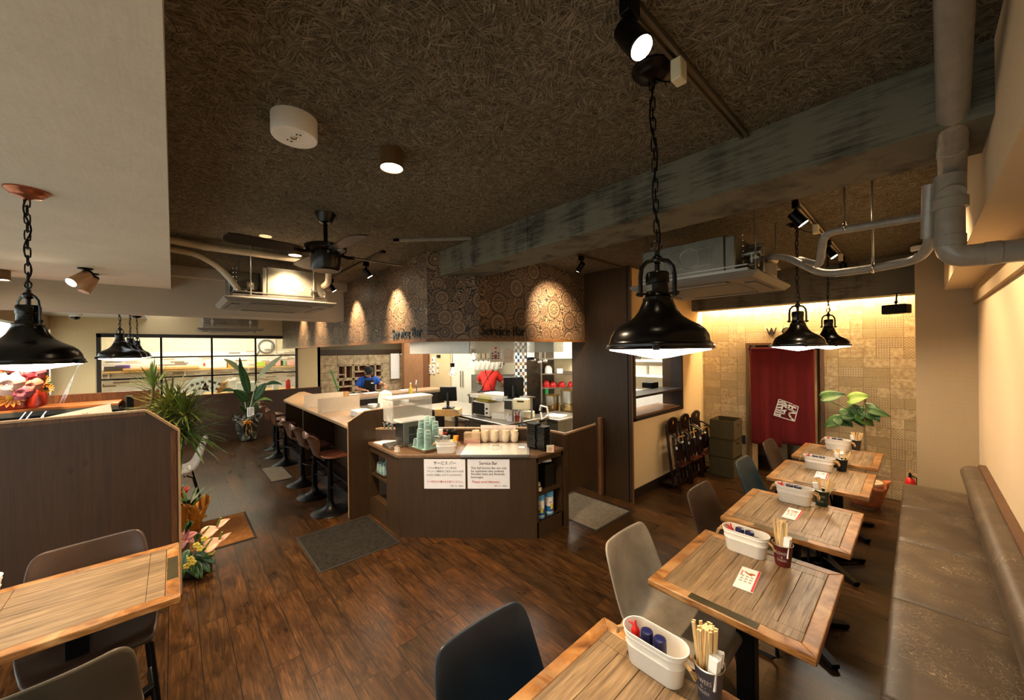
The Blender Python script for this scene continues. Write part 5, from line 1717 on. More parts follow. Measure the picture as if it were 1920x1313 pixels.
# left open cabinet (faces -Y) between X -4.1 and -3.4 and right one (faces +X) between Y 2.54 and 2.93
mb = MB()
mb.bx(-3.66, -3.405, 1.60, 1.62, 0.0, Tz - 0.03)
mb.build('left_panel', M['panel'], sb)
mb = MB().bx(-4.12, -3.66, 1.60, 1.62, 0.70, Tz - 0.03).bx(-4.12, -3.66, 1.60, 1.62, 0.0, 0.19)
mb.bx(-4.12, -4.10, 1.60, 2.0, 0, Tz - .03).bx(-3.68, -3.66, 1.60, 2.0, 0, Tz - .03).bx(-4.12, -3.66, 1.98, 2.0, 0, Tz - .03).bx(-4.10, -3.68, 1.605, 1.98, 0.17, 0.19)
mb.build('left_cabinet', M['panel'], sb)
MB().bx(-4.10, -3.68, 1.61, 1.98, 0.44, 0.458).build('left_shelf', M['panel'], sb)
mb = MB().bx(-2.48, -2.46, 2.54, 2.93, 0.72, Tz - .03).bx(-2.48, -2.46, 2.54, 2.93, 0, 0.15)
mb.bx(-2.86, -2.46, 2.545, 2.565, 0, Tz - .03).bx(-2.86, -2.46, 2.91, 2.93, 0, Tz - .03).bx(-2.88, -2.86, 2.56, 2.93, 0, Tz - .03).bx(-2.86, -2.465, 2.565, 2.91, 0.13, 0.15)
mb.build('right_cabinet', M['panel'], sb)
MB().bx(-2.86, -2.468, 2.565, 2.91, 0.40, 0.418).build('right_shelf', M['panel'], sb)
pr([(-4.12, 1.585), (-3.405, 1.585), (-2.445, 2.545), (-2.445, 2.93), (-2.86, 2.93), (-4.12, 1.67)], Tz - 0.03, Tz).build('worktop', M['servetop'], sb, bevel=0.004)
# upstand behind the worktop
mb = MB()
mb.prism([(-4.12, 1.675), (-2.845, 2.95), (-2.875, 2.975), (-4.12, 1.73)], 0.0, 0.925)
mb.prism([(-2.88, 2.95), (-2.44, 2.95), (-2.44, 2.975), (-2.88, 2.975)], 0.0, 0.925)
mb.build('upstand', M['panel'], sb)
mb = MB()
mb.prism([(-4.12, 1.672), (-2.844, 2.947), (-2.877, 2.978), (-4.12, 1.735)], 0.925, 0.942)
mb.prism([(-2.88, 2.947), (-2.436, 2.947), (-2.436, 2.978), (-2.88, 2.978)], 0.925, 0.942)
mb.build('upstand_cap', M['edge'], sb)
MB().bx(-2.47, -2.43, 2.93, 2.98, 0, 0.925).build('end_post', M['panel'], sb)

# low gate between counter and dark panel
g = thing('swing_gate', 'dark wooden swing gate beside the self-service counter', 'gate', (-2.45, 2.99, 0), math.radians(6.5))
MB().bx(-0.013, 0.013, 0.0, 0.58, 0.33, 0.925).build('gate_leaf', M['panel'], g)
MB().bx(-0.015, 0.015, 0.0, 0.58, 0.925, 0.942).build('gate_cap', M['edge'], g)
MB().cyl((0, 0.59, 0.90), (0, 0.59, 0.96), 0.014).cyl((0, 0.59, 0.4), (0, 0.59, 0.46), 0.014).build('hinge', M['chrome'], g)
tag(MB().bx(-0.022, 0.022, -0.03, 0.02, 0, 0.95).build('gate_post', wood_mat('gate_post_wood', '#6a452a', '#8b6039', (20, 20, 2), 0.45), loc=(-2.665, 3.905, 0)), 'brown hinge post standing against the dark panel wall', 'post')

# two printed signs on the counter front
e1 = Vector((0.7071, 0.7071, 0))
nf = Vector((0.7071, -0.7071, 0))
def on_front(px, py):
    d = ray(px, py)
    # plane x - y = -5.0 -> with y-x = 5.0
    t = (5.0) / (d.y - d.x)
    return Vector((0, 0, EYE)) + d * t
def sign(pl, pr_, label, draw):
    a, b = on_front(*pl), on_front(*pr_)
    w = (Vector((b.x, b.y, 0)) - Vector((a.x, a.y, 0))).length
    h = a.z - b.z
    c = (a + b) / 2 + nf * 0.004
    root = thing('notice_sign', label, 'sign', c, PI / 4, 'notices on the counter front')
    MB().box((0, 0, 0), (w, 0.002, h)).build('sign_board', pm('sign_white', '#e4e2e6', 0.5, var=0.03), root)
    draw(root, w, h)
    return root
ink = pm('sign_ink', '#2a2426', 0.6)
redink = pm('sign_red_ink', '#b83a34', 0.6)
brink = pm('sign_brown_ink', '#3a2224', 0.6)
def tline(root, s_, x, z, width, height, m, wt=0.012):
    o = text('sign_lettering', s_, m, root, (x, -0.0022, z), (PI / 2, 0, 0), width=width, height=height, align='LEFT', weight=wt)
    return o
def draw_jp(root, w, h):
    x0 = -w / 2
    L = [('サービス バー', .23, .86, .54, .125, brink), ('こちらの商品はラーメンまたは', .06, .70, .72, .072, ink), ('アルコール飲料をご注文いただいた方', .06, .585, .89, .072, ink), ('のみのご利用とさせていただきます。', .06, .46, .86, .072, ink), ('食べ切れる分量のみお取りください。', .07, .235, .87, .075, redink), ('沖縄らーめん・通堂本店', .64, .095, .31, .04, ink)]
    for s_, x, z, ww, hh, m in L:
        tline(root, s_, x0 + x * w, -h / 2 + z * h, ww * w, hh * h, m)
def draw_en(root, w, h):
    x0 = -w / 2
    L = [('Service Bar', .28, .86, .43, .115, brink), ('This Self Service Bar are only', .08, .70, .85, .095, ink), ('for customers who ordered', .08, .595, .78, .08, ink), ('Noodles menu and Alcoholic', .08, .495, .80, .08, ink), ('beverages.', .08, .39, .30, .095, ink), ('Please avoid leftovers.', .105, .23, .66, .085, redink), ('沖縄らーめん・通堂本店', .63, .095, .31, .04, ink)]
    for s_, x, z, ww, hh, m in L:
        tline(root, s_, x0 + x * w, -h / 2 + z * h, ww * w, hh * h, m)
sign((795, 861), (873, 916.5), 'white Japanese notice on the counter front, left one of the pair', draw_jp)
sign((876.5, 861), (956, 916.5), 'white English Service Bar notice on the counter front', draw_en)

# Service Bar letters on the papered soffit
ltr = pm('dark_raised_letter', '#12161a', 0.5)
tag(text('soffit_lettering', 'Service Bar', pm('slate_letter', '#3c454c', 0.5), None, (-3.66, 1.822, 1.99), (PI / 2, 0, 0), width=0.66, height=0.105, extrude=0.005), 'raised Service Bar lettering on the long left soffit face', 'lettering')
rr = math.atan2(C3[1] - C2[1], C3[0] - C2[0])
tag(text('soffit_lettering', 'Service Bar', ltr, None, (-2.905, 2.55, 1.995), (PI / 2, 0, rr), width=0.60, height=0.10, extrude=0.008), 'raised Service Bar lettering on the right soffit face', 'lettering')
# puck lights under the soffit rim
pk = thing('puck_light', '', 'light')
MB().lathe([(0.034, 0), (0.034, -0.008), (0.028, -0.010)], 20).build('puck_body', M['chrome'], pk)
MB().lathe([(0.027, -0.0102), (0.002, -0.013)], 18).build('puck_glow', M['puck'], pk)
pl = [(-3.75 - 0.62 * i, 1.875) for i in range(8)] + [(-2.955, 2.55), (-2.945, 3.35)]
for i, (x, y) in enumerate(pl):
    lab = 'small recessed puck light under the left rim of the papered soffit' if i < 8 else ('small recessed puck light under the right soffit face, nearer the corner' if i == 8 else 'small recessed puck light under the right soffit face, nearer the dark panel')
    if i == 0:
        pk.location = (x, y, SZ - 0.012)
        pk['label'] = lab
        pk['group'] = 'puck lights under the soffit'
    else:
        dup(pk, (x, y, SZ - 0.012), None, lab, 'puck lights under the soffit')
for (x, y) in ((-4.4, 1.95), (-5.6, 1.95), (-7.0, 1.95), (-3.05, 2.35), (-3.0, 3.0)):
    spot('spot_beam', (x, y, SZ - 0.05), (x, y, 0), 9, WARM, 100, 0.8, 0.03)
# ------------------------------------------------------------------ things on the service counter
S45 = PI / 4
TOP = 0.8005
def on_line(px, py, c):
    d = ray(px, py)
    return Vector((0, 0, EYE)) + d * (c / (d.y - d.x))
dp = thing('drink_dispenser', 'grey drink dispenser with a cloudy plastic tank on the counter', 'dispenser', (-3.71, 1.92, TOP))
MB().bx(-0.10, 0.10, -0.16, 0.17, 0.0, 0.262).build('base_body', pm('dispenser_grey', '#77736b', 0.4, 0.5, var=0.06), dp, bevel=0.005)
MB().bx(-0.085, 0.085, -0.166, -0.158, 0.05, 0.25).build('front_panel', pm('dispenser_dark', '#34322f', 0.4), dp, bevel=0.003)
mb = MB()
for r_ in range(2):
    for c in range(6):
        mb.bx(0.099, 0.103, -0.10 + c * 0.036, -0.072 + c * 0.036, 0.04 + r_ * 0.09, 0.115 + r_ * 0.09)
mb.build('vent_grille', pm('vent_dark', '#2e3230', 0.5), dp)
MB().bx(-0.115, 0.115, -0.29, 0.175, 0.262, 0.50).build('tank', cloudy_mat('tank_plastic', '#f6efe2', 0.34, 0.15), dp, bevel=0.02, seg=3)
MB().bx(-0.12, 0.12, -0.295, 0.18, 0.497, 0.525).build('tank_lid', cloudy_mat('white_lid', '#f0ebe0', 0.75, 0.3), dp, bevel=0.012, seg=3)
MB().bx(-0.115, 0.115, -0.20, 0.175, 0.258, 0.268).build('tank_tray', M['paper'], dp)
for x in (-0.05, 0.05):
    MB().cyl((x, -0.26, 0.19), (x, -0.26, 0.35), 0.012).cyl((x, -0.26, 0.255), (x, -0.30, 0.235), 0.009).cyl((x, -0.30, 0.25), (x, -0.30, 0.20), 0.010).box((x, -0.315, 0.255), (0.03, 0.02, 0.012)).build('tap', M['chrome'], dp)
MB().bx(-0.09, 0.09, -0.31, -0.165, 0.0, 0.035).build('drip_tray', M['steel'], dp, bevel=0.004)
MB().bx(-0.08, 0.08, -0.30, -0.175, 0.034, 0.038).build('drip_grid', M['acdark'], dp)
tag(MB().bx(-0.13, 0.13, -0.10, 0.10, 0, 0.004).build('cleaning_cloth', M['paper'], loc=(-3.93, 1.73, TOP), rz=0.1), 'white cloth on the counter left of the drink dispenser', 'cloth')
tag(MB().bx(-0.02, -0.004, -0.015, 0.015, 0, 0.05).bx(0.004, 0.02, -0.015, 0.015, 0, 0.042).bx(-0.03, 0.03, -0.02, 0.02, 0, 0.003).build('card_holder', M['acryl'], loc=on_line(748, 852, 5.07) * Vector((1, 1, 0)) + Vector((0, 0, TOP)) if False else (-3.52, 1.585 + 0.06, TOP), rz=0.4), 'tiny clear card holder in front of the drink dispenser', 'holder')

# tray of stacked glasses
tr = thing('glass_tray', 'grey metal tray full of upside-down glasses on the counter', 'tray', (-3.415, 1.905, TOP), 0.08)
def tray_mb(w, d, h):
    mb = MB()
    n = 8
    def rr_(w, d, r, z):
        out = []
        for (cx, cy, a0) in ((w - r, d - r, 0), (-w + r, d - r, PI / 2), (-w + r, -d + r, PI), (w - r, -d + r, 1.5 * PI)):
            for k in range(n + 1):
                a = a0 + PI / 2 * k / n
                out.append((cx + r * math.cos(a), cy + r * math.sin(a), z))
        return out
    rows = [rr_(w - .012, d - .012, .03, 0), rr_(w, d, .036, h), rr_(w + .006, d + .006, .04, h), rr_(w + .006, d + .006, .04, h + .003), rr_(w - .002, d - .002, .035, h + .003), rr_(w - .014, d - .014, .03, 0.003)]
    m = len(rows[0])
    vs = [p for r in rows for p in r]
    fs = [(j * m + k, j * m + (k + 1) % m, (j + 1) * m + (k + 1) % m, (j + 1) * m + k) for j in range(len(rows) - 1) for k in range(m)]
    fs += [tuple(range(m - 1, -1, -1)), tuple((len(rows) - 1) * m + k for k in range(m))]
    return mb.add(vs, fs)
tray_mb(0.165, 0.125, 0.03).build('tray_body', M['steel'], tr)
tray_mb(0.145, 0.105, 0.004).build('tray_liner', pm('aqua_liner', '#c9e6e0', 0.4), tr, loc=(0, 0, 0.004))
tumb = MB().lathe([(0.0360, 0.0), (0.0365, 0.002), (0.0290, 0.084), (0.026, 0.088), (0.002, 0.088)], 22, cap0=False, cap1=False).lathe([(0.0340, 0.0), (0.0275, 0.080)], 22, cap0=False, cap1=False).torus((0, 0, 0.002), 0.035, 0.0018, n=22, m=6).torus((0, 0, 0.040), 0.0325, 0.0016, n=22, m=6)
tumb_me = tumb.mesh('glass_tumbler', M['aqua'])
tc = Matrix.Translation((-3.415, 1.905, TOP + 0.0115)) @ Matrix.Rotation(0.08, 4, 'Z')
stacks = [(-0.085, -0.055, 1), (-0.105, 0.020, 6), (-0.020, -0.052, 4), (-0.045, 0.055, 7), (0.045, -0.010, 6), (0.030, 0.062, 7), (0.105, 0.045, 6), (0.108, -0.045, 4)]
for si, (sx_, sy_, n) in enumerate(stacks):
    nm = ('single upside-down glass at the front corner of the tray', 'tall glass stack at the left edge of the tray', 'short glass stack at the front of the tray', 'tallest glass stack at the back of the tray', 'glass stack in the middle of the tray', 'glass stack at the back right of the tray', 'glass stack at the right end of the tray', 'low glass stack beside the cutlery bucket')[si]
    for k in range(n):
        o = bpy.data.objects.new('glass_tumbler', tumb_me)
        COL.objects.link(o)
        p = tc @ Vector((sx_, sy_, 0.037 * k))
        o.location = p
        tag(o, 'clear tumbler in the ' + nm if n > 1 else nm, 'glass', 'tumblers in the ' + nm if n > 1 else None)

# cutlery bucket
cb = thing('cutlery_bucket', 'white oval bucket of spoons and forks on the counter edge', 'bucket', (-3.135, 1.975, TOP), S45 + 0.12)
caddy_mb().build('tub_body', M['white_metal'], cb, angle=50)
for s in (-1, 1):
    pts = [(s * 0.106, 0.016, 0.098), (s * 0.124, 0.020, 0.090), (s * 0.134, 0.012, 0.066), (s * 0.134, -0.012, 0.062), (s * 0.124, -0.020, 0.088), (s * 0.106, -0.016, 0.098)]
    MB().tube(pts, lambda i: 0.0062, 8).build('rope_handle', M['rope'], cb)
cbM = Matrix.Translation((-3.135, 1.975, TOP + 0.006)) @ Matrix.Rotation(S45 + 0.12, 4, 'Z')
fork = MB().box((0, 0, 0.07), (0.008, 0.003, 0.14)).sph((0, 0, 0.15), 0.011, (1, 0.3, 1.5), 10, 6).mesh('spoon', M['steel'])
yel = MB().box((0, 0, 0.08), (0.013, 0.005, 0.16)).mesh('plastic_spoon', pm('yellow_plastic', '#e2b92e', 0.4))
oran = MB().box((0, 0, 0.08), (0.013, 0.005, 0.16)).mesh('plastic_spoon', pm('orange_plastic', '#d9622a', 0.4))
rs = random.Random(5)
def put(me, name, Mx, rot, lab, cat, grp=None):
    o = bpy.data.objects.new(name, me)
    COL.objects.link(o)
    o.matrix_world = Mx @ Matrix.Rotation(rot[0], 4, 'Y') @ Matrix.Rotation(rot[1], 4, 'X')
    return tag(o, lab, cat, grp)
for k in range(11):
    x = -0.085 + 0.012 * k
    put(fork, 'spoon', cbM @ Matrix.Translation((x, rs.uniform(-.015, .015), 0)), (-0.15 + 0.01 * k, rs.uniform(-.1, .1)), 'steel spoon standing in the oval cutlery bucket', 'spoon', 'steel spoons in the cutlery bucket')
for k in range(4):
    put(yel, 'plastic_spoon', cbM @ Matrix.Translation((0.052 + 0.010 * k, 0.012 * (k % 2) - .005, 0)), (0.15, 0.0), 'yellow plastic spoon in the oval cutlery bucket', 'spoon', 'yellow spoons in the cutlery bucket')
for k in range(2):
    put(oran, 'plastic_spoon', cbM @ Matrix.Translation((0.082, -0.008 + 0.014 * k, 0)), (0.2, 0.0), 'orange plastic spoon at the end of the cutlery bucket', 'spoon', 'orange spoons in the cutlery bucket')

# clear box with a pink base, five stacks of cream cups
bx_ = thing('acrylic_box', 'clear lidded box on a pink base left of the cream cups', 'box', (-3.262, 2.405 - 0.02, TOP), S45)
MB().bx(-0.088, 0.088, -0.045, 0.045, 0.0, 0.045).build('pink_base', pm('pink_terrazzo', '#b98f80', 0.5, var=0.15, vs=80), bx_, bevel=0.003)
MB().bx(-0.088, 0.088, -0.045, 0.045, 0.046, 0.115).build('clear_body', cloudy_mat('amber_clear', '#d8bc98', 0.45, 0.25), bx_, bevel=0.003)
cup_me = MB().lathe([(0.022, 0.0), (0.024, 0.001), (0.0385, 0.020), (0.0405, 0.058), (0.0415, 0.060), (0.0405, 0.0605), (0.0385, 0.058), (0.035, 0.022), (0.002, 0.006)], 26).mesh('cream_cup', M['ceram'])
for si, px_ in enumerate((892, 909, 927, 948, 965)):
    p = on_line(px_, 826, 5.685)
    nm = ('first', 'second', 'third', 'fourth', 'fifth')[si]
    for k in range(4):
        o = bpy.data.objects.new('cream_cup', cup_me)
        COL.objects.link(o)
        o.location = (p.x + 0.002 * math.sin(k * 2.3 + si), p.y + 0.002 * math.cos(k * 1.7 + si), TOP + 0.0225 * k)
        tag(o, 'cream ceramic cup in the %s stack from the clear box' % nm, 'cup', 'cups in the %s stack from the clear box' % nm)
ps = thing('notice_card', 'white paper notice standing behind the cream cups', 'sign', on_line(934, 803, 5.765) * Vector((1, 1, 0)) + Vector((0, 0, TOP)), S45)
MB().box((0, 0, 0.087), (0.385, 0.003, 0.174)).build('card', pm('notice_pinkish_white', '#efe3da', 0.8, var=0.03), ps)
for (s_, z, w_, h_, m) in (('サービス バー', .158, .12, .016, redink), ('こちらの商品はラーメンまたはアルコール飲料をご注文', .132, .33, .013, redink), ('いただいた方のみのご利用とさせていただきます。', .110, .32, .013, redink)):
    text('card_lettering', s_, m, ps, (0, -0.0022, z), (PI / 2, 0, 0), width=w_, height=h_)

# steel lid with handle and label
ld = thing('counter_cover', 'wide polished steel lid with a small handle on the counter', 'lid', (-2.868, 2.394, TOP), S45)
MB().bx(-0.33, 0.33, -0.215, 0.215, 0, 0.012).build('lid_plate', pm('polished_steel', '#e6e0d4', 0.24, 0.75, var=0.04, vs=3), ld, bevel=0.004)
MB().tube(smooth([(-0.045, -0.01, 0.012), (-0.045, -0.01, 0.04), (0.045, -0.01, 0.04), (0.045, -0.01, 0.012)], 4, 0.012), 0.005, 8).build('handle', M['chrome'], ld)
MB().bx(0.22, 0.28, 0.02, 0.07, 0.012, 0.0135).build('paper_label', M['paper'], ld)
MB().bx(-0.325, 0.325, -0.222, -0.214, -0.012, 0.010).build('front_lip', M['steel'], ld)

# black stacked trays, red-edged card, bowls, spray bottle, napkins
tb = MB().bx(-0.055, 0.055, -0.048, 0.048, 0.002, 0.0165).bx(-0.050, 0.050, -0.043, 0.043, 0, 0.002).bx(-0.058, 0.058, -0.051, 0.051, 0.0165, 0.0185).mesh('black_tray', pm('black_lacquer', '#101010', 0.3, spec=0.5), False)
for si, (x, y, n) in enumerate(((-2.64, 2.70, 13), (-2.535, 2.72, 12))):
    nm = ('left, taller', 'right, lower')[si]
    for k in range(n):
        o = bpy.data.objects.new('black_tray', tb)
        COL.objects.link(o)
        o.location = (x + 0.0015 * math.sin(k * 2.1), y + 0.0015 * math.cos(k * 1.3), TOP + 0.0198 * k)
        o.rotation_euler = (0, 0, 0.04)
        tag(o, 'small black tray in the %s stack beside the steel lid' % nm, 'tray', 'black trays in the %s stack' % nm)
cd = thing('price_card', 'small cream card with a red edge beside the black trays', 'card', P(1031, 850, z=TOP) + Vector((-0.02, 0.03, 0)), S45 + 0.1)
MB().box((0, 0, 0.034), (0.07, 0.02, 0.068)).build('card', M['ivory'], cd)
MB().box((0.037, 0, 0.034), (0.008, 0.021, 0.068)).build('red_edge', M['red'], cd)
mb = MB()
for k in range(4):
    mb.box((-0.004, -0.0105, 0.044 - 0.010 * k), (0.036, 0.001, 0.004))
mb.build('print_lines', redink, cd)
bowl = [(0.028, 0), (0.03, 0.008), (0.032, 0.010), (0.060, 0.045), (0.068, 0.075), (0.0675, 0.0765), (0.064, 0.073), (0.052, 0.040), (0.002, 0.014)]
def bowl_thing(p, m1, m2, lab, k=1.0):
    root = thing('lacquer_bowl', lab, 'bowl', p)
    MB().lathe([(r * k, z * k) for r, z in bowl[:6]], 28, cap1=False).build('bowl_outside', m1, root)
    MB().lathe([(r * k, z * k) for r, z in bowl[5:]], 28, cap0=False).build('bowl_inside', m2, root)
bl = pm('black_lacquer', '#101010', 0.3)
rl = pm('red_lacquer', '#9a2418', 0.25)
pb = on_line(829, 826, 5.60)
bowl_thing((pb.x, pb.y, TOP), bl, bl, 'black lacquer bowl under the red-lined one by the glasses')
bowl_thing((pb.x, pb.y, TOP + 0.034), bl, rl, 'red-lined lacquer bowl behind the tumblers')
pb = on_line(848, 826, 5.62)
for k in range(3):
    bowl_thing((pb.x, pb.y, TOP + 0.036 * k), bl, bl, ('lowest black bowl of the stack left of the clear box', 'middle black bowl of the stack left of the clear box', 'top black bowl of the stack left of the clear box')[k], 0.95)
p = on_line(813, 830, 5.66)
sp_ = thing('spray_bottle', 'white spray bottle with a purple trigger behind the glasses', 'bottle', (p.x, p.y, TOP))
MB().lathe([(0.033, 0), (0.035, 0.005), (0.035, 0.10), (0.028, 0.135), (0.014, 0.16), (0.013, 0.175)], 20).build('bottle_body', M['white'], sp_)
MB().box((0, -0.008, 0.20), (0.026, 0.06, 0.03)).build('spray_head', M['white'], sp_, bevel=0.006)
MB().cyl((0, 0, 0.172), (0, 0, 0.186), 0.016).box((0, -0.035, 0.172), (0.014, 0.008, 0.045)).build('purple_trigger', pm('purple_plastic', '#5b3078', 0.4), sp_)
p = on_line(822, 826, 5.64)
tag(MB().box((0, 0, 0.075), (0.09, 0.05, 0.15)).build('napkin_block', M['paper'], loc=(p.x, p.y, TOP), rz=S45, bevel=0.003), 'block of white paper napkins beside the spray bottle', 'napkins')

# shelves of the counter
tr2 = thing('glass_tray', 'grey tray of glasses in the left open shelf of the counter', 'tray', (-3.94, 1.715, 0.459))
tray_mb(0.125, 0.085, 0.025).build('tray_body', M['steel'], tr2)
for k, (dx, dy, n) in enumerate(((-0.08, -0.038, 2), (0.0, -0.04, 2), (0.078, -0.038, 3), (-0.045, 0.04, 3), (0.045, 0.04, 2))):
    for j in range(n):
        o = bpy.data.objects.new('glass_tumbler', tumb_me)
        COL.objects.link(o)
        o.location = (-3.94 + dx, 1.715 + dy, 0.4625 + 0.03 * j)
        tag(o, 'clear tumbler on the tray in the left counter shelf', 'glass', 'tumblers in the left counter shelf')
can = thing('wipe_canister', 'blue-lidded white wipe canister, left one on the bottom right shelf', 'canister', (-2.53, 2.66, 0.151))
def canister(root):
    MB().lathe([(0.042, 0), (0.044, 0.004), (0.044, 0.175), (0.040, 0.18)], 24).build('canister_body', M['white'], root)
    MB().lathe([(0.046, 0.175), (0.046, 0.218), (0.041, 0.224), (0.026, 0.224), (0.024, 0.216), (0.002, 0.216)], 24).lathe([(0.045, 0.0), (0.045, 0.018)], 24).build('blue_lid', pm('pale_blue_lid', '#5f9fc4', 0.35), root)
    MB().lathe([(0.0445, 0.03), (0.0445, 0.085)], 24, cap0=False, cap1=False).build('blue_label', pm('label_blue', '#2463a5', 0.5), root)
    MB().grid(lambda u, v: (0.0450 * math.cos(-0.9 + 0.8 * u), 0.0450 * math.sin(-0.9 + 0.8 * u), 0.055 + 0.05 * v), 8, 1).build('yellow_mark', pm('label_yellow', '#d8c834', 0.5), root)
    mb = MB().grid(lambda u, v: (0.0449 * math.cos(-1.1 + 0.3 * u), 0.0449 * math.sin(-1.1 + 0.3 * u), 0.118 + 0.012 * v), 6, 1)
    mb.build('red_mark', M['red'], root)
canister(can)
dup(can, (-2.53, 2.79, 0.151), 0.4, 'blue-lidded white wipe canister, right one on the bottom right shelf')
bin_ = MB().bx(-0.07, 0.07, -0.055, 0.055, 0, 0.004)
for (a, b, c, d) in ((-.07, -.066, -.055, .055), (.066, .07, -.055, .055), (-.07, .07, -.055, -.051), (-.07, .07, .051, .055)):
    bin_.bx(a, b, c, d, 0, 0.055)
bin_me = bin_.mesh('black_basket', pm('black_basket', '#17150f', 0.4, spec=0.5), False)
for c in range(2):
    for k in range(4):
        o = bpy.data.objects.new('black_basket', bin_me)
        COL.objects.link(o)
        o.location = (-2.70 + 0.02 * c + 0.10 * c, 2.69 + 0.115 * c - 0.0, 0.419 + 0.056 * k)
        o.rotation_euler = (0, 0, PI / 2 if c else 0.0)
        tag(o, 'small black basket in the %s stack on the upper right shelf' % ('inner' if c == 0 else 'outer'), 'basket', 'black baskets on the upper right shelf, %s stack' % ('inner' if c == 0 else 'outer'))
def towel(p, rz, lab, s=1.0, m=None):
    def fn(u, v):
        a = 2 * PI * u
        r = 0.5 + 0.06 * math.sin(3 * a + v * 4)
        return ((v - 0.5) * 0.11 * s, 0.032 * s * math.cos(a) * 2 * r, 0.022 * s + 0.020 * s * math.sin(a) * 2 * r)
    mb = MB().grid(fn, 16, 8)
    return tag(mb.build('folded_towel', m or pm('beige_towel', '#c9b697', 0.95, bump=0.4, bs=150), loc=p, rz=rz, subdiv=1), lab, 'towel')
towel((-2.525, 2.60, 0.419), 0.5, 'beige towel at the bottom of the small pile by the black baskets')
towel((-2.54, 2.60, 0.462), 0.9, 'beige towel on top of the small pile by the black baskets', 0.95)
towel((-2.63, 2.70, 0.648), 0.2, 'white folded towel on the black baskets, left one', 1.0, M['paper'])
towel((-2.575, 2.80, 0.648), 1.2, 'white folded towel on the black baskets, right one', 0.9, M['paper'])

# ------------------------------------------------------------------ floor mats
def fmat(x0, x1, y0, y1, m, lab, rz=0):
    root = thing('floor_mat', lab, 'mat', ((x0 + x1) / 2, (y0 + y1) / 2, 0.0005), rz)
    w, d = (x1 - x0) / 2, (y1 - y0) / 2
    MB().bx(-w + .02, w - .02, -d + .02, d - .02, 0, 0.009).build('pile', m, root, bevel=0.003)
    MB().bx(-w, w, -d, d, 0, 0.005).build('rubber_edge', pm('mat_edge', '#231f1a', 0.8), root, bevel=0.002)
fmat(-4.09, -3.30, 0.86, 1.565, M['mat_dark'], 'charcoal floor mat in front of the drink dispenser')
fmat(-5.17, -4.37, 0.075, 0.59, M['mat_brown'], 'brown floor mat beside the left partition')
fmat(-6.90, -6.06, 0.98, 1.27, M['mat_grey'], 'grey floor mat under the bar stools')
fmat(-2.94, -2.15, 3.06, 3.72, M['mat_grey'], 'grey floor mat at the swing gate')
# staff-side flooring beyond the gate
fmat(-3.75, -2.98, 3.0, 3.88, pm('kitchen_mat', '#6f6552', 0.9), 'pale kitchen mat behind the swing gate')

# ------------------------------------------------------------------ the bar with stools
bar = thing('bar_counter', 'long pale-topped bar counter with acrylic dividers', 'counter', (-4.14, 1.38, 0))
mb = MB().prism([(-3.15, 0.0), (-0.025, 0.0), (-0.025, 0.60), (-4.35, 0.60), (-4.35, 0.50)], 0.968, 1.0)
mb.build('bar_top', M['bartop'], bar, bevel=0.004)
MB().prism([(-4.3, 0.42), (-0.03, 0.42), (-0.03, 0.45), (-4.3, 0.45)], 0, 0.968).build('back_panel', M['panel'], bar)
MB().bx(-3.6, -0.03, 0.10, 0.42, 0.0, 0.16).build('foot_step', M['darkbrown'], bar)
MB().bx(-1.90, -1.86, 0.0, 0.42, 0, 0.966).build('support_panel', M['panel'], bar)
MB().bx(-3.30, -3.26, 0.05, 0.42, 0, 0.966).build('support_panel', M['panel'], bar)
# tall end panel with a chamfered corner (plane X = -4.14)
T = Matrix(((0, 0, 1, 0), (1, 0, 0, 0), (0, 1, 0, 0), (0, 0, 0, 1)))
MB().prism([(0.0, 0.0), (0.70, 0.0), (0.70, 1.155), (0.175, 1.14), (0.0, 1.045)], -0.02, 0.02, T).build('end_panel', M['panel'], bar)
T2 = T
mb = MB()
mb.tube([(0, -0.001, 0.02), (0, -0.001, 1.046), (0, 0.175, 1.142), (0, 0.70, 1.157)], 0.006, 4)
mb.build('end_panel_edge', M['edge'], bar)
MB().bx(-3.55, -0.05, 0.06, 0.085, 0.30, 0.32).build('foot_rail', M['black'], bar)
for (x, lab) in ((-5.30, 'frosted acrylic divider on the bar nearer the service counter'), (-5.98, 'frosted acrylic divider on the bar nearer the back window')):
    r_ = thing('acrylic_divider', lab, 'divider', (x, 1.40, 1.001))
    MB().bx(-0.003, 0.003, -0.01, 0.53, 0, 0.19).build('acrylic_sheet', M['frost'], r_)
    MB().bx(-0.012, 0.012, -0.01, 0.53, 0, 0.012).cyl((0.0, 0.03, 0.03), (0.016, 0.03, 0.03), 0.010).build('divider_foot', M['acryl'], r_)

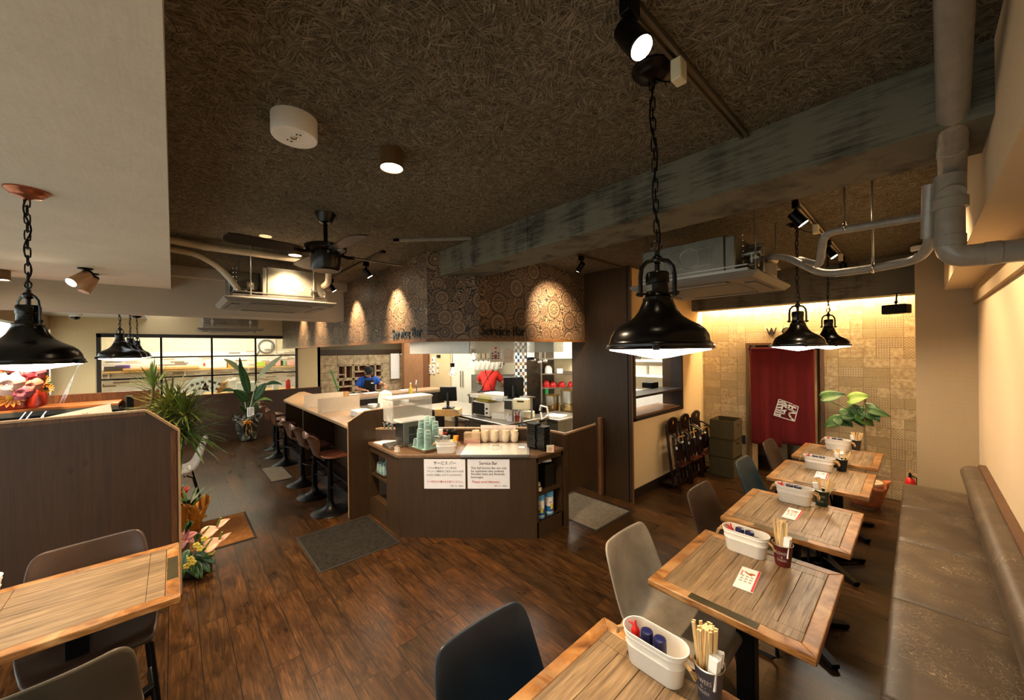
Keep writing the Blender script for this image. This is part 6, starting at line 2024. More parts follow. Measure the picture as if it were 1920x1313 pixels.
def stool(x, y, rz, lab):
    root = thing('bar_stool', lab, 'stool', (x, y, 0), rz, 'moulded wood bar stools')
    MB().lathe([(0.200, 0), (0.202, 0.006), (0.195, 0.012), (0.12, 0.030), (0.055, 0.062), (0.034, 0.10), (0.030, 0.13)], 36).build('base', M['black'], root)
    MB().cyl((0, 0, 0.10), (0, 0, 0.42), 0.030, n=18).cyl((0, 0, 0.40), (0, 0, 0.60), 0.022, n=16).build('column', M['black'], root)
    # foot ring in front (+Y local = toward the bar)
    MB().tube(smooth([(-0.03, 0.0, 0.28), (-0.15, 0.05, 0.27), (-0.15, 0.20, 0.27), (0.15, 0.20, 0.27), (0.15, 0.05, 0.27), (0.03, 0.0, 0.28)], 4, 0.05), 0.009, 8).build('footrest', M['black'], root)
    MB().box((0, 0, 0.605), (0.16, 0.16, 0.018)).build('seat_plate', M['black'], root)
    # plywood shell: seat + curled back
    prof = [(0.19, 0.585), (0.175, 0.615), (0.12, 0.632), (0.03, 0.622), (-0.06, 0.618), (-0.12, 0.632), (-0.158, 0.665), (-0.178, 0.72), (-0.195, 0.78), (-0.215, 0.83), (-0.24, 0.862), (-0.262, 0.872)]
    hw = [0.15, 0.185, 0.20, 0.205, 0.20, 0.165, 0.130, 0.150, 0.185, 0.20, 0.185, 0.14]
    lift = [0, 0.004, 0.012, 0.02, 0.03, 0.03, 0.02, 0.03, 0.055, 0.065, 0.06, 0.05]
    m = len(prof)
    def fn(u, v, off=0.0):
        k = v * (m - 1)
        i = min(int(k), m - 2)
        f = k - i
        L = lambda a: a[i] * (1 - f) + a[i + 1] * f
        yy = prof[i][0] * (1 - f) + prof[i + 1][0] * f
        z = prof[i][1] * (1 - f) + prof[i + 1][1] * f
        dy, dz = prof[i + 1][0] - prof[i][0], prof[i + 1][1] - prof[i][1]
        n = Vector((0, dz, -dy)).normalized()
        t = 2 * u - 1
        e = L(lift) * abs(t) ** 2
        return (t * L(hw), yy + n.y * (e + off), z + n.z * (e + off))
    MB().grid(lambda u, v: fn(u, v), 10, 2 * (m - 1)).build('plywood_shell', M['ply'], root, solid=0.012, subdiv=1)
    MB().grid(lambda u, v: fn(0.06 + 0.88 * u, 0.03 + 0.93 * v, 0.012), 10, 2 * (m - 1)).build('seat_pad', M['stoolpad'], root, solid=0.014, subdiv=1)
    return root
M['ply'] = wood_mat('stool_plywood', '#3a2010', '#5f381d', (16, 16, 2), 0.35)
M['stoolpad'] = leather_mat('stool_leather', '#5b3324', '#8a5a42', 0.28, 12, 0.2)
st = stool(-4.50, 1.30, 0.0, 'wooden-backed bar stool nearest the service counter')
sl = [(-5.13, 1.30, 0.05, 'wooden-backed bar stool second from the service counter'), (-5.72, 1.30, -0.04, 'wooden-backed bar stool third from the service counter'),
      (-6.95, 1.33, 0.0, 'wooden-backed bar stool standing on the grey floor mat side of the support panel'), (-7.55, 1.33, 0.1, 'wooden-backed bar stool second from the wrapped plant'), (-8.2, 1.40, 0.15, 'wooden-backed bar stool closest to the wrapped plant')]
for (x, y, r, lab) in sl:
    dup(st, (x, y, 0), r, lab)
# dark bags under the bar
tag(MB().sph((0, 0, 0.12), 0.12, (1.1, 0.8, 1.0), 14, 10).build('bag', M['dark'], loc=(-4.65, 1.70, 0.161)), 'dark bag on the step under the bar', 'bag')
# things on the bar
def boxthing(name, lab, cat, c, d, m, rz=0.0, bevel=0.003, group=None):
    return tag(MB().box((0, 0, d[2] / 2), d).build(name, m, loc=c, rz=rz, bevel=bevel), lab, cat, group)
p = P(657, 768, z=1.001)
boxthing('serving_box', 'wide white box on the bar behind the end panel', 'box', (-4.70, 1.74, 1.001), (0.26, 0.20, 0.07), M['white'])
boxthing('napkin_sheet', 'white sheet lying on the bar in front of the white box', 'sheet', (-4.36, 1.66, 1.001), (0.18, 0.16, 0.004), M['paper'], 0.2, 0)
boxthing('card_stand', 'cream card stand on the bar near the end panel', 'stand', (-4.50, 1.93, 1.001), (0.06, 0.05, 0.085), M['ivory'])
boxthing('spice_box', 'small navy and red box beside the cream card stand', 'box', (-4.42, 1.92, 1.001), (0.06, 0.04, 0.035), M['navy'])
wd = thing('water_pot', 'tall rounded white water pot on the bar behind the end panel', 'pot', (-4.28, 1.86, 1.001))
MB().lathe([(0.075, 0), (0.085, 0.02), (0.085, 0.24), (0.07, 0.305), (0.03, 0.335), (0.002, 0.34)], 28).build('pot_body', M['white'], wd)
MB().box((0, -0.086, 0.17), (0.05, 0.006, 0.05)).build('pour_mark', M['acgrey'], wd, bevel=0.004)
# ------------------------------------------------------------------ kitchen
# second counter ledge with the blue-shirted worker behind
kc = thing('pass_counter', 'long wooden pass counter before the block wall', 'counter', (-7.1, 2.35, 0))
MB().bx(-0.55, 0.0, 0.0, 2.1, 0.93, 0.965).build('pass_top', M['bartop'], kc, bevel=0.004)
MB().bx(-0.5, -0.03, 0.0, 2.1, 0.0, 0.93).build('pass_body', M['darksteel'], kc)
MB().bx(-0.02, 0.02, 0.0, 2.1, 0.90, 0.93).build('steel_edge', M['steel'], kc)
# steel back shelf below it
bsh = thing('steel_shelf', 'low steel equipment shelf under the pass counter', 'shelf', (-6.45, 2.40, 0))
for z in (0.45, 0.80):
    MB().bx(-0.3, 0.25, 0, 0.95, z, z + 0.03).build('shelf_board', M['steel'], bsh)
for (x, y) in ((-.28, .03), (.23, .03), (-.28, .92), (.23, .92)):
    MB().bx(x - .015, x + .015, y - .015, y + .015, 0, 0.83).build('shelf_post', M['steel'], bsh)
pp = [(-6.4, 2.55), (-6.45, 2.75), (-6.35, 2.95), (-6.5, 3.2)]
for i, (x, y) in enumerate(pp):
    tag(MB().lathe([(0.05, 0), (0.075, 0.03), (0.08, 0.06), (0.076, 0.06), (0.05, 0.01)], 18).build('serving_dish', (M['paper'], M['ceram'], M['darksteel'], M['paper'])[i], loc=(x, y, 0.831)), ('white dish at the near end of the low steel shelf', 'cream dish on the low steel shelf', 'dark dish on the low steel shelf', 'white dish at the far end of the low steel shelf')[i], 'dish')

# pale block wall with openings cut to dark red niches (plane X=-10.2)
blk = MB()
XW = -10.2
rows_z = [0.70, 1.08, 1.46, 1.72]
cols_y = [2.36 + 0.40 * i for i in range(8)]
open_ = {(0, 2): 'b', (0, 3): 'c', (0, 4): 'a', (1, 2): 'a', (1, 3): 'b', (1, 4): 'd'}
for ri, z in enumerate(rows_z[:-1]):
    for ci, y in enumerate(cols_y[:-1]):
        y1, z1 = y + 0.395, rows_z[ri + 1] - 0.005
        y = max(y, 2.615)
        if y > y1:
            continue
        k = open_.get((ri, ci))
        if not k:
            n_ = 2 if z1 - z > .3 else 1
            for q_ in range(n_):
                h_ = (z1 - z) / n_
                blk.bx(XW - 0.2, XW, y, y1, z + h_ * q_ + (.003 if q_ else 0), z + h_ * (q_ + 1) - (.003 if q_ < n_ - 1 else 0))
        else:
            w = 0.032
            blk.bx(XW - 0.2, XW, y, y1, z, z + w).bx(XW - 0.2, XW, y, y1, z1 - w, z1).bx(XW - 0.2, XW, y, y + w, z, z1).bx(XW - 0.2, XW, y1 - w, y1, z, z1)
            zm, ym = (z + z1) / 2, (y + y1) / 2
            if k == 'a':
                blk.bx(XW - 0.2, XW, ym - .02, ym + .02, z, z1).bx(XW - 0.2, XW, y, ym, z + .11, z + .14)
            elif k == 'b':
                blk.bx(XW - 0.2, XW, y, y1, zm - .02, zm + .02).bx(XW - 0.2, XW, ym - .08, ym - .04, zm, z1)
            elif k == 'c':
                blk.bx(XW - 0.2, XW, ym + .02, ym + .06, z, z1)
            else:
                blk.bx(XW - 0.2, XW, ym - .02, ym + .02, z, z1).bx(XW - 0.2, XW, ym, y1, zm - .02, zm + .02)
struct('wall_block', blk, M['block'], bevel=0.004)
struct('wall_block_back', MB().bx(XW - 0.24, XW - 0.2, 2.62, 5.0, 0.0, 2.5), pm('dark_red_paint', '#5a1712', 0.6, var=0.1))
struct('wall_block_base', MB().bx(XW - 0.2, XW, 2.62, 5.0, 0.0, 0.69), M['block'])
struct('wall_block_lintel', MB().bx(XW - 0.2, XW + 0.02, 2.62, 5.0, 1.725, 1.86), M['panel'])
struct('wall_block_upper', MB().bx(XW - 0.2, XW + 0.0, 2.62, 5.0, 1.86, 2.5), pm('hood_olive', '#5c5236', 0.5, var=0.1))
struct('wall_kitchen_pillar', MB().prism([(-9.75, 4.72), (-9.6, 4.72), (-9.18, 5.08), (-9.18, 5.3), (-9.75, 5.3)], 0, 2.46), wood_mat('kitchen_pillar_brown', '#8a5f3c', '#a87850', (20, 20, 2), 0.5))
struct('wall_kitchen_pillar_end', MB().prism([(-9.19, 5.07), (-9.08, 5.16), (-9.08, 5.25), (-9.19, 5.25)], 0, 2.46), wood_mat('kitchen_pillar_dark', '#6b4122', '#7d4f2c', (20, 20, 2), 0.5))
# white door/panel in the block wall and green broom
boxthing('wall_panel_sheet', 'tall white sheet fixed at the end of the block wall', 'panel', P(741, 722, x=-10.1) * Vector((1, 1, 0)) + Vector((0, 0, 1.02)), (0.04, 0.26, 0.72), M['paper'])
gb = P(637, 738, x=-9.6)
tag(MB().cyl((0, 0.24, -0.75), (0.0, -0.20, 0.62), 0.016).build('broom_handle', pm('green_plastic', '#2f8f3a', 0.5), loc=(gb.x, gb.y, 0.75)), 'green broom handle leaning on the block wall', 'broom')
boxthing('paper_cup', 'small cream cup on the pass counter near the dark wainscot', 'cup', (-7.35, 2.42, 0.966), (0.09, 0.09, 0.08), M['kraft'])
for i, (px, py, d, m, lab) in enumerate(((657, 739, (0.16, 0.26, 0.006), M['paper'], 'white sheet on the pass counter, left of the worker'), (690, 736, (0.2, 0.3, 0.006), M['paper'], 'white sheet on the pass counter before the worker'), (752, 730, (0.16, 0.25, 0.006), M['paper'], 'white sheet at the right end of the pass counter'))):
    q = P(px, py, z=0.966)
    boxthing('order_sheet', lab, 'sheet', (max(min(q.x, -7.2), -7.5), min(max(q.y, 2.5), 4.3), 0.9655), d, m, 0.1, 0)
# oil bottle and faucet at the end of the pass counter
q = P(770, 738, x=-6.9)
ob = thing('oil_bottle', 'yellow oil bottle beside the kitchen faucet', 'bottle', (q.x, q.y, 0.90))
MB().lathe([(0.04, 0), (0.042, 0.01), (0.042, 0.14), (0.016, 0.19), (0.015, 0.24)], 16).build('bottle_body', pm('oil_yellow', '#c9a63a', 0.2, var=0.1), ob)
MB().lathe([(0.017, 0.24), (0.017, 0.265)], 12).build('bottle_cap', M['white'], ob)
MB().box((0, 0, -0.45), (0.25, 0.25, 0.9)).build('stand_block', M['darksteel'], ob)
q = P(781, 730, x=-6.6)
fa = thing('faucet', 'curved chrome faucet beside the oil bottle', 'faucet', (q.x, q.y, 0.88))
MB().tube(smooth([(0, 0, 0), (0, 0, 0.30), (0.05, -0.03, 0.36), (0.12, -0.07, 0.34), (0.13, -0.08, 0.28)], 5, 0.06), 0.012, 10).build('spout', M['chrome'], fa)
MB().box((0, 0, -0.44), (0.5, 0.3, 0.88)).build('sink_block', M['darksteel'], fa)

# L-shaped steel table behind the service bar
kt = thing('steel_table', 'stainless steel kitchen table behind the service counter', 'table', (-3.55, 3.1, 0))
MB().bx(-2.35, 0, 0, 0.85, 0.815, 0.85).build('table_top', M['steel'], kt, bevel=0.006)
MB().bx(-2.35, -0.02, 0.05, 0.83, 0.12, 0.15).build('lower_shelf', M['steel'], kt)
for (x, y) in ((-.04, .04), (-.04, .80), (-1.15, .04), (-2.3, .04), (-2.3, .80), (-1.15, .80)):
    MB().bx(x - .02, x + .02, y - .02, y + .02, 0, 0.815).build('leg', M['steel'], kt)
MB().bx(-0.95, -0.06, 0.05, 0.08, 0.2, 0.78).build('side_panel', M['galv'], kt)
MB().bx(-0.03, -0.01, 0.06, 0.8, 0.2, 0.78).build('side_panel', M['galv'], kt)
kt2 = thing('steel_table', 'stainless steel side table with the coiled white cable', 'table', (-3.42, 3.98, 0))
MB().bx(-0.55, 0, 0, 0.6, 0.78, 0.81).build('table_top', M['steel'], kt2, bevel=0.006)
MB().bx(-0.53, -0.02, 0.02, 0.58, 0.1, 0.78).build('table_body', M['galv'], kt2)
def on_table(px, py, z=0.851):
    return P(px, py, z=z)
# upper shelf with its posts
us = thing('steel_shelf', 'raised steel order shelf with price strips above the kitchen table', 'shelf', (-3.95, 3.25, 0.851))
MB().bx(-0.55, 0.40, 0, 0.42, 0.29, 0.305).build('shelf_board', M['steel'], us)
for (x, y) in ((-.53, .03), (.36, .03), (-.53, .38), (.36, .38)):
    MB().cyl((x, y, 0), (x, y, 0.30), 0.013).build('shelf_post', M['steel'], us)
strips = [('#f4efe6', -.54, -.33), ('#e8dfa0', -.32, -.05), ('#f4efe6', -.04, .20)]
for i, (c, a, b) in enumerate(strips):
    MB().bx(a, b, -0.006, -0.002, 0.262, 0.312).build('price_strip', pm('strip_%d' % i, c, 0.7, var=0.1, vs=60), us)
# microwave, yellow folder, white box, jug, paper boxes
mw = thing('microwave', 'small oven with a dark glass door on the steel table', 'oven', (-4.28, 3.42, 0.851))
MB().bx(-0.2, 0.2, -0.14, 0.14, 0.01, 0.20).build('oven_body', M['white'], mw, bevel=0.006)
MB().bx(-0.19, 0.09, -0.147, -0.139, 0.02, 0.19).build('oven_door', M['dark'], mw, bevel=0.003)
for z in (0.06, 0.12):
    MB().cyl((0.15, -0.14, z), (0.15, -0.158, z), 0.013).build('oven_knob', M['black'], mw)
boxthing('folder', 'yellow-green folder on top of the small oven', 'folder', (-4.30, 3.40, 1.055), (0.30, 0.16, 0.035), pm('folder_yellow', '#b9a63a', 0.5))
boxthing('tissue_box', 'white paper box on the steel table beside the oven', 'box', P(938, 785, z=0.851) * Vector((1, 1, 1)), (0.20, 0.12, 0.085), M['paper'], 0.35)
q = P(927, 772, z=0.851)
jg = thing('glass_jug', 'cloudy plastic jug behind the white paper box', 'jug', (q.x - 0.1, q.y + 0.16, 0.851))
MB().lathe([(0.05, 0), (0.055, 0.01), (0.06, 0.17), (0.045, 0.2)], 18).build('jug_body', M['acryl'], jg)
MB().lathe([(0.047, 0.2), (0.047, 0.225)], 18).build('jug_lid', M['white'], jg)
boxthing('carton', 'white and blue carton beside the red pens', 'carton', P(957, 790, z=0.851), (0.085, 0.06, 0.07), pm('carton_white', '#dcdce6', 0.6), 0.3)
q = P(970, 789, z=0.851)
pc = thing('pen_cup', 'dark red pen cup on the steel table', 'cup', q)
MB().lathe([(0.03, 0), (0.036, 0.06), (0.034, 0.06), (0.028, 0.005)], 16).build('cup_body', pm('pen_cup_red', '#7a2a22', 0.4), pc)
for k in range(6):
    a = k * 1.05
    tag(MB().cyl((0, 0, 0), (0.03 * math.cos(a), 0.03 * math.sin(a), 0.13), 0.004, n=6).build('pen', pm('pen_red', '#8e2f28', 0.4), loc=(q.x + 0.008 * math.cos(a), q.y + 0.008 * math.sin(a), 0.857)), 'dark red pen in the pen cup on the steel table', 'pen', 'pens in the red pen cup')
boxthing('receipt_printer', 'beige printer at the corner of the steel table', 'printer', P(990, 783, z=0.851), (0.15, 0.14, 0.09), M['ivory'], 0.3, 0.012)

def screen(p, rz, tilt, lab, w=0.30, h=0.25, hs=0.30):
    root = thing('register_screen', lab, 'screen', p, rz)
    T = Matrix.Translation((0, 0, hs)) @ Matrix.Rotation(tilt, 4, 'X')
    MB(T).bx(-w / 2, w / 2, -0.018, 0.018, -h / 2, h / 2).build('screen_back', pm('black_plastic', '#0e0e10', 0.4), root, bevel=0.012, seg=3)
    MB(T).bx(-w / 2 + .004, w / 2 - .004, 0.016, 0.020, -h / 2 + .004, h / 2 - .004).build('bezel', M['darksteel'], root)
    MB().tube([(0, -0.03, 0.0), (0, -0.03, hs * .66), (0, -0.02, hs + .02)], 0.022, 10, flat=0.7).box((0, 0, 0.008), (0.16, 0.14, 0.016)).build('stand', pm('black_plastic', '#0e0e10', 0.4), root, bevel=0.004)
    return root
q = P(838, 779, z=0.851)
screen((q.x, q.y + 0.03, 0.95), 0.70, 0.12, 'black register screen standing on the kraft box', 0.25, 0.215, 0.215)
boxthing('kraft_box', 'shallow kraft box under the left register screen', 'box', (q.x, q.y + 0.03, 0.851), (0.36, 0.20, 0.095), pm('kraft_pale', '#d1a66c', 0.7), 0.70)
screen((-3.68, 3.38, 1.158), 0.78, 0.22, 'black register screen on the raised order shelf', 0.27, 0.27, 0.15)
tag(MB().tube([(0, 0, 0), (0.12, 0.05, -0.05), (0.25, 0.1, -0.12), (0.42, 0.22, -0.13)], 0.006, 6).build('power_cable', pm('cable_blue_grey', '#50607a', 0.5), loc=(q.x + 0.05, q.y - 0.03, 1.00)), 'dark cable trailing from the left register screen', 'cable')
ib = thing('ivory_basket', 'ivory letter basket hanging under the raised order shelf', 'basket', P(978, 758, y=3.17) , 0.5)
MB().box((0, 0, 0), (0.20, 0.10, 0.14)).build('basket_body', M['ivory'], ib, bevel=0.012, seg=3)
MB().box((0, -0.05, 0.04), (0.09, 0.006, 0.018)).build('handle_slot', M['dark'], ib, bevel=0.004)
MB().bx(-0.35, -0.05, 0.03, 0.045, 0.03, 0.05).bx(-0.012, 0.012, 0.0, 0.02, -0.48, 0.0).build('bracket', M['steel'], ib)
boxthing('paper_pile', 'pile of white papers on the raised order shelf', 'papers', (-4.05, 3.45, 1.157), (0.42, 0.22, 0.03), M['paper'], 0.1)
tag(MB().tube([(0.0, 0, 0), (0.02, 0, 0.07), (0.14, 0, 0.06), (0.16, 0, -0.05), (0.05, -0.01, -0.12), (0.02, 0, -0.02)], 0.012, 8).build('white_hose', M['white'], loc=P(1012, 770, z=0.95)), 'bent white hose on the side table', 'hose')
boxthing('white_cloth', 'white cloth hanging over the side table edge', 'cloth', P(1008, 806, y=4.0) * Vector((1, 1, 1)), (0.07, 0.02, 0.14), M['paper'])
boxthing('wire_stand', 'white folded papers on the side table', 'papers', (-3.62, 4.18, 0.811), (0.26, 0.2, 0.02), M['paper'], 0.3)
# hot pots
def stock_pot(p, r, h, lab):
    root = thing('stock_pot', lab, 'pot', p)
    MB().lathe([(r, 0), (r, h), (r + .008, h + .003), (r + .008, h + .012), (r - .004, h + .012), (r - .006, h * .8), (0.002, h * .78)], 30).build('pot_body', pm('golden_steel', '#b59a68', 0.25, 0.95, var=0.1), root)
    MB().lathe([(r + .001, h * .55), (r + .001, h)], 30, cap0=False, cap1=False).build('steel_band', M['steel'], root)
    for k in range(3):
        MB(Matrix.Rotation(k * 2.1 - 1.2, 4, 'Z')).tube([(r, -.04, h * .5), (r + .04, -.04, h * .5), (r + .04, .04, h * .5), (r, .04, h * .5)], 0.006, 6).build('pot_handle', M['steel'], root)
q = P(1071, 795, t=6.1)
stock_pot((q.x, q.y, 0.70), 0.16, 0.42, 'tall stock pot at the right edge of the kitchen opening')
q2 = P(1036, 776, t=6.3)
stock_pot((q2.x, q2.y, 0.74), 0.13, 0.28, 'smaller stock pot left of the tall one')
stv = thing('stove', 'dark steel stove carrying the stock pots', 'stove', ((q.x + q2.x) / 2, (q.y + q2.y) / 2, 0))
MB().bx(-0.40, 0.30, -0.22, 0.22, 0, 0.70).build('stove_body', M['darksteel'], stv, bevel=0.01)
MB().box((q2.x - stv.location.x, q2.y - stv.location.y, 0.72), (0.3, 0.3, 0.04)).build('burner_ring', M['darksteel'], stv)
# mosaic pillar, steel splashback, ladles
q = P(976, 700, t=6.3)
struct('pillar_mosaic', MB().box((q.x, q.y, 1.25), (0.20, 0.20, 2.5), S45 * 1.05), M['mosaic'])
q = P(1010, 700, t=6.7)
struct('wall_splashback', MB().box((q.x + 0.05, q.y, 1.25), (0.06, 0.9, 2.5), -0.35), M['darksteel'])
for i, (px, py) in enumerate(((1000, 672), (1012, 676), (1022, 674))):
    c = P(px, py, t=6.2)
    r_ = thing('ladle', ('left ladle hanging by the mosaic pillar', 'middle ladle hanging by the mosaic pillar', 'right ladle hanging by the mosaic pillar')[i], 'ladle', c)
    MB().cyl((0, 0, 0.0), (0, 0, 0.22), 0.006, n=8).build('handle', M['steel'], r_)
    MB().sph((0.0, 0, -0.03), 0.045, (1, 1, 0.6), 14, 8).build('ladle_cup', M['steel'], r_)
    MB().cyl((0, 0, 0.2), (0, 0, 2.46 - c.z), 0.003, n=6).build('hook_rod', M['steel'], r_)
# shelf unit with red bowls
q = P(1048, 745, t=6.6)
sh = thing('steel_shelf', 'tall steel shelf with red bowls in the kitchen corner', 'shelf', (q.x, q.y, 0), S45)
for z in (0.80, 1.115, 1.36, 1.62):
    MB().bx(-0.32, 0.32, -0.14, 0.14, z, z + 0.02).build('shelf_board', M['steel'], sh)
for sx in (-1, 1):
    for sy in (-1, 1):
        MB().bx(sx * .31 - .012, sx * .31 + .012, sy * .13 - .012, sy * .13 + .012, 0, 2.0).build('shelf_post', M['steel'], sh)
MB().bx(-0.32, 0.32, 0.13, 0.14, 0.80, 2.0).build('shelf_back', M['ivory'], sh)
shM = Matrix.Translation((q.x, q.y, 0)) @ Matrix.Rotation(S45, 4, 'Z')
rb = MB().lathe([(0.025, 0.075), (0.028, 0.07), (0.045, 0.055), (0.066, 0.02), (0.068, 0.0), (0.064, 0.0), (0.040, 0.05), (0.002, 0.062)], 22).mesh('red_bowl', pm('glossy_red', '#b01f1c', 0.2, var=0.05))
for i, (x, n) in enumerate(((-0.22, 3), (-0.10, 2), (0.05, 2), (0.22, 2))):
    for k in range(n):
        put(rb, 'red_bowl', shM @ Matrix.Translation((x, -0.02, 1.136 + 0.022 * k)), (0, 0), 'red upside-down bowl in the %s stack on the steel shelf' % ('leftmost', 'second', 'third', 'rightmost')[i], 'bowl', 'red bowls, %s stack' % ('leftmost', 'second', 'third', 'rightmost')[i])
wb = MB().lathe([(0.025, 0.07), (0.05, 0.05), (0.07, 0.0), (0.065, 0.0), (0.04, 0.05), (0.002, 0.06)], 20).mesh('white_bowl', M['white'])
for k in range(4):
    put(wb, 'white_bowl', shM @ Matrix.Translation((-0.18, 0, 1.381 + 0.022 * k)), (0, 0), 'white bowl in the stack above the red bowls', 'bowl', 'white bowls above the red bowls')
put(MB().box((0, 0, 0.04), (0.10, 0.10, 0.08)).mesh('white_carton', M['paper'], False), 'white_carton', shM @ Matrix.Translation((0.02, 0, 1.381)), (0, 0), 'white carton beside the stacked white bowls', 'carton')
put(MB().box((0, 0, 0.015), (0.22, 0.16, 0.03)).mesh('steel_pan', M['steel'], False), 'steel_pan', shM @ Matrix.Translation((0.19, 0, 1.381)), (0, 0), 'flat steel pan on the shelf above the red bowls', 'pan')
put(MB().lathe([(0.03, 0), (0.04, 0.10)], 16).mesh('green_cup', pm('bright_green', '#2f9a55', 0.4)), 'green_cup', shM @ Matrix.Translation((-0.22, -0.10, 1.015)), (0, 0), 'green cup hanging below the red bowls', 'cup')
# cream wall with switch plates, tall white fridge doors
struct('wall_kitchen_switches', MB().bx(-9.2, -8.08, 5.22, 5.28, 0, 2.46), M['cream_wall'])
i = 0
for (px, py, w, h, lab) in ((799, 676, .10, .10, 'small switch plate at the top left of the kitchen switch group'), (803, 688, .28, .11, 'wide switch plate in the upper row of the kitchen switch group'), (803, 697, .28, .11, 'wide switch plate in the lower row of the kitchen switch group'), (813, 688, .11, .13, 'square switch box right of the wide upper plate'), (813, 697, .11, .13, 'square switch box right of the wide lower plate'), (813, 675, .14, .16, 'switch cabinet at the top of the kitchen switch group'), (821, 690, .06, .26, 'tall narrow tag strip right of the switch boxes'), (822, 668, .16, .07, 'dark card rack above the switch boxes')):
    q = P(px, py, y=5.205)
    r_ = thing('switch_plate', lab, 'switch', q, 0, 'kitchen switch plates')
    MB().box((0, 0, 0), (w, 0.03, h)).build('plate', M['white'] if i != 7 else M['dark'], r_, bevel=0.006)
    mb = MB()
    for k in range(max(1, int(w / 0.09))):
        mb.box((-w / 2 + 0.05 + 0.09 * k, -0.017, 0), (0.04, 0.008, 0.04))
    mb.build('rocker', M['acdark'], r_)
    i += 1
fr = thing('refrigerator', 'tall pale refrigerator with two doors at the kitchen back', 'refrigerator', (-7.60, 5.60, 0))
MB().bx(-0.52, 0.52, -0.3, 0.35, 0.05, 2.2).build('fridge_body', M['ivory'], fr, bevel=0.01)
for s in (-1, 1):
    MB().bx(min(s * .005, s * .51), max(s * .005, s * .51), -0.335, -0.305, 0.1, 2.15).build('fridge_door', pm('fridge_cream', '#e6dfca', 0.35, var=0.03), fr, bevel=0.006)
    MB().bx(s * .05 - .012, s * .05 + .012, -0.36, -0.335, 0.9, 1.3).build('door_handle', M['steel'], fr)
# hanging jugs and utensils over the red-shirted worker
hr = P(885, 682, t=6.6)
hr2 = P(940, 680, t=6.9)
rl_ = thing('hanging_rail', 'steel rail carrying the clear jugs above the kitchen', 'rail', (0, 0, 0))
a0 = Vector((hr.x, hr.y, 1.635)); b0 = Vector((hr2.x, hr2.y, 1.635))
MB().cyl(a0, b0, 0.012).cyl(a0, (a0.x, a0.y, 2.46), 0.008).cyl(b0, (b0.x, b0.y, 2.46), 0.008).build('rail_tube', M['steel'], rl_)
jm = thing('hanging_jug', '', 'jug')
MB().lathe([(0.052, -0.19), (0.055, -0.185), (0.066, -0.03), (0.063, -0.03), (0.05, -0.18)], 20).build('jug_body', cloudy_mat('jug_plastic', '#eee9dc', 0.4, 0.2), jm)
MB().tube([(0.06, 0, -0.05), (0.10, 0, -0.05), (0.10, 0, -0.15), (0.057, 0, -0.15)], 0.008, 6).build('jug_handle', M['acryl'], jm)
MB().box((0, 0, -0.01), (0.02, 0.012, 0.06)).build('jug_hook', M['darksteel'], jm)
for k in range(6):
    p = a0.lerp(b0, (k + 0.4) / 6.2)
    lab = ('first', 'second', 'third', 'fourth', 'fifth', 'sixth')[k] + ' clear jug on the kitchen rail, counted from the refrigerator'
    if k == 0:
        jm.location = p
        jm.rotation_euler = (0, 0.2, 0.8)
        jm['label'] = lab
        jm['group'] = 'clear jugs on the kitchen rail'
    else:
        c = dup(jm, p, None, lab, 'clear jugs on the kitchen rail')
for k in range(6):
    c = P(902 + 8.5 * k, 667 + (k % 2) * 2, t=7.2)
    tag(MB().box((0, 0, -0.02), (0.022, 0.01, 0.16)).box((0, 0, -0.14), (0.03, 0.012, 0.04)).cyl((0, 0, 0.06), (0, 0, 2.46 - c.z), 0.003, n=6).build('hanging_utensil', pm('dark_utensil', '#3a2417', 0.5), loc=c, rz=S45), ('first', 'second', 'third', 'fourth', 'fifth', 'sixth')[k] + ' dark-handled utensil hanging above the clear jugs', 'utensil', 'utensils hanging above the jugs')
# back prep counter for the red worker
pcb = thing('prep_counter', 'steel prep counter in front of the red-shirted worker', 'counter', P(930, 760, t=8.0) * Vector((1, 1, 0)), S45)
MB().bx(-0.6, 0.6, -0.1, 0.5, 0.83, 0.87).build('counter_top', M['steel'], pcb)
MB().bx(-0.58, 0.58, -0.06, 0.46, 0, 0.83).build('counter_body', M['galv'], pcb)
MB().bx(-0.6, 0.6, 0.45, 0.5, 0.87, 1.25).build('splash', M['galv'], pcb)
# notes clipped to the smoke screen
for i, (px, py, lab) in enumerate(((929, 666, 'printed note with a red clip hanging from the smoke screen'), (953, 668, 'faint note with a white clip hanging from the smoke screen'))):
    q = P(px, py, x=-3.255)
    r_ = thing('clipped_note', lab, 'note', q, PI / 2)
    MB().box((0, 0, 0), (0.16, 0.002, 0.16)).build('note_sheet', M['paper'], r_)
    MB().sph((0, -0.006, 0.08), 0.013).build('clip', M['red'] if i == 0 else M['white'], r_)
    mb = MB()
    if i == 0:
        mb.box((0.0, -0.002, -0.02), (0.04, 0.001, 0.05))
        mb.build('picture', pm('print_orange_brown', '#b8653a'), r_)
        mb = MB()
        for k in range(3):
            mb.box((-0.045, -0.002, 0.02 - 0.028 * k), (0.026, 0.001, 0.014)).box((0.042, -0.002, 0.02 - 0.028 * k), (0.026, 0.001, 0.014))
        mb.box((0, -0.002, 0.035), (0.03, 0.001, 0.014)).build('blue_print', pm('print_blue', '#3a55a0', 0.7), r_)
    else:
        for k in range(3):
            mb.torus((-0.038 + 0.038 * k, -0.002, -0.02), 0.010, 0.002, Matrix.Rotation(PI / 2, 4, 'X'), n=14, m=5)
        mb.build('faint_print', pm('print_peach', '#d8a088'), r_)
q = P(995, 655, t=5.6)
rr_ = thing('paper_roll', 'white paper towel roll hanging by the mosaic pillar', 'roll', q)
MB().cyl((0, 0, -0.12), (0, 0, 0.16), 0.055, n=24).build('roll', M['paper'], rr_)
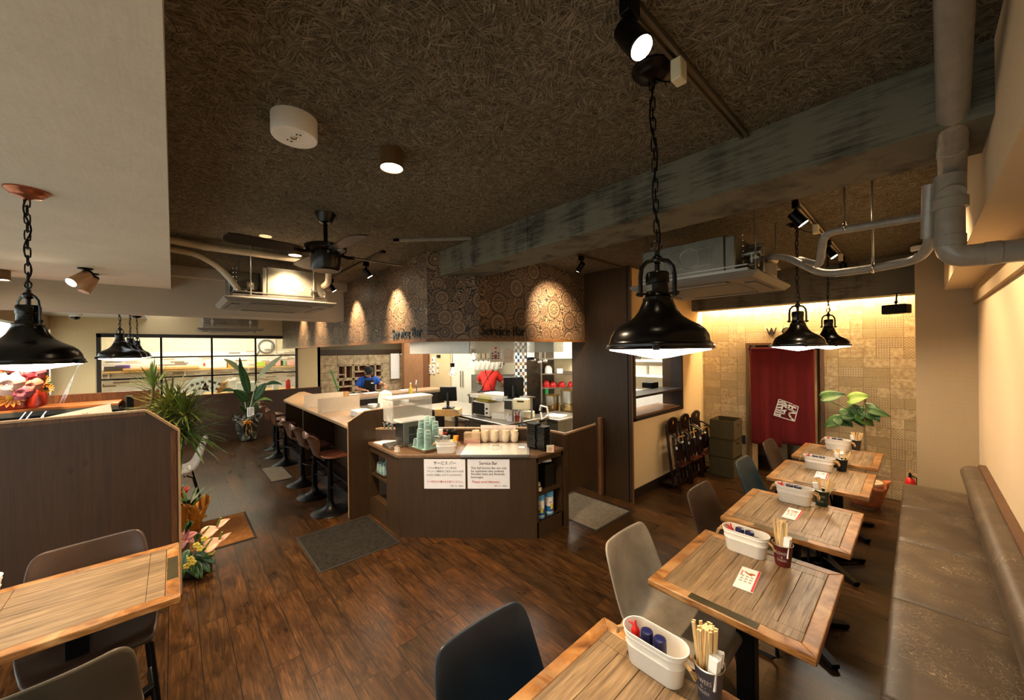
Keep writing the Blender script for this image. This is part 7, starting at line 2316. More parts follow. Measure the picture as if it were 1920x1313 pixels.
MB().cyl((0, 0, -0.16), (0, 0, -0.12), 0.058, n=24).cyl((0, 0, 0.16), (0, 0, 2.46 - q.z), 0.006).build('roll_holder', M['black'], rr_)
# globe bulbs
def globe(px, py, t, lab):
    c = P(px, py, t=t)
    root = thing('globe_bulb', lab, 'lamp', c, 0, 'clear globe bulbs over the service bar')
    MB().sph((0, 0, 0), 0.058, (1, 1, 1), 24, 16).build('globe', M['glassy'], root)
    MB().sph((0, 0, -0.005), 0.022, (1, 1, 1.1), 12, 8).cyl((0, 0, 0.015), (0, 0, 0.055), 0.008).build('filament', pm('filament_glow', '#fff0d0', 0.3, emit=(1, 0.72, 0.36), es=25.0), root)
    MB().cyl((0, 0, 0.06), (0, 0, 0.105), 0.027, n=20).cyl((0, 0, 0.052), (0, 0, 0.066), 0.020, n=16).build('socket', M['black'], root)
    MB().cyl((0, 0, 0.10), (0, 0, 2.46 - c.z), 0.004, n=6).build('flex', M['black'], root)
globe(848.5, 697, 4.6, 'clear globe bulb hanging lower, above the left register screen')
globe(887.5, 670, 4.6, 'clear globe bulb hanging higher, beside the clear jugs')
# kitchen side of the pass-through
ps_ = thing('wire_rack', 'white metal rack seen through the pass-through', 'rack', (-3.05, 5.93, 0))
for z in (0.60, 1.33, 1.58, 1.86):
    MB().bx(-0.6, 0.6, -0.2, 0.2, z, z + 0.035).build('rack_shelf', M['white'], ps_)
for sx in (-1, 1):
    MB().bx(sx * .58 - .02, sx * .58 + .02, -0.2, -0.16, 0, 2.1).bx(sx * .58 - .02, sx * .58 + .02, 0.16, 0.2, 0, 2.1).build('rack_post', M['white'], ps_)
for i, x in enumerate((-0.25, 0.12)):
    boxthing('storage_tub', ('left', 'right')[i] + ' clear storage tub on the rack behind the pass-through', 'tub', (-2.95 + x, 5.93, 1.366), (0.33, 0.3, 0.15), M['acryl'], 0, 0.015)
for i, x in enumerate((-0.42, -0.28, 0.10, 0.30)):
    tag(MB().lathe([(0.05, 0), (0.065, 0.11), (0.06, 0.11), (0.045, 0.01)], 18).build('rack_bowl', (M['darksteel'], M['darksteel'], pm('lime_green', '#a8c23a', 0.4), pm('lime_green', '#a8c23a', 0.4))[i], loc=(-2.95 + x, 5.85, 1.616)), ('first dark bowl on the top rack shelf behind the pass-through', 'second dark bowl on the top rack shelf behind the pass-through', 'first lime cup on the top rack shelf', 'second lime cup on the top rack shelf')[i], 'bowl')
boxthing('white_sink', 'white counter unit seen through the lower pass-through', 'unit', (-2.98, 5.60, 0.0), (0.9, 0.25, 1.12), M['white'])
rd = thing('juice_cup', 'pink cup with a straw on the pass-through shelf', 'cup', (-2.52, 4.32, 1.2255))
MB().lathe([(0.022, 0), (0.028, 0.07), (0.025, 0.07), (0.02, 0.004)], 16).build('cup_body', pm('pink_cup', '#d8766c', 0.3), rd)
MB().cyl((0, 0, 0.01), (0.01, 0, 0.13), 0.003, n=6).build('straw', M['kraft'], rd)
boxthing('black_till', 'black box on the pass-through shelf', 'box', (-2.65, 5.15, 1.2255), (0.14, 0.22, 0.08), M['black'])
# things in the bright back room
bs = thing('wall_shelf', 'long wooden wall shelf in the bright back room', 'shelf', (-11.6, 0.6, 1.42))
MB().bx(0, 0.28, -2.0, 2.4, 0, 0.035).build('shelf_board', wood_mat('pale_shelf', '#c79a5c', '#e0b878', (20, 2, 20), 0.4), bs)
for y in (-1.6, -0.4, 0.8, 2.0):
    MB().bx(0, 0.2, y - .012, y + .012, -0.12, 0).build('bracket', M['white'], bs)
items = [(215, 684, .30, .16, .10, '#3c3a36', 'dark'), (230, 682, .22, .14, .12, '#5b3a90', 'purple and white'), (262, 690, .5, .3, .05, '#c79a5c', 'kraft'), (330, 690, .8, .3, .06, '#d0a468', 'long kraft'), (362, 690, .5, .2, .05, '#cfe0b0', 'pale green'), (388, 690, .13, .1, .12, '#c03040', 'red'), (405, 687, .40, .15, .20, '#efece2', 'white lettered'), (422, 690, .12, .1, .12, '#e08a3a', 'orange'), (430, 690, .12, .1, .12, '#d8a03a', 'amber'), (488, 688, .22, .12, .12, '#b4cc4a', 'lime'), (508, 686, .2, .12, .12, '#d88a8a', 'pink'), (521, 685, .24, .12, .14, '#e6b0a8', 'pale pink'), (531, 685, .16, .12, .14, '#8fc49a', 'mint'), (545, 684, .26, .12, .12, '#e8b4b4', 'rose')]
for (px, py, w, d, h, c, nm) in items:
    q = P(px, py, x=-11.45)
    boxthing('shelf_item', '%s item on the wooden wall shelf of the back room' % nm, 'box', (-11.45, min(q.y, 2.95), 1.456), (d, w, h), pm('item_' + nm.replace(' ', '_'), c, 0.6, var=0.1), 0, 0.01)
vf = thing('wall_fan', 'round white exhaust fan on the back room wall', 'fan', P(499, 650, x=-11.58), 0)
MB().box((0, 0, 0), (0.04, 0.44, 0.42)).build('back_plate', M['white'], vf, bevel=0.01)
MB().torus((0.04, 0, 0), 0.17, 0.02, Matrix.Rotation(PI / 2, 4, 'Y'), n=28).build('shroud', M['acgrey'], vf)
MB().box((0.07, 0.02, 0), (0.06, 0.16, 0.14)).build('motor_cover', M['white'], vf, bevel=0.01)
MB().tube([(0.05, -0.15, -0.1), (0.03, -0.22, -0.22), (0.02, -0.35, -0.24)], 0.012, 6).build('cord', M['acdark'], vf)
tag(MB().lathe([(0.05, 0), (0.06, 0.09), (0.02, 0.10)], 16).build('pipe_stopper', M['white'], loc=P(532, 640, x=-11.5)), 'white round pipe cap on the back room wall', 'cap')
# papers and bags behind the glass
for i, (px, py, w, h, rz_, lab) in enumerate(((370, 725, .30, .34, 0.3, 'tilted white photo sheet behind the back window'), (398, 722, .26, .28, -0.4, 'second photo sheet behind the back window, beside the first'))):
    q = P(px, py, x=-10.0)
    r_ = thing('photo_sheet', lab, 'sheet', q)
    mb = MB(Matrix.Rotation(rz_, 4, 'X')).bx(-0.003, 0.003, -w / 2, w / 2, -h / 2, h / 2)
    mb.build('sheet', M['paper'], r_)
    mb = MB(Matrix.Rotation(rz_, 4, 'X'))
    for a in range(2):
        for b in range(3):
            mb.bx(0.003, 0.005, -0.09 + 0.085 * b, -0.04 + 0.085 * b, -0.08 + 0.11 * a, -0.03 + 0.11 * a)
    mb.build('photos', pm('photo_brown', '#6a5240', 0.7, var=0.3, vs=60), r_)
bt = thing('prep_bench', 'pale worktop behind the back window', 'worktop', (-10.3, 0.7, 0))
MB().bx(-0.4, 0.42, -1.3, 1.68, 0.90, 0.94).build('worktop', wood_mat('pale_shelf', '#c79a5c', '#e0b878'), bt)
MB().bx(-0.38, 0.40, -1.28, 1.66, 0.0, 0.90).build('bench_body', M['white'], bt)
for i, (px, py, r, lab) in enumerate(((440, 728, .16, 'crumpled clear plastic bag behind the back window'), (412, 735, .12, 'kraft parcel in plastic behind the back window'))):
    q = P(px, py, x=-10.15)
    mb = MB()
    rs = random.Random(i)
    mb.sph((0, 0, 0.14), r, (1, 1.3, 1), 10, 8)
    for v in mb.v:
        v += Vector((rs.uniform(-.03, .03), rs.uniform(-.03, .03), rs.uniform(-.03, .03)))
    tag(mb.build('plastic_bag', M['acryl'] if i == 0 else M['kraft'], loc=(q.x, q.y, 0.96), smooth=False), lab, 'bag')
bk = P(448, 722, x=-10.0)
boxthing('crate', 'grey and white crate behind the back window', 'crate', (bk.x, bk.y + 0.12, 0.941), (0.2, 0.34, 0.22), M['white'])
rbx = P(548, 720, x=-9.95)
tag(MB().lathe([(0.05, 0), (0.05, 0.2), (0.02, 0.24)], 16).build('soap_bottle', M['red'], loc=(rbx.x, 1.98, 0.941)), 'red soap bottle at the right end of the back window', 'bottle')
tag(MB().lathe([(0.06, 0), (0.06, 0.16), (0.02, 0.2)], 16).build('soap_bottle', M['white'], loc=(rbx.x, 1.72, 0.941)), 'white soap bottle behind the back window', 'bottle')
# ------------------------------------------------------------------ people
def make_person(label, loc, rz, dz, arms, shirt, hat, apron_front, head_tilt=0.0):
    root = thing('person', label, 'person', loc, rz)
    J = lambda x, y, z, r: (x, y, z + dz * max(0, min(1, (z - 0.1) / 0.8)), r)
    pts = [J(0, -.10, .86, .115), J(0, -.04, 1.0, .105), J(0, .04, 1.14, .105), J(0, .085, 1.235, .052), J(0, .11, 1.29, .046),
           J(.09, -.10, .82, .085), J(.10, -.04, .46, .056), J(.10, -.11, .08, .040), J(.11, .03, .035, .034),
           J(-.09, -.10, .82, .085), J(-.10, -.04, .46, .056), J(-.10, -.11, .08, .040), J(-.11, .03, .035, .034)]
    edges = [(0, 1), (1, 2), (2, 3), (3, 4), (0, 5), (5, 6), (6, 7), (7, 8), (0, 9), (9, 10), (10, 11), (11, 12)]
    hands = []
    for s, A in ((1, arms[0]), (-1, arms[1])):
        k = len(pts)
        pts += [J(s * .155, .05, 1.195, .056), J(*A[0], .043), J(*A[1], .030), J(*A[2], .030)]
        edges += [(2, k), (k, k + 1), (k + 1, k + 2), (k + 2, k + 3)]
        hands.append((Vector(pts[k + 2][:3]), Vector(pts[k + 3][:3])))
    me = skin_mesh('person_body', pts, edges, M['skin'], 1)
    mb = mb_from_mesh(MB(), me)
    # fingers: five short tapering chains from each palm
    for w, h in hands:
        d = (h - w).normalized()
        sd = d.cross(UP).normalized()
        for f, (off, L) in enumerate(((-.026, .050), (-.010, .068), (.006, .072), (.022, .064), (-.034, .045))):
            b = h + sd * off + d * (.012 if f < 4 else -.012)
            dd = (d + sd * (0.0 if f < 4 else -0.9)).normalized()
            mb.tube([b, b + dd * L * .55 + UP * -.004, b + dd * L * .9 + UP * -.020], lambda i: (.0095, .009, .0065)[i], 7)
    hc = Vector((0, .145, 1.36 + dz))
    Hm = Matrix.Translation(hc) @ Matrix.Rotation(head_tilt, 4, 'X')
    mb.sph((0, 0, 0), 0.098, (.78, .92, 1.08), 20, 14, Hm)
    mb.sph((0, .035, -.055), 0.05, (.95, .9, .9), 14, 10, Hm)
    mb.sph((0, .093, -.012), 0.016, (.75, 1.1, 1.5), 10, 8, Hm)
    for s in (-1, 1):
        mb.sph((s * .077, -.005, -.005), 0.022, (.35, .8, 1.2), 10, 8, Hm)
    mb.build('body', M['skin'], root)
    mb = MB()
    for s in (-1, 1):
        mb.sph((s * .030, .083, .014), 0.010, (1.2, .6, .6), 10, 6, Hm)
        mb.box((s * .030, .086, .034), (.030, .006, .005), M=Hm)
    mb.build('eyes', pm('eye_dark', '#1a120e', 0.3), root)
    MB().sph((0, .080, -.050), 0.016, (1.3, .4, .4), 10, 6, Hm).build('mouth', pm('lips', '#8f4a3c', 0.5), root)
    mb = MB().sph((0, -.012, .018), 0.102, (.80, .90, 1.02), 18, 12, Hm)
    mb.build('hair', pm('black_hair', '#120d0b', 0.5, bump=0.4, bs=160), root)
    if hat:
        mb = MB().sph((0, -.002, .052), 0.104, (.86, .98, .72), 20, 12, Hm).lathe([(.098, 0), (.101, .03)], 22, Hm @ Matrix.Translation((0, -.004, .022)) @ Matrix.Diagonal((.84, .97, 1, 1)))
        mb.build('cap', pm('black_cap', '#141414', 0.8), root)
        MB().grid(lambda u, v: Hm @ Vector(((u - .5) * .15, .085 + .065 * v * (1 - (2 * u - 1) ** 2 * .6), .030 - .012 * v - .02 * (2 * u - 1) ** 2)), 10, 4).build('cap_brim', pm('black_cap', '#141414', 0.8), root, solid=0.004)
    # shirt
    sp_ = [J(0, -.11, .80, .150), J(0, -.06, .96, .142), J(0, .035, 1.13, .140), J(0, .08, 1.225, .066)]
    se = [(0, 1), (1, 2), (2, 3)]
    for s, A in ((1, arms[0]), (-1, arms[1])):
        k = len(sp_)
        a = Vector((s * .155, .05, 1.195))
        b = Vector(A[0])
        m = a.lerp(b, .80)
        sp_ += [J(*a, .082), J(*m, .068)]
        se += [(2, k), (k, k + 1)]
    me = skin_mesh('person_shirt', sp_, se, shirt, 1)
    o = bpy.data.objects.new('shirt', me)
    COL.objects.link(o)
    o.parent = root
    tr_ = [J(0, -.10, .87, .130), J(.09, -.10, .80, .098), J(.10, -.04, .46, .070), J(.10, -.11, .10, .055), J(-.09, -.10, .80, .098), J(-.10, -.04, .46, .070), J(-.10, -.11, .10, .055)]
    me = skin_mesh('person_trousers', tr_, [(0, 1), (1, 2), (2, 3), (0, 4), (4, 5), (5, 6)], pm('black_trousers', '#15151a', 0.8), 1)
    o = bpy.data.objects.new('trousers', me)
    COL.objects.link(o)
    o.parent = root
    for s in (-1, 1):
        MB().sph((s * .11, -.03, .04), 0.05, (.9, 2.2, .8), 12, 8).build('shoe', pm('black_shoe', '#101010', 0.5), root)
    ap = pm('black_apron', '#17171a', 0.85)
    if apron_front:
        def fn(u, v):
            a = (u - .5) * 2.0
            z = .62 + .58 * v
            y0 = -.10 + .18 * max(0, min(1, (z - .86) / .38))
            r = .165 - .03 * max(0, (v - .6))
            if z < .9:
                r = .175
            w = 1.0 if v < .6 else 1.0 - .45 * (v - .6) / .4
            return (math.sin(a * w) * r, y0 + math.cos(a * w) * r, z + dz)
        MB().grid(fn, 12, 14).build('apron', ap, root, solid=0.006)
        for s in (-1, 1):
            MB().tube([(s * .075, .205, 1.17 + dz), (s * .085, .15, 1.262 + dz), (s * .07, .03, 1.28 + dz), (s * .03, -.05, 1.22 + dz)], 0.012, 6, flat=.4).build('apron_strap', ap, root)
        MB().box((-.06, .222, 1.13 + dz), (.05, .006, .022)).build('name_badge', M['paper'], root)
    else:
        mb = MB()
        for s in (-1, 1):
            mb.tube([(s * .085, .08, 1.285 + dz), (s * .07, -.03, 1.245 + dz), (0, -.108, 1.13 + dz), (-s * .07, -.155, .99 + dz), (-s * .10, -.21, .90 + dz)], 0.014, 6, flat=.5)
        mb.build('apron_strap', ap, root)
        me2 = MB().lathe([(.155, .74 + dz), (.165, .80 + dz), (.158, .90 + dz)], 24, Matrix.Translation((0, -.10, 0)), cap0=False, cap1=False)
        me2.build('apron', ap, root, solid=0.006)
    return root
armsB = (((.25, .08, 1.01), (.13, .27, .995), (.08, .315, .99)), ((-.28, .10, 1.08), (-.30, .30, 1.10), (-.30, .36, 1.07)))
q = P(690, 720, t=8.1)
make_person('person in a blue shirt, black cap and apron working behind the pass counter', (q.x, q.y, 0), -PI / 2 - 0.25, 0.0, armsB, pm('blue_shirt', '#1f4fa8', 0.85, var=0.1), True, True, -0.45)
armsR = (((.27, .10, 1.02), (.25, .28, .97), (.22, .34, .95)), ((-.26, .12, 1.02), (-.18, .30, .98), (-.14, .35, .96)))
q = P(917, 720, t=7.4)
make_person('person in a red T-shirt with crossed black apron straps, back turned, in the kitchen', (q.x, q.y, 0), math.atan2(.628, -.781) - PI / 2 - 0.25, 0.12, armsR, pm('red_shirt', '#c8281c', 0.85, var=0.1), False, False, -0.7)

# ------------------------------------------------------------------ left zone: partitions, table, chairs
T = Matrix(((0, 0, 1, 0), (1, 0, 0, 0), (0, 1, 0, 0), (0, 0, 0, 1)))
pt = thing('partition_panel', 'knotty dark wooden partition with a chamfered corner behind the left table', 'partition', (-3.76, 0, 0))
MB().prism([(-1.47, 0), (0.02, 0), (0.02, 1.225), (-0.15, 1.39), (-1.47, 1.39)], -0.018, 0.018, T).build('panel_board', M['partition'], pt)
mb = MB()
def edge_strip(pts, w0, w1, th, x0, x1):
    for (a, b) in zip(pts[:-1], pts[1:]):
        d = Vector((0, b[0] - a[0], b[1] - a[1]))
        L = d.length
        ang = math.atan2(d.z, d.y)
        mb.box((0, L / 2, th / 2), (x1 - x0, L, th), M=Matrix.Translation(((x0 + x1) / 2, a[0], a[1])) @ Matrix.Rotation(ang, 4, 'X'))
edge_strip([(-0.15, 1.39), (-1.47, 1.39)], 0, 0, -0.014, -0.022, 0.022)
edge_strip([(0.02, 1.225), (-0.15, 1.39)], 0, 0, -0.014, -0.022, 0.022)
edge_strip([(0.02, 0.0), (0.02, 1.225)], 0, 0, -0.014, -0.022, 0.022)
mb.build('edge_trim', M['edge'], pt)
mb = MB().bx(0.018, 0.0225, -1.47, -0.15, 1.365, 1.385).bx(0.018, 0.0225, -0.02, 0.012, 0.0, 1.23)
mb.build('face_trim', M['part_trim'], pt)

p2 = thing('partition_panel', 'brown wooden partition with a ledge, farther back at the left', 'partition', (-6.0, 0, 0))
MB().bx(-0.02, 0.02, -1.47, -0.12, 0, 1.39).build('panel_board', M['part_trim'], p2)
MB().bx(0.02, 0.45, -1.47, -0.42, 1.285, 1.305).build('ledge_top', wood_mat('ledge_orange', '#8a4f25', '#b06c34', (20, 4, 20), 0.35), p2)
MB().bx(0.42, 0.452, -1.47, -0.42, 1.24, 1.284).build('ledge_front', pm('ledge_grey', '#47443c', 0.5), p2)
MB().bx(0.02, 0.43, -1.47, -0.42, 0, 1.24).build('ledge_body', M['dark'], p2)
ms = thing('menu_stand', 'slim dark upright stand at the end of the ledge', 'stand', (-5.45, -0.33, 0))
MB().bx(-0.012, 0.012, -0.03, 0.03, 0, 1.38).build('stand_post', M['black'], ms, bevel=0.008)
MB().bx(-0.1, 0.1, -0.08, 0.08, 0, 0.02).build('stand_base', M['black'], ms)
cbn = thing('cabinet', 'dark low cabinet behind the knotty partition', 'cabinet', (-4.75, -0.85, 0))
MB().bx(-0.25, 0.25, -0.55, 0.45, 0, 1.19).build('cabinet_body', M['dark'], cbn)
# celebration board
c0, c1 = P(82, 784, x=-4.7), P(207, 757.5, x=-4.7)
d = (c1 - c0)
sg = thing('greeting_board', 'cream greeting board with red brush characters behind the partition', 'sign', (c0 + c1) / 2, PI / 2)
ang = math.atan2(d.z, Vector((d.x, d.y)).length)
Tb = Matrix.Rotation(-ang, 4, 'Y') @ Matrix.Rotation(-0.6, 4, 'X')
L = d.length
MB(Tb).bx(-L / 2, L / 2, -0.004, 0.004, -0.22, 0.0).build('board', pm('cream_card', '#f2e8d0', 0.7, var=0.03), sg)
o = text('brush_characters', '御 祝', redink, sg, (Tb @ Vector((0.0, -0.006, -0.05))), (PI / 2, 0, 0), width=0.20, height=0.08, weight=0.015)
o.rotation_euler = (Tb @ Matrix.Rotation(PI / 2, 4, 'X')).to_euler()
for i, (px, py) in enumerate(((38, 779), (50, 778), (77, 777))):
    q = P(px, py, x=-4.72)
    tag(MB().cyl((0, -0.03, -0.09), (0, 0.03, 0.02), 0.007, n=8).build('metal_pen', M['chrome'], loc=q), ('leftmost', 'middle', 'rightmost')[i] + ' of three shiny metal pens behind the partition', 'pen')
boxthing('pen_tray', 'dark tray holding three metal pens behind the partition', 'tray', (-4.72, -1.05, 1.1905), (0.16, 0.36, 0.06), M['dark'])

# left front table with chairs
lt = thing('dining_table', 'weathered wooden table at the left, before the knotty partition', 'table', (-2.555, -0.325, 0))
table_parts(lt, 0.645, 0.68)
cl = dup(ch, (-2.72, -0.30, 0), 0.12, 'glossy brown bucket chair between the left table and the knotty partition', 'bucket chairs at the left table')
for k in kids(cl):
    if k.name.startswith('seat_shell'):
        k.data = k.data.copy()
        k.data.materials[0] = M['brown_l']
cl.location = (-2.70, -0.30, 0)
cl2 = dup(ch, (-2.09, -0.335, 0), PI + 0.08, 'dark bucket chair with a pale rim at the bottom left corner', 'bucket chairs at the left table')
for k in kids(cl2):
    if k.name.startswith('seat_shell'):
        k.data = k.data.copy()
        k.data.materials[0] = leather_mat('dark_olive_leatherette', '#4a4236', '#6a5f4e', 0.45, 20, 0.2)
MB_rim = None
cdl = dup(cad, (-2.68, -0.615, 0.7205), 0.0, 'white oval metal condiment tub on the left table', None)
# clear chair
cc = thing('dining_chair', 'clear plastic chair with black legs beside the spiky plant', 'chair', (-5.72, 0.0, 0), -PI / 2)
chair_shell().build('seat_shell', cloudy_mat('clear_polycarbonate', '#e6e6e2', 0.13, 0.1), cc, solid=0.01, subdiv=2)
chair_legs(cc, M['black'])

# ------------------------------------------------------------------ plants at the left
def blade(mb, base, d, L, w, droop, n=6):
    base, d = Vector(base), Vector(d).normalized()
    side = d.cross(UP)
    if side.length < 1e-3:
        side = Vector((1, 0, 0))
    side.normalize()
    vs, fs = [], []
    for i in range(n + 1):
        t = i / n
        p = base + d * (L * t) + Vector((0, 0, -droop * L * t * t))
        ww = w * (0.55 + 1.2 * t) * (1 - t) ** 0.6 * 1.2
        vs += [p - side * ww, p + Vector((0, 0, -ww * .3)), p + side * ww]
    for i in range(n):
        a = i * 3
        fs += [(a, a + 1, a + 4, a + 3), (a + 1, a + 2, a + 5, a + 4)]
    mb.add(vs, fs)
dr = thing('dracaena', 'spiky green and yellow dracaena rising beside the left partition', 'plant', (-4.85, -0.24, 0))
MB().lathe([(0.11, 0), (0.12, 0.01), (0.15, 0.24), (0.155, 0.26), (0.14, 0.26), (0.13, 0.22), (0.002, 0.22)], 24).build('pot', pm('dark_pot', '#2b2620', 0.5), dr)
rs = random.Random(11)
heads = [(P(287, 727, x=-5.0), 50, .28, .9, .10), (P(322, 765, x=-4.95), 150, .42, .55, .28), (P(346, 775, x=-4.8), 130, .42, .6, .25), (P(345, 812, x=-4.85), 140, .45, .3, .35), (P(310, 785, x=-4.9), 110, .40, .4, .3)]
for hi, (h, n, L, upb, drp) in enumerate(heads):
    h = h - dr.location
    MB().tube([(0.02 * hi - .04, 0.0, 0.2), (h.x * .5, h.y * .5, h.z * .55), tuple(h)], lambda i: 0.018 - .003 * i, 8).build('stem', M['trunk'], dr)
    mb = MB()
    for k in range(n):
        a = k * 2.39996 + hi
        el = upb + rs.uniform(-.75, .75) if hi else rs.uniform(.25, 1.45)
        dv = Vector((math.cos(a) * math.cos(el), math.sin(a) * math.cos(el), math.sin(el)))
        blade(mb, h + Vector((0, 0, rs.uniform(-.06, .05))), dv, L * rs.uniform(.6, 1.05), 0.0085, drp * rs.uniform(.5, 1.4))
    mb.build('foliage', (pm('dracaena_a', '#6f8440', 0.5, var=0.35, vs=7), pm('dracaena_b', '#7d8034', 0.5, var=0.4, vs=7), M['grassg'], pm('dracaena_c', '#5b7a34', 0.5, var=0.4, vs=6), pm('dracaena_d', '#8a8a3c', 0.5, var=0.3, vs=6))[hi], dr)

# wrapped plant against the back wainscot
wp = thing('wrapped_plant', 'tall leafy plant in a dark gift-wrapped pot against the back wainscot', 'plant', (-9.38, 1.12, 0))
def wfn(u, v):
    a = u * 2 * PI
    r = 0.155 + 0.06 * v + (0.05 * math.sin(6 * a) if v > .8 else 0.012 * math.sin(9 * a)) * v
    return (r * math.cos(a), r * math.sin(a), 0.002 + 0.50 * v + 0.04 * math.sin(5 * a) * v * v)
wt = NT('gift_wrap')
wt.base(wt.ramp(wt.noise(wt.coord(), 6, 3, .6, 2.0), [(0.40, lin('#15120e')), (0.52, lin('#2b2a22')), (0.58, lin('#8c8a70')), (0.64, lin('#1c1813'))]))
wt.rough(0.3)
MB().grid(wfn, 60, 10).build('gift_wrap', wt.m, wp, solid=0.004)
MB().lathe([(0.13, 0), (0.15, 0.42), (0.002, 0.42)], 20).build('pot', M['darkbrown'], wp)
mb = MB()
og = pm('orange_ribbon', '#d98a2a', 0.35, var=0.2)
for k in range(7):
    a = k * 0.9
    c = Vector((0.20, -0.02, 0.40))
    e = c + Vector((0.03, math.cos(a) * .085, math.sin(a) * .06))
    mb.tube([c, (c + e) / 2 + Vector((.04, .02 * math.sin(a), .02)), e, c + Vector((.02, 0, 0))], 0.012, 6, flat=.3)
mb.tube([(0.21, -.02, .39), (0.21, -.05, .25), (0.20, -.03, .12)], 0.014, 6, flat=.3).tube([(0.21, 0, .39), (0.21, .05, .28), (0.20, .05, .18)], 0.014, 6, flat=.3)
mb.build('ribbon', og, wp)
MB().box((0.16, 0.04, 0.60), (0.006, 0.12, 0.19)).build('name_tag', M['paper'], wp)
text('tag_lettering', '御\n開\n店', redink, wp, (0.1645, 0.075, 0.625), (PI / 2, 0, PI / 2), height=0.12)
mb = MB()
for c in range(2):
    for k in range(5):
        mb.box((0.1635, 0.045 - 0.035 * c, 0.66 - 0.03 * k), (0.001, 0.016, 0.02))
mb.build('tag_ink', ink, wp)
def long_leaf(mb, base, tip, w, bow, n=12, normal=(1, -.4, .5)):
    base, tip = Vector(base), Vector(tip)
    ax = tip - base
    nx = ax.normalized()
    side = nx.cross(Vector(normal)).normalized()
    nn = side.cross(nx).normalized()
    vs, fs = [], []
    for i in range(n + 1):
        t = i / n
        p = base + ax * t + nn * 0 + Vector((0, 0, bow * 4 * t * (1 - t)))
        ww = w * math.sin(PI * t ** .75) ** .8 + .002
        vs += [p - side * ww, p - nn * ww * .35, p + side * ww]
    for i in range(n):
        a = i * 3
        fs += [(a, a + 1, a + 4, a + 3), (a + 1, a + 2, a + 5, a + 4)]
    mb.add(vs, fs)
o_ = wp.location
LV = [((452, 697), (419, 673), .045, .03, 'w'), ((467, 742), (448, 680), .075, .05, 'g'), ((453, 700), (449, 670), .03, .02, 'g'), ((485, 706), (531, 666), .055, .02, 'w'), ((476, 752), (500, 718), .09, .04, 'g'), ((497, 722), (530, 722), .04, .05, 'g'), ((466, 754), (437, 731), .08, .03, 'g'), ((441, 733), (414, 735), .04, .03, 'g'), ((478, 756), (511, 752), .03, .07, 'l'), ((462, 775), (450, 762), .03, .02, 'g'), ((477, 775), (487, 750), .03, .02, 'g')]
for (b, t, w, bow, k) in LV:
    mb = MB()
    bb, tt = P(*b, x=-9.35) - o_, P(*t, x=-9.20) - o_
    long_leaf(mb, bb, tt, w, bow)
    st = Vector((0, 0, 0.42))
    mb.tube([st, (st + bb) / 2 + Vector((0, 0, .05)), bb], 0.010, 6)
    mb.build('leaf', {'g': M['dgreen'], 'w': pm('white_green_spathe', '#b9c49a', 0.45, var=0.25, vs=5), 'l': M['lgreen']}[k], wp, solid=0.002)

# orange wrapped pot on the floor
ow = thing('wrapped_flower', 'orange-wrapped flower pot on the floor behind the left partition', 'flower pot', (-5.02, 0.10, 0))
MB().lathe([(0.07, 0), (0.09, 0.2), (0.002, 0.2)], 18).build('pot', M['darkbrown'], ow)
def ofn(u, v):
    a = u * 2 * PI
    r = 0.08 + 0.07 * v + 0.03 * math.sin(5 * a) * v
    return (r * math.cos(a), r * math.sin(a), 0.003 + 0.26 * v + 0.06 * math.sin(3 * a + 2) * v)
MB().grid(ofn, 40, 8).build('orange_wrap', pm('orange_paper', '#d08a35', 0.5, var=0.2), ow, solid=0.003)
mb = MB()
for k in range(6):
    a = k * 1.05
    c = Vector((0.10, 0.06, 0.15))
    mb.tube([c, c + Vector((.03 + .02 * math.cos(a), .05 * math.cos(a), .05 * math.sin(a))), c + Vector((.02, .08 * math.cos(a), .07 * math.sin(a))), c], 0.010, 6, flat=.3)
mb.tube([(0.11, .07, .14), (0.13, .08, .05), (.12, .07, .01)], 0.012, 6, flat=.3)
mb.build('ribbon', pm('gold_ribbon', '#d8a23c', 0.3, var=0.2), ow)
mb = MB()
for k in range(14):
    a = k * 2.4
    blade(mb, (0, 0, .2), (math.cos(a) * .6, math.sin(a) * .6, .8), .36, .016, .3)
mb.build('foliage', M['green'], ow)
# red wrapped flowers next to it
rwp = thing('wrapped_flower', 'red-wrapped flower pot under the clear chair', 'flower pot', (-5.42, -0.02, 0))
MB().lathe([(0.08, 0), (0.11, 0.25), (0.14, 0.33), (0.13, 0.33), (0.002, 0.22)], 20).build('red_wrap', pm('red_paper', '#c2341f', 0.4, var=0.15), rwp)
mb = MB()
for k in range(10):
    a = k * 2.4
    blade(mb, (0, 0, .25), (math.cos(a) * .6, math.sin(a) * .6, .8), .25, .018, .4)
mb.build('foliage', M['dgreen'], rwp)

# flower arrangement at the partition end
fa = thing('flower_arrangement', 'pink and yellow flower arrangement on the floor at the partition end', 'flowers', (-4.02, 0.13, 0))
MB().lathe([(0.08, 0), (0.10, 0.01), (0.11, 0.14), (0.10, 0.14), (0.002, 0.12)], 20).build('basket', pm('dark_basket', '#2d2118', 0.7), fa)
o_ = fa.location
def anth(px, py, tx, ty, w, xx, lab):
    mb = MB()
    b, t = P(px, py, x=xx) - o_, P(tx, ty, x=xx + 0.02) - o_
    leaf_heart(mb, b, t, w, (0.6, -0.6, 0.6), 0.3)
    mb.build('spathe', pm('pink_spathe', '#dca48a', 0.35, var=0.12, vs=12), fa, solid=0.002)
    MB().tube([b + (t - b) * .25 + Vector((.02, -.02, .01)), b + (t - b) * .75 + Vector((.05, -.04, .05))], lambda i: 0.009 - .004 * i, 8).build('spadix', M['lgreen'], fa)
    MB().tube([Vector((0, 0, .1)), b * .5 + Vector((0, 0, .05)), b], 0.005, 6).build('stem', M['green'], fa)
anth(378, 1003, 412, 988, .055, -3.95, '')
anth(408, 986, 430, 972, .030, -3.95, '')
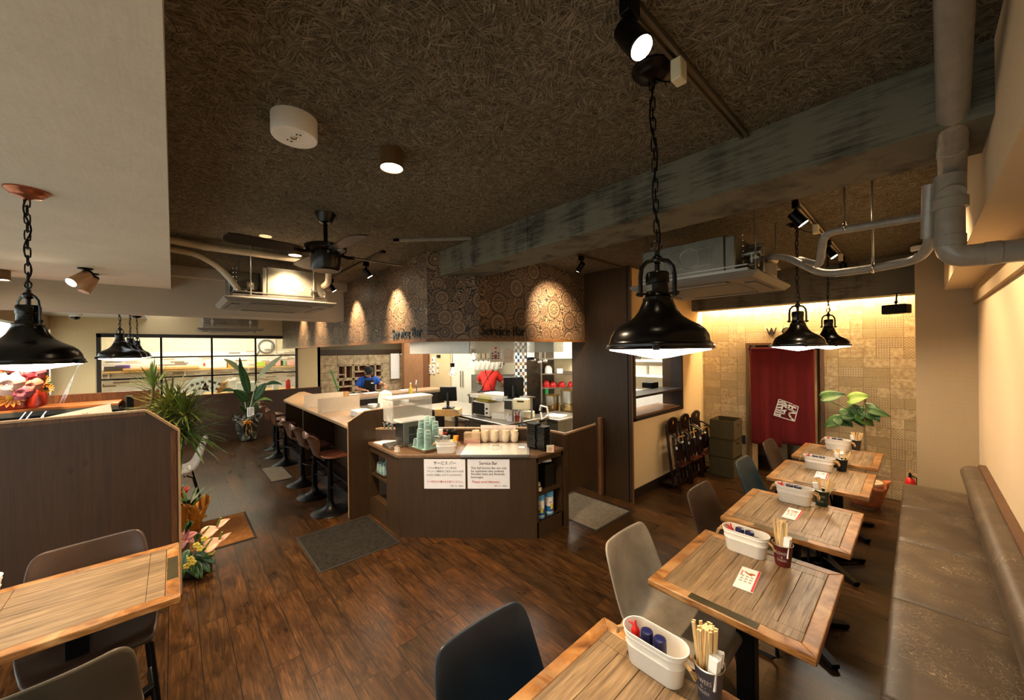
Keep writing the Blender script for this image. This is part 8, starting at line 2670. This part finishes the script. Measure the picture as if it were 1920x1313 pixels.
anth(384, 1028, 418, 1008, .055, -3.85, '')
anth(412, 1014, 432, 998, .022, -3.85, '')
mb = MB()
lc = P(347, 1013, x=-3.9) - o_
for k in range(6):
    a = k * PI / 3 + .3
    d = Vector((.25, math.cos(a) * .8, math.sin(a) * .8 + .2))
    long_leaf(mb, lc, lc + d * .095, .022, .015, 8, (1, -.5, .5))
mb.build('lily', pm('pink_lily', '#d99a9c', 0.5, var=0.25, vs=20), fa, solid=0.0015)
mb = MB()
for (px, py) in ((383, 1010), (368, 1022), (392, 1031), (396, 1035), (357, 1048), (350, 1061), (375, 1028), (361, 1054)):
    c = P(px, py, x=-3.85) - o_
    for k in range(5):
        a = k * 1.257
        mb.sph(tuple(c + Vector((0.01, math.cos(a) * .014, math.sin(a) * .014))), .012, (.5, 1, 1), 8, 6)
mb.build('yellow_blossom', pm('yellow_petal', '#d6c45a', 0.5, var=0.2), fa)
mb = MB()
for (bx__, tx) in (((355, 1050), (380, 1090)), ((350, 1060), (372, 1085)), ((365, 1040), (404, 1058)), ((360, 1045), (395, 1075)), ((345, 1040), (362, 1078)), ((372, 1020), (385, 1045)), ((350, 1000), (352, 985)), ((352, 1030), (340, 1090)), ((344, 1040), (345, 1080)), ((360, 1030), (375, 1005)), ((340, 1010), (362, 980))):
    b, t = P(*bx__, x=-3.95) - o_, P(*tx, x=-3.82) - o_
    t.z = max(t.z, 0.03 - 0)
    b.z = max(b.z, 0.05)
    long_leaf(mb, b, t, .035, .03, 8, (.7, -.5, .8))
mb.build('foliage', M['dgreen'], fa, solid=0.002)

# cellophane bouquet on the far ledge
bq = thing('bouquet', 'cellophane-wrapped bouquet of orange, pink and red flowers on the ledge', 'bouquet', P(25, 762, x=-5.72) * Vector((1, 1, 0)) + Vector((0, 0, 1.306)))
o_ = bq.location
def bp(px, py, x=-5.62):
    return P(px, py, x=x) - o_
def daisy(c, r, m1, m2, n=14):
    mb = MB()
    for k in range(n):
        a = k * 2 * PI / n
        d = Vector((.22, math.cos(a), math.sin(a)))
        long_leaf(mb, c + d * r * .2, c + d * r, r * .16, 0.004, 5, (1, 0, .2))
    mb.build('petals', m1, bq)
    MB().sph(tuple(c + Vector((.012, 0, 0))), r * .3, (.6, 1, 1), 12, 8).build('flower_eye', m2, bq)
orp = pm('orange_petal', '#d9822a', 0.5, var=0.15)
eye = pm('brown_eye', '#3a2412', 0.8)
daisy(bp(14, 699, -5.50), .085, orp, eye)
daisy(bp(20, 745, -5.42), .09, orp, pm('gold_eye', '#c98a2a', 0.7))
daisy(bp(80, 712, -5.47), .05, orp, eye)
daisy(bp(87, 728, -5.47), .05, orp, eye)
def rose(c, r, m):
    mb = MB()
    for k in range(18):
        a = k * 2.39996
        f = (k + 1) / 18
        R, open_a = r * (.30 + .70 * f), .35 + 1.0 * f
        def fn(u, v, a=a, R=R, open_a=open_a):
            th = open_a * (.25 + .75 * v)
            ph = a + (u - .5) * 1.5 * (1 - .35 * v * v)
            rr = R * (1 + .10 * v * v)
            return c + Vector((r * .45 + math.cos(th) * rr * .8 - R * .55, math.cos(ph) * math.sin(th) * rr, math.sin(ph) * math.sin(th) * rr))
        mb.grid(fn, 6, 5)
    mb.build('rose_head', m, bq, solid=0.0015)
rose(bp(17, 721, -5.45), .12, pm('pale_pink_petal', '#e5b4a4', 0.5, var=0.1))
pkm = pm('rose_pink_petal', '#c0606a', 0.5, var=0.2)
rose(bp(26, 688, -5.52), .08, pkm)
rose(bp(47, 709, -5.46), .08, pm('crimson_petal', '#a82a3a', 0.5, var=0.2))
rose(bp(64, 702, -5.48), .08, pkm)
rose(bp(42, 736, -5.44), .085, pkm)
rose(bp(60, 723, -5.45), .075, pm('salmon_petal', '#d8806a', 0.5, var=0.2))
rose(bp(5, 733), .05, pm('plum_petal', '#5a2450', 0.5))
mb = MB()
b0 = [bp(45, 740), bp(85, 738), bp(78, 728), bp(60, 727), bp(40, 752), bp(2, 760)]
def redw(u, v):
    y = bp(-10 + 100 * u, 745, -5.6)
    return (y.x + .05 * math.sin(u * 9), y.y, 0.02 + v * (.10 + .10 * u) + .02 * math.sin(7 * u))
mb.grid(redw, 24, 6)
mb.build('red_wrap', pm('red_orange_wrap', '#b8371f', 0.35, var=0.2), bq, solid=0.003)
MB().lathe([(0.12, 0.0), (0.16, 0.20), (0.002, 0.2)], 20, Matrix.Translation((0, 0, 0.002))).build('basket', pm('basket_red', '#8a2f1c', 0.4), bq)
def cel(u, v):
    a = -1.9 + 3.8 * u
    R = .20 + .13 * v + .012 * math.sin(9 * a + 4 * v)
    return (-.02 + R * math.cos(a) * .7, bp(35, 0).y + R * math.sin(a) * 1.05, 0.01 + v * .46 + .04 * math.sin(7 * a) * v)
MB().grid(cel, 36, 10).build('cellophane', M['cello'], bq)
mb = MB()
for k in range(20):
    a = k * 2.4
    c = bp(30 + 40 * math.cos(a) * .9, 722 + 22 * math.sin(a), -5.72)
    long_leaf(mb, c, c + Vector((.03, math.cos(a) * .12, math.sin(a) * .10)), .03, .01, 6, (1, 0, .2))
mb.build('foliage', M['dgreen'], bq)

# ------------------------------------------------------------------ pieces that belong to a part become its sub-parts
SUB = {'tabletop': ['metal_inlay'], 'shade': ['lens', 'shade_rim', 'clip'], 'yoke': ['hanging_ring'], 'pot_body': ['pot_rim', 'pot_lettering'],
       'face_panel': ['intake_grille', 'air_slot', 'louvre'], 'casing': ['knockout', 'screw', 'lower_flange'], 'fridge_body': ['door_handle'],
       'sign_board': ['sign_lettering'], 'card': ['red_band', 'dish_picture', 'red_heading', 'price_lines', 'card_lettering'], 'plate': ['rocker'],
       'tank': ['tap', 'tank_lid'], 'drip_tray': ['drip_grid'], 'base_body': ['vent_grille', 'front_panel'], 'lid_plate': ['handle', 'paper_label', 'front_lip'],
       'canister_body': ['blue_label', 'yellow_mark', 'red_mark'], 'oven_body': ['oven_door', 'oven_knob'], 'housing': ['diffuser'], 'lamp_head': ['lamp_glow'],
       'screen_back': ['bezel'], 'cap': ['cap_brim'], 'apron': ['apron_strap', 'name_badge'], 'box_body': ['handle_slot'], 'basket_body': ['handle_slot'],
       'name_tag': ['tag_lettering', 'tag_ink'], 'gift_wrap': ['ribbon'], 'backrest': ['hand_hole'], 'shelf_board': ['price_strip'], 'end_panel': ['end_panel_edge'],
       'upstand': ['upstand_cap'], 'gate_leaf': ['gate_cap'], 'board': ['brush_characters'], 'camera_base': ['dome'], 'drum': ['indicator'], 'panel_board': ['edge_trim', 'face_trim'],
       'curtain_panel': [], 'note_sheet': ['picture', 'blue_print', 'faint_print'], 'sheet': ['photos'], 'globe': ['filament'], 'cylinder': ['paper_label']}
byparent = {}
for o in bpy.data.objects:
    if o.parent is not None:
        byparent.setdefault(o.parent, []).append(o)
for root, ch_ in byparent.items():
    if root.parent is not None:
        continue
    first = {}
    for c in ch_:
        first.setdefault(c.name.split('.')[0], c)
    for pn, subs in SUB.items():
        if pn not in first:
            continue
        for c in ch_:
            if c.name.split('.')[0] in subs:
                c.parent = first[pn]
for o in bpy.data.objects:
    if o.type in ('MESH', 'EMPTY') and o.parent is None and 'label' in o.keys() and o['label'] == '':
        print('EMPTY LABEL', o.name)
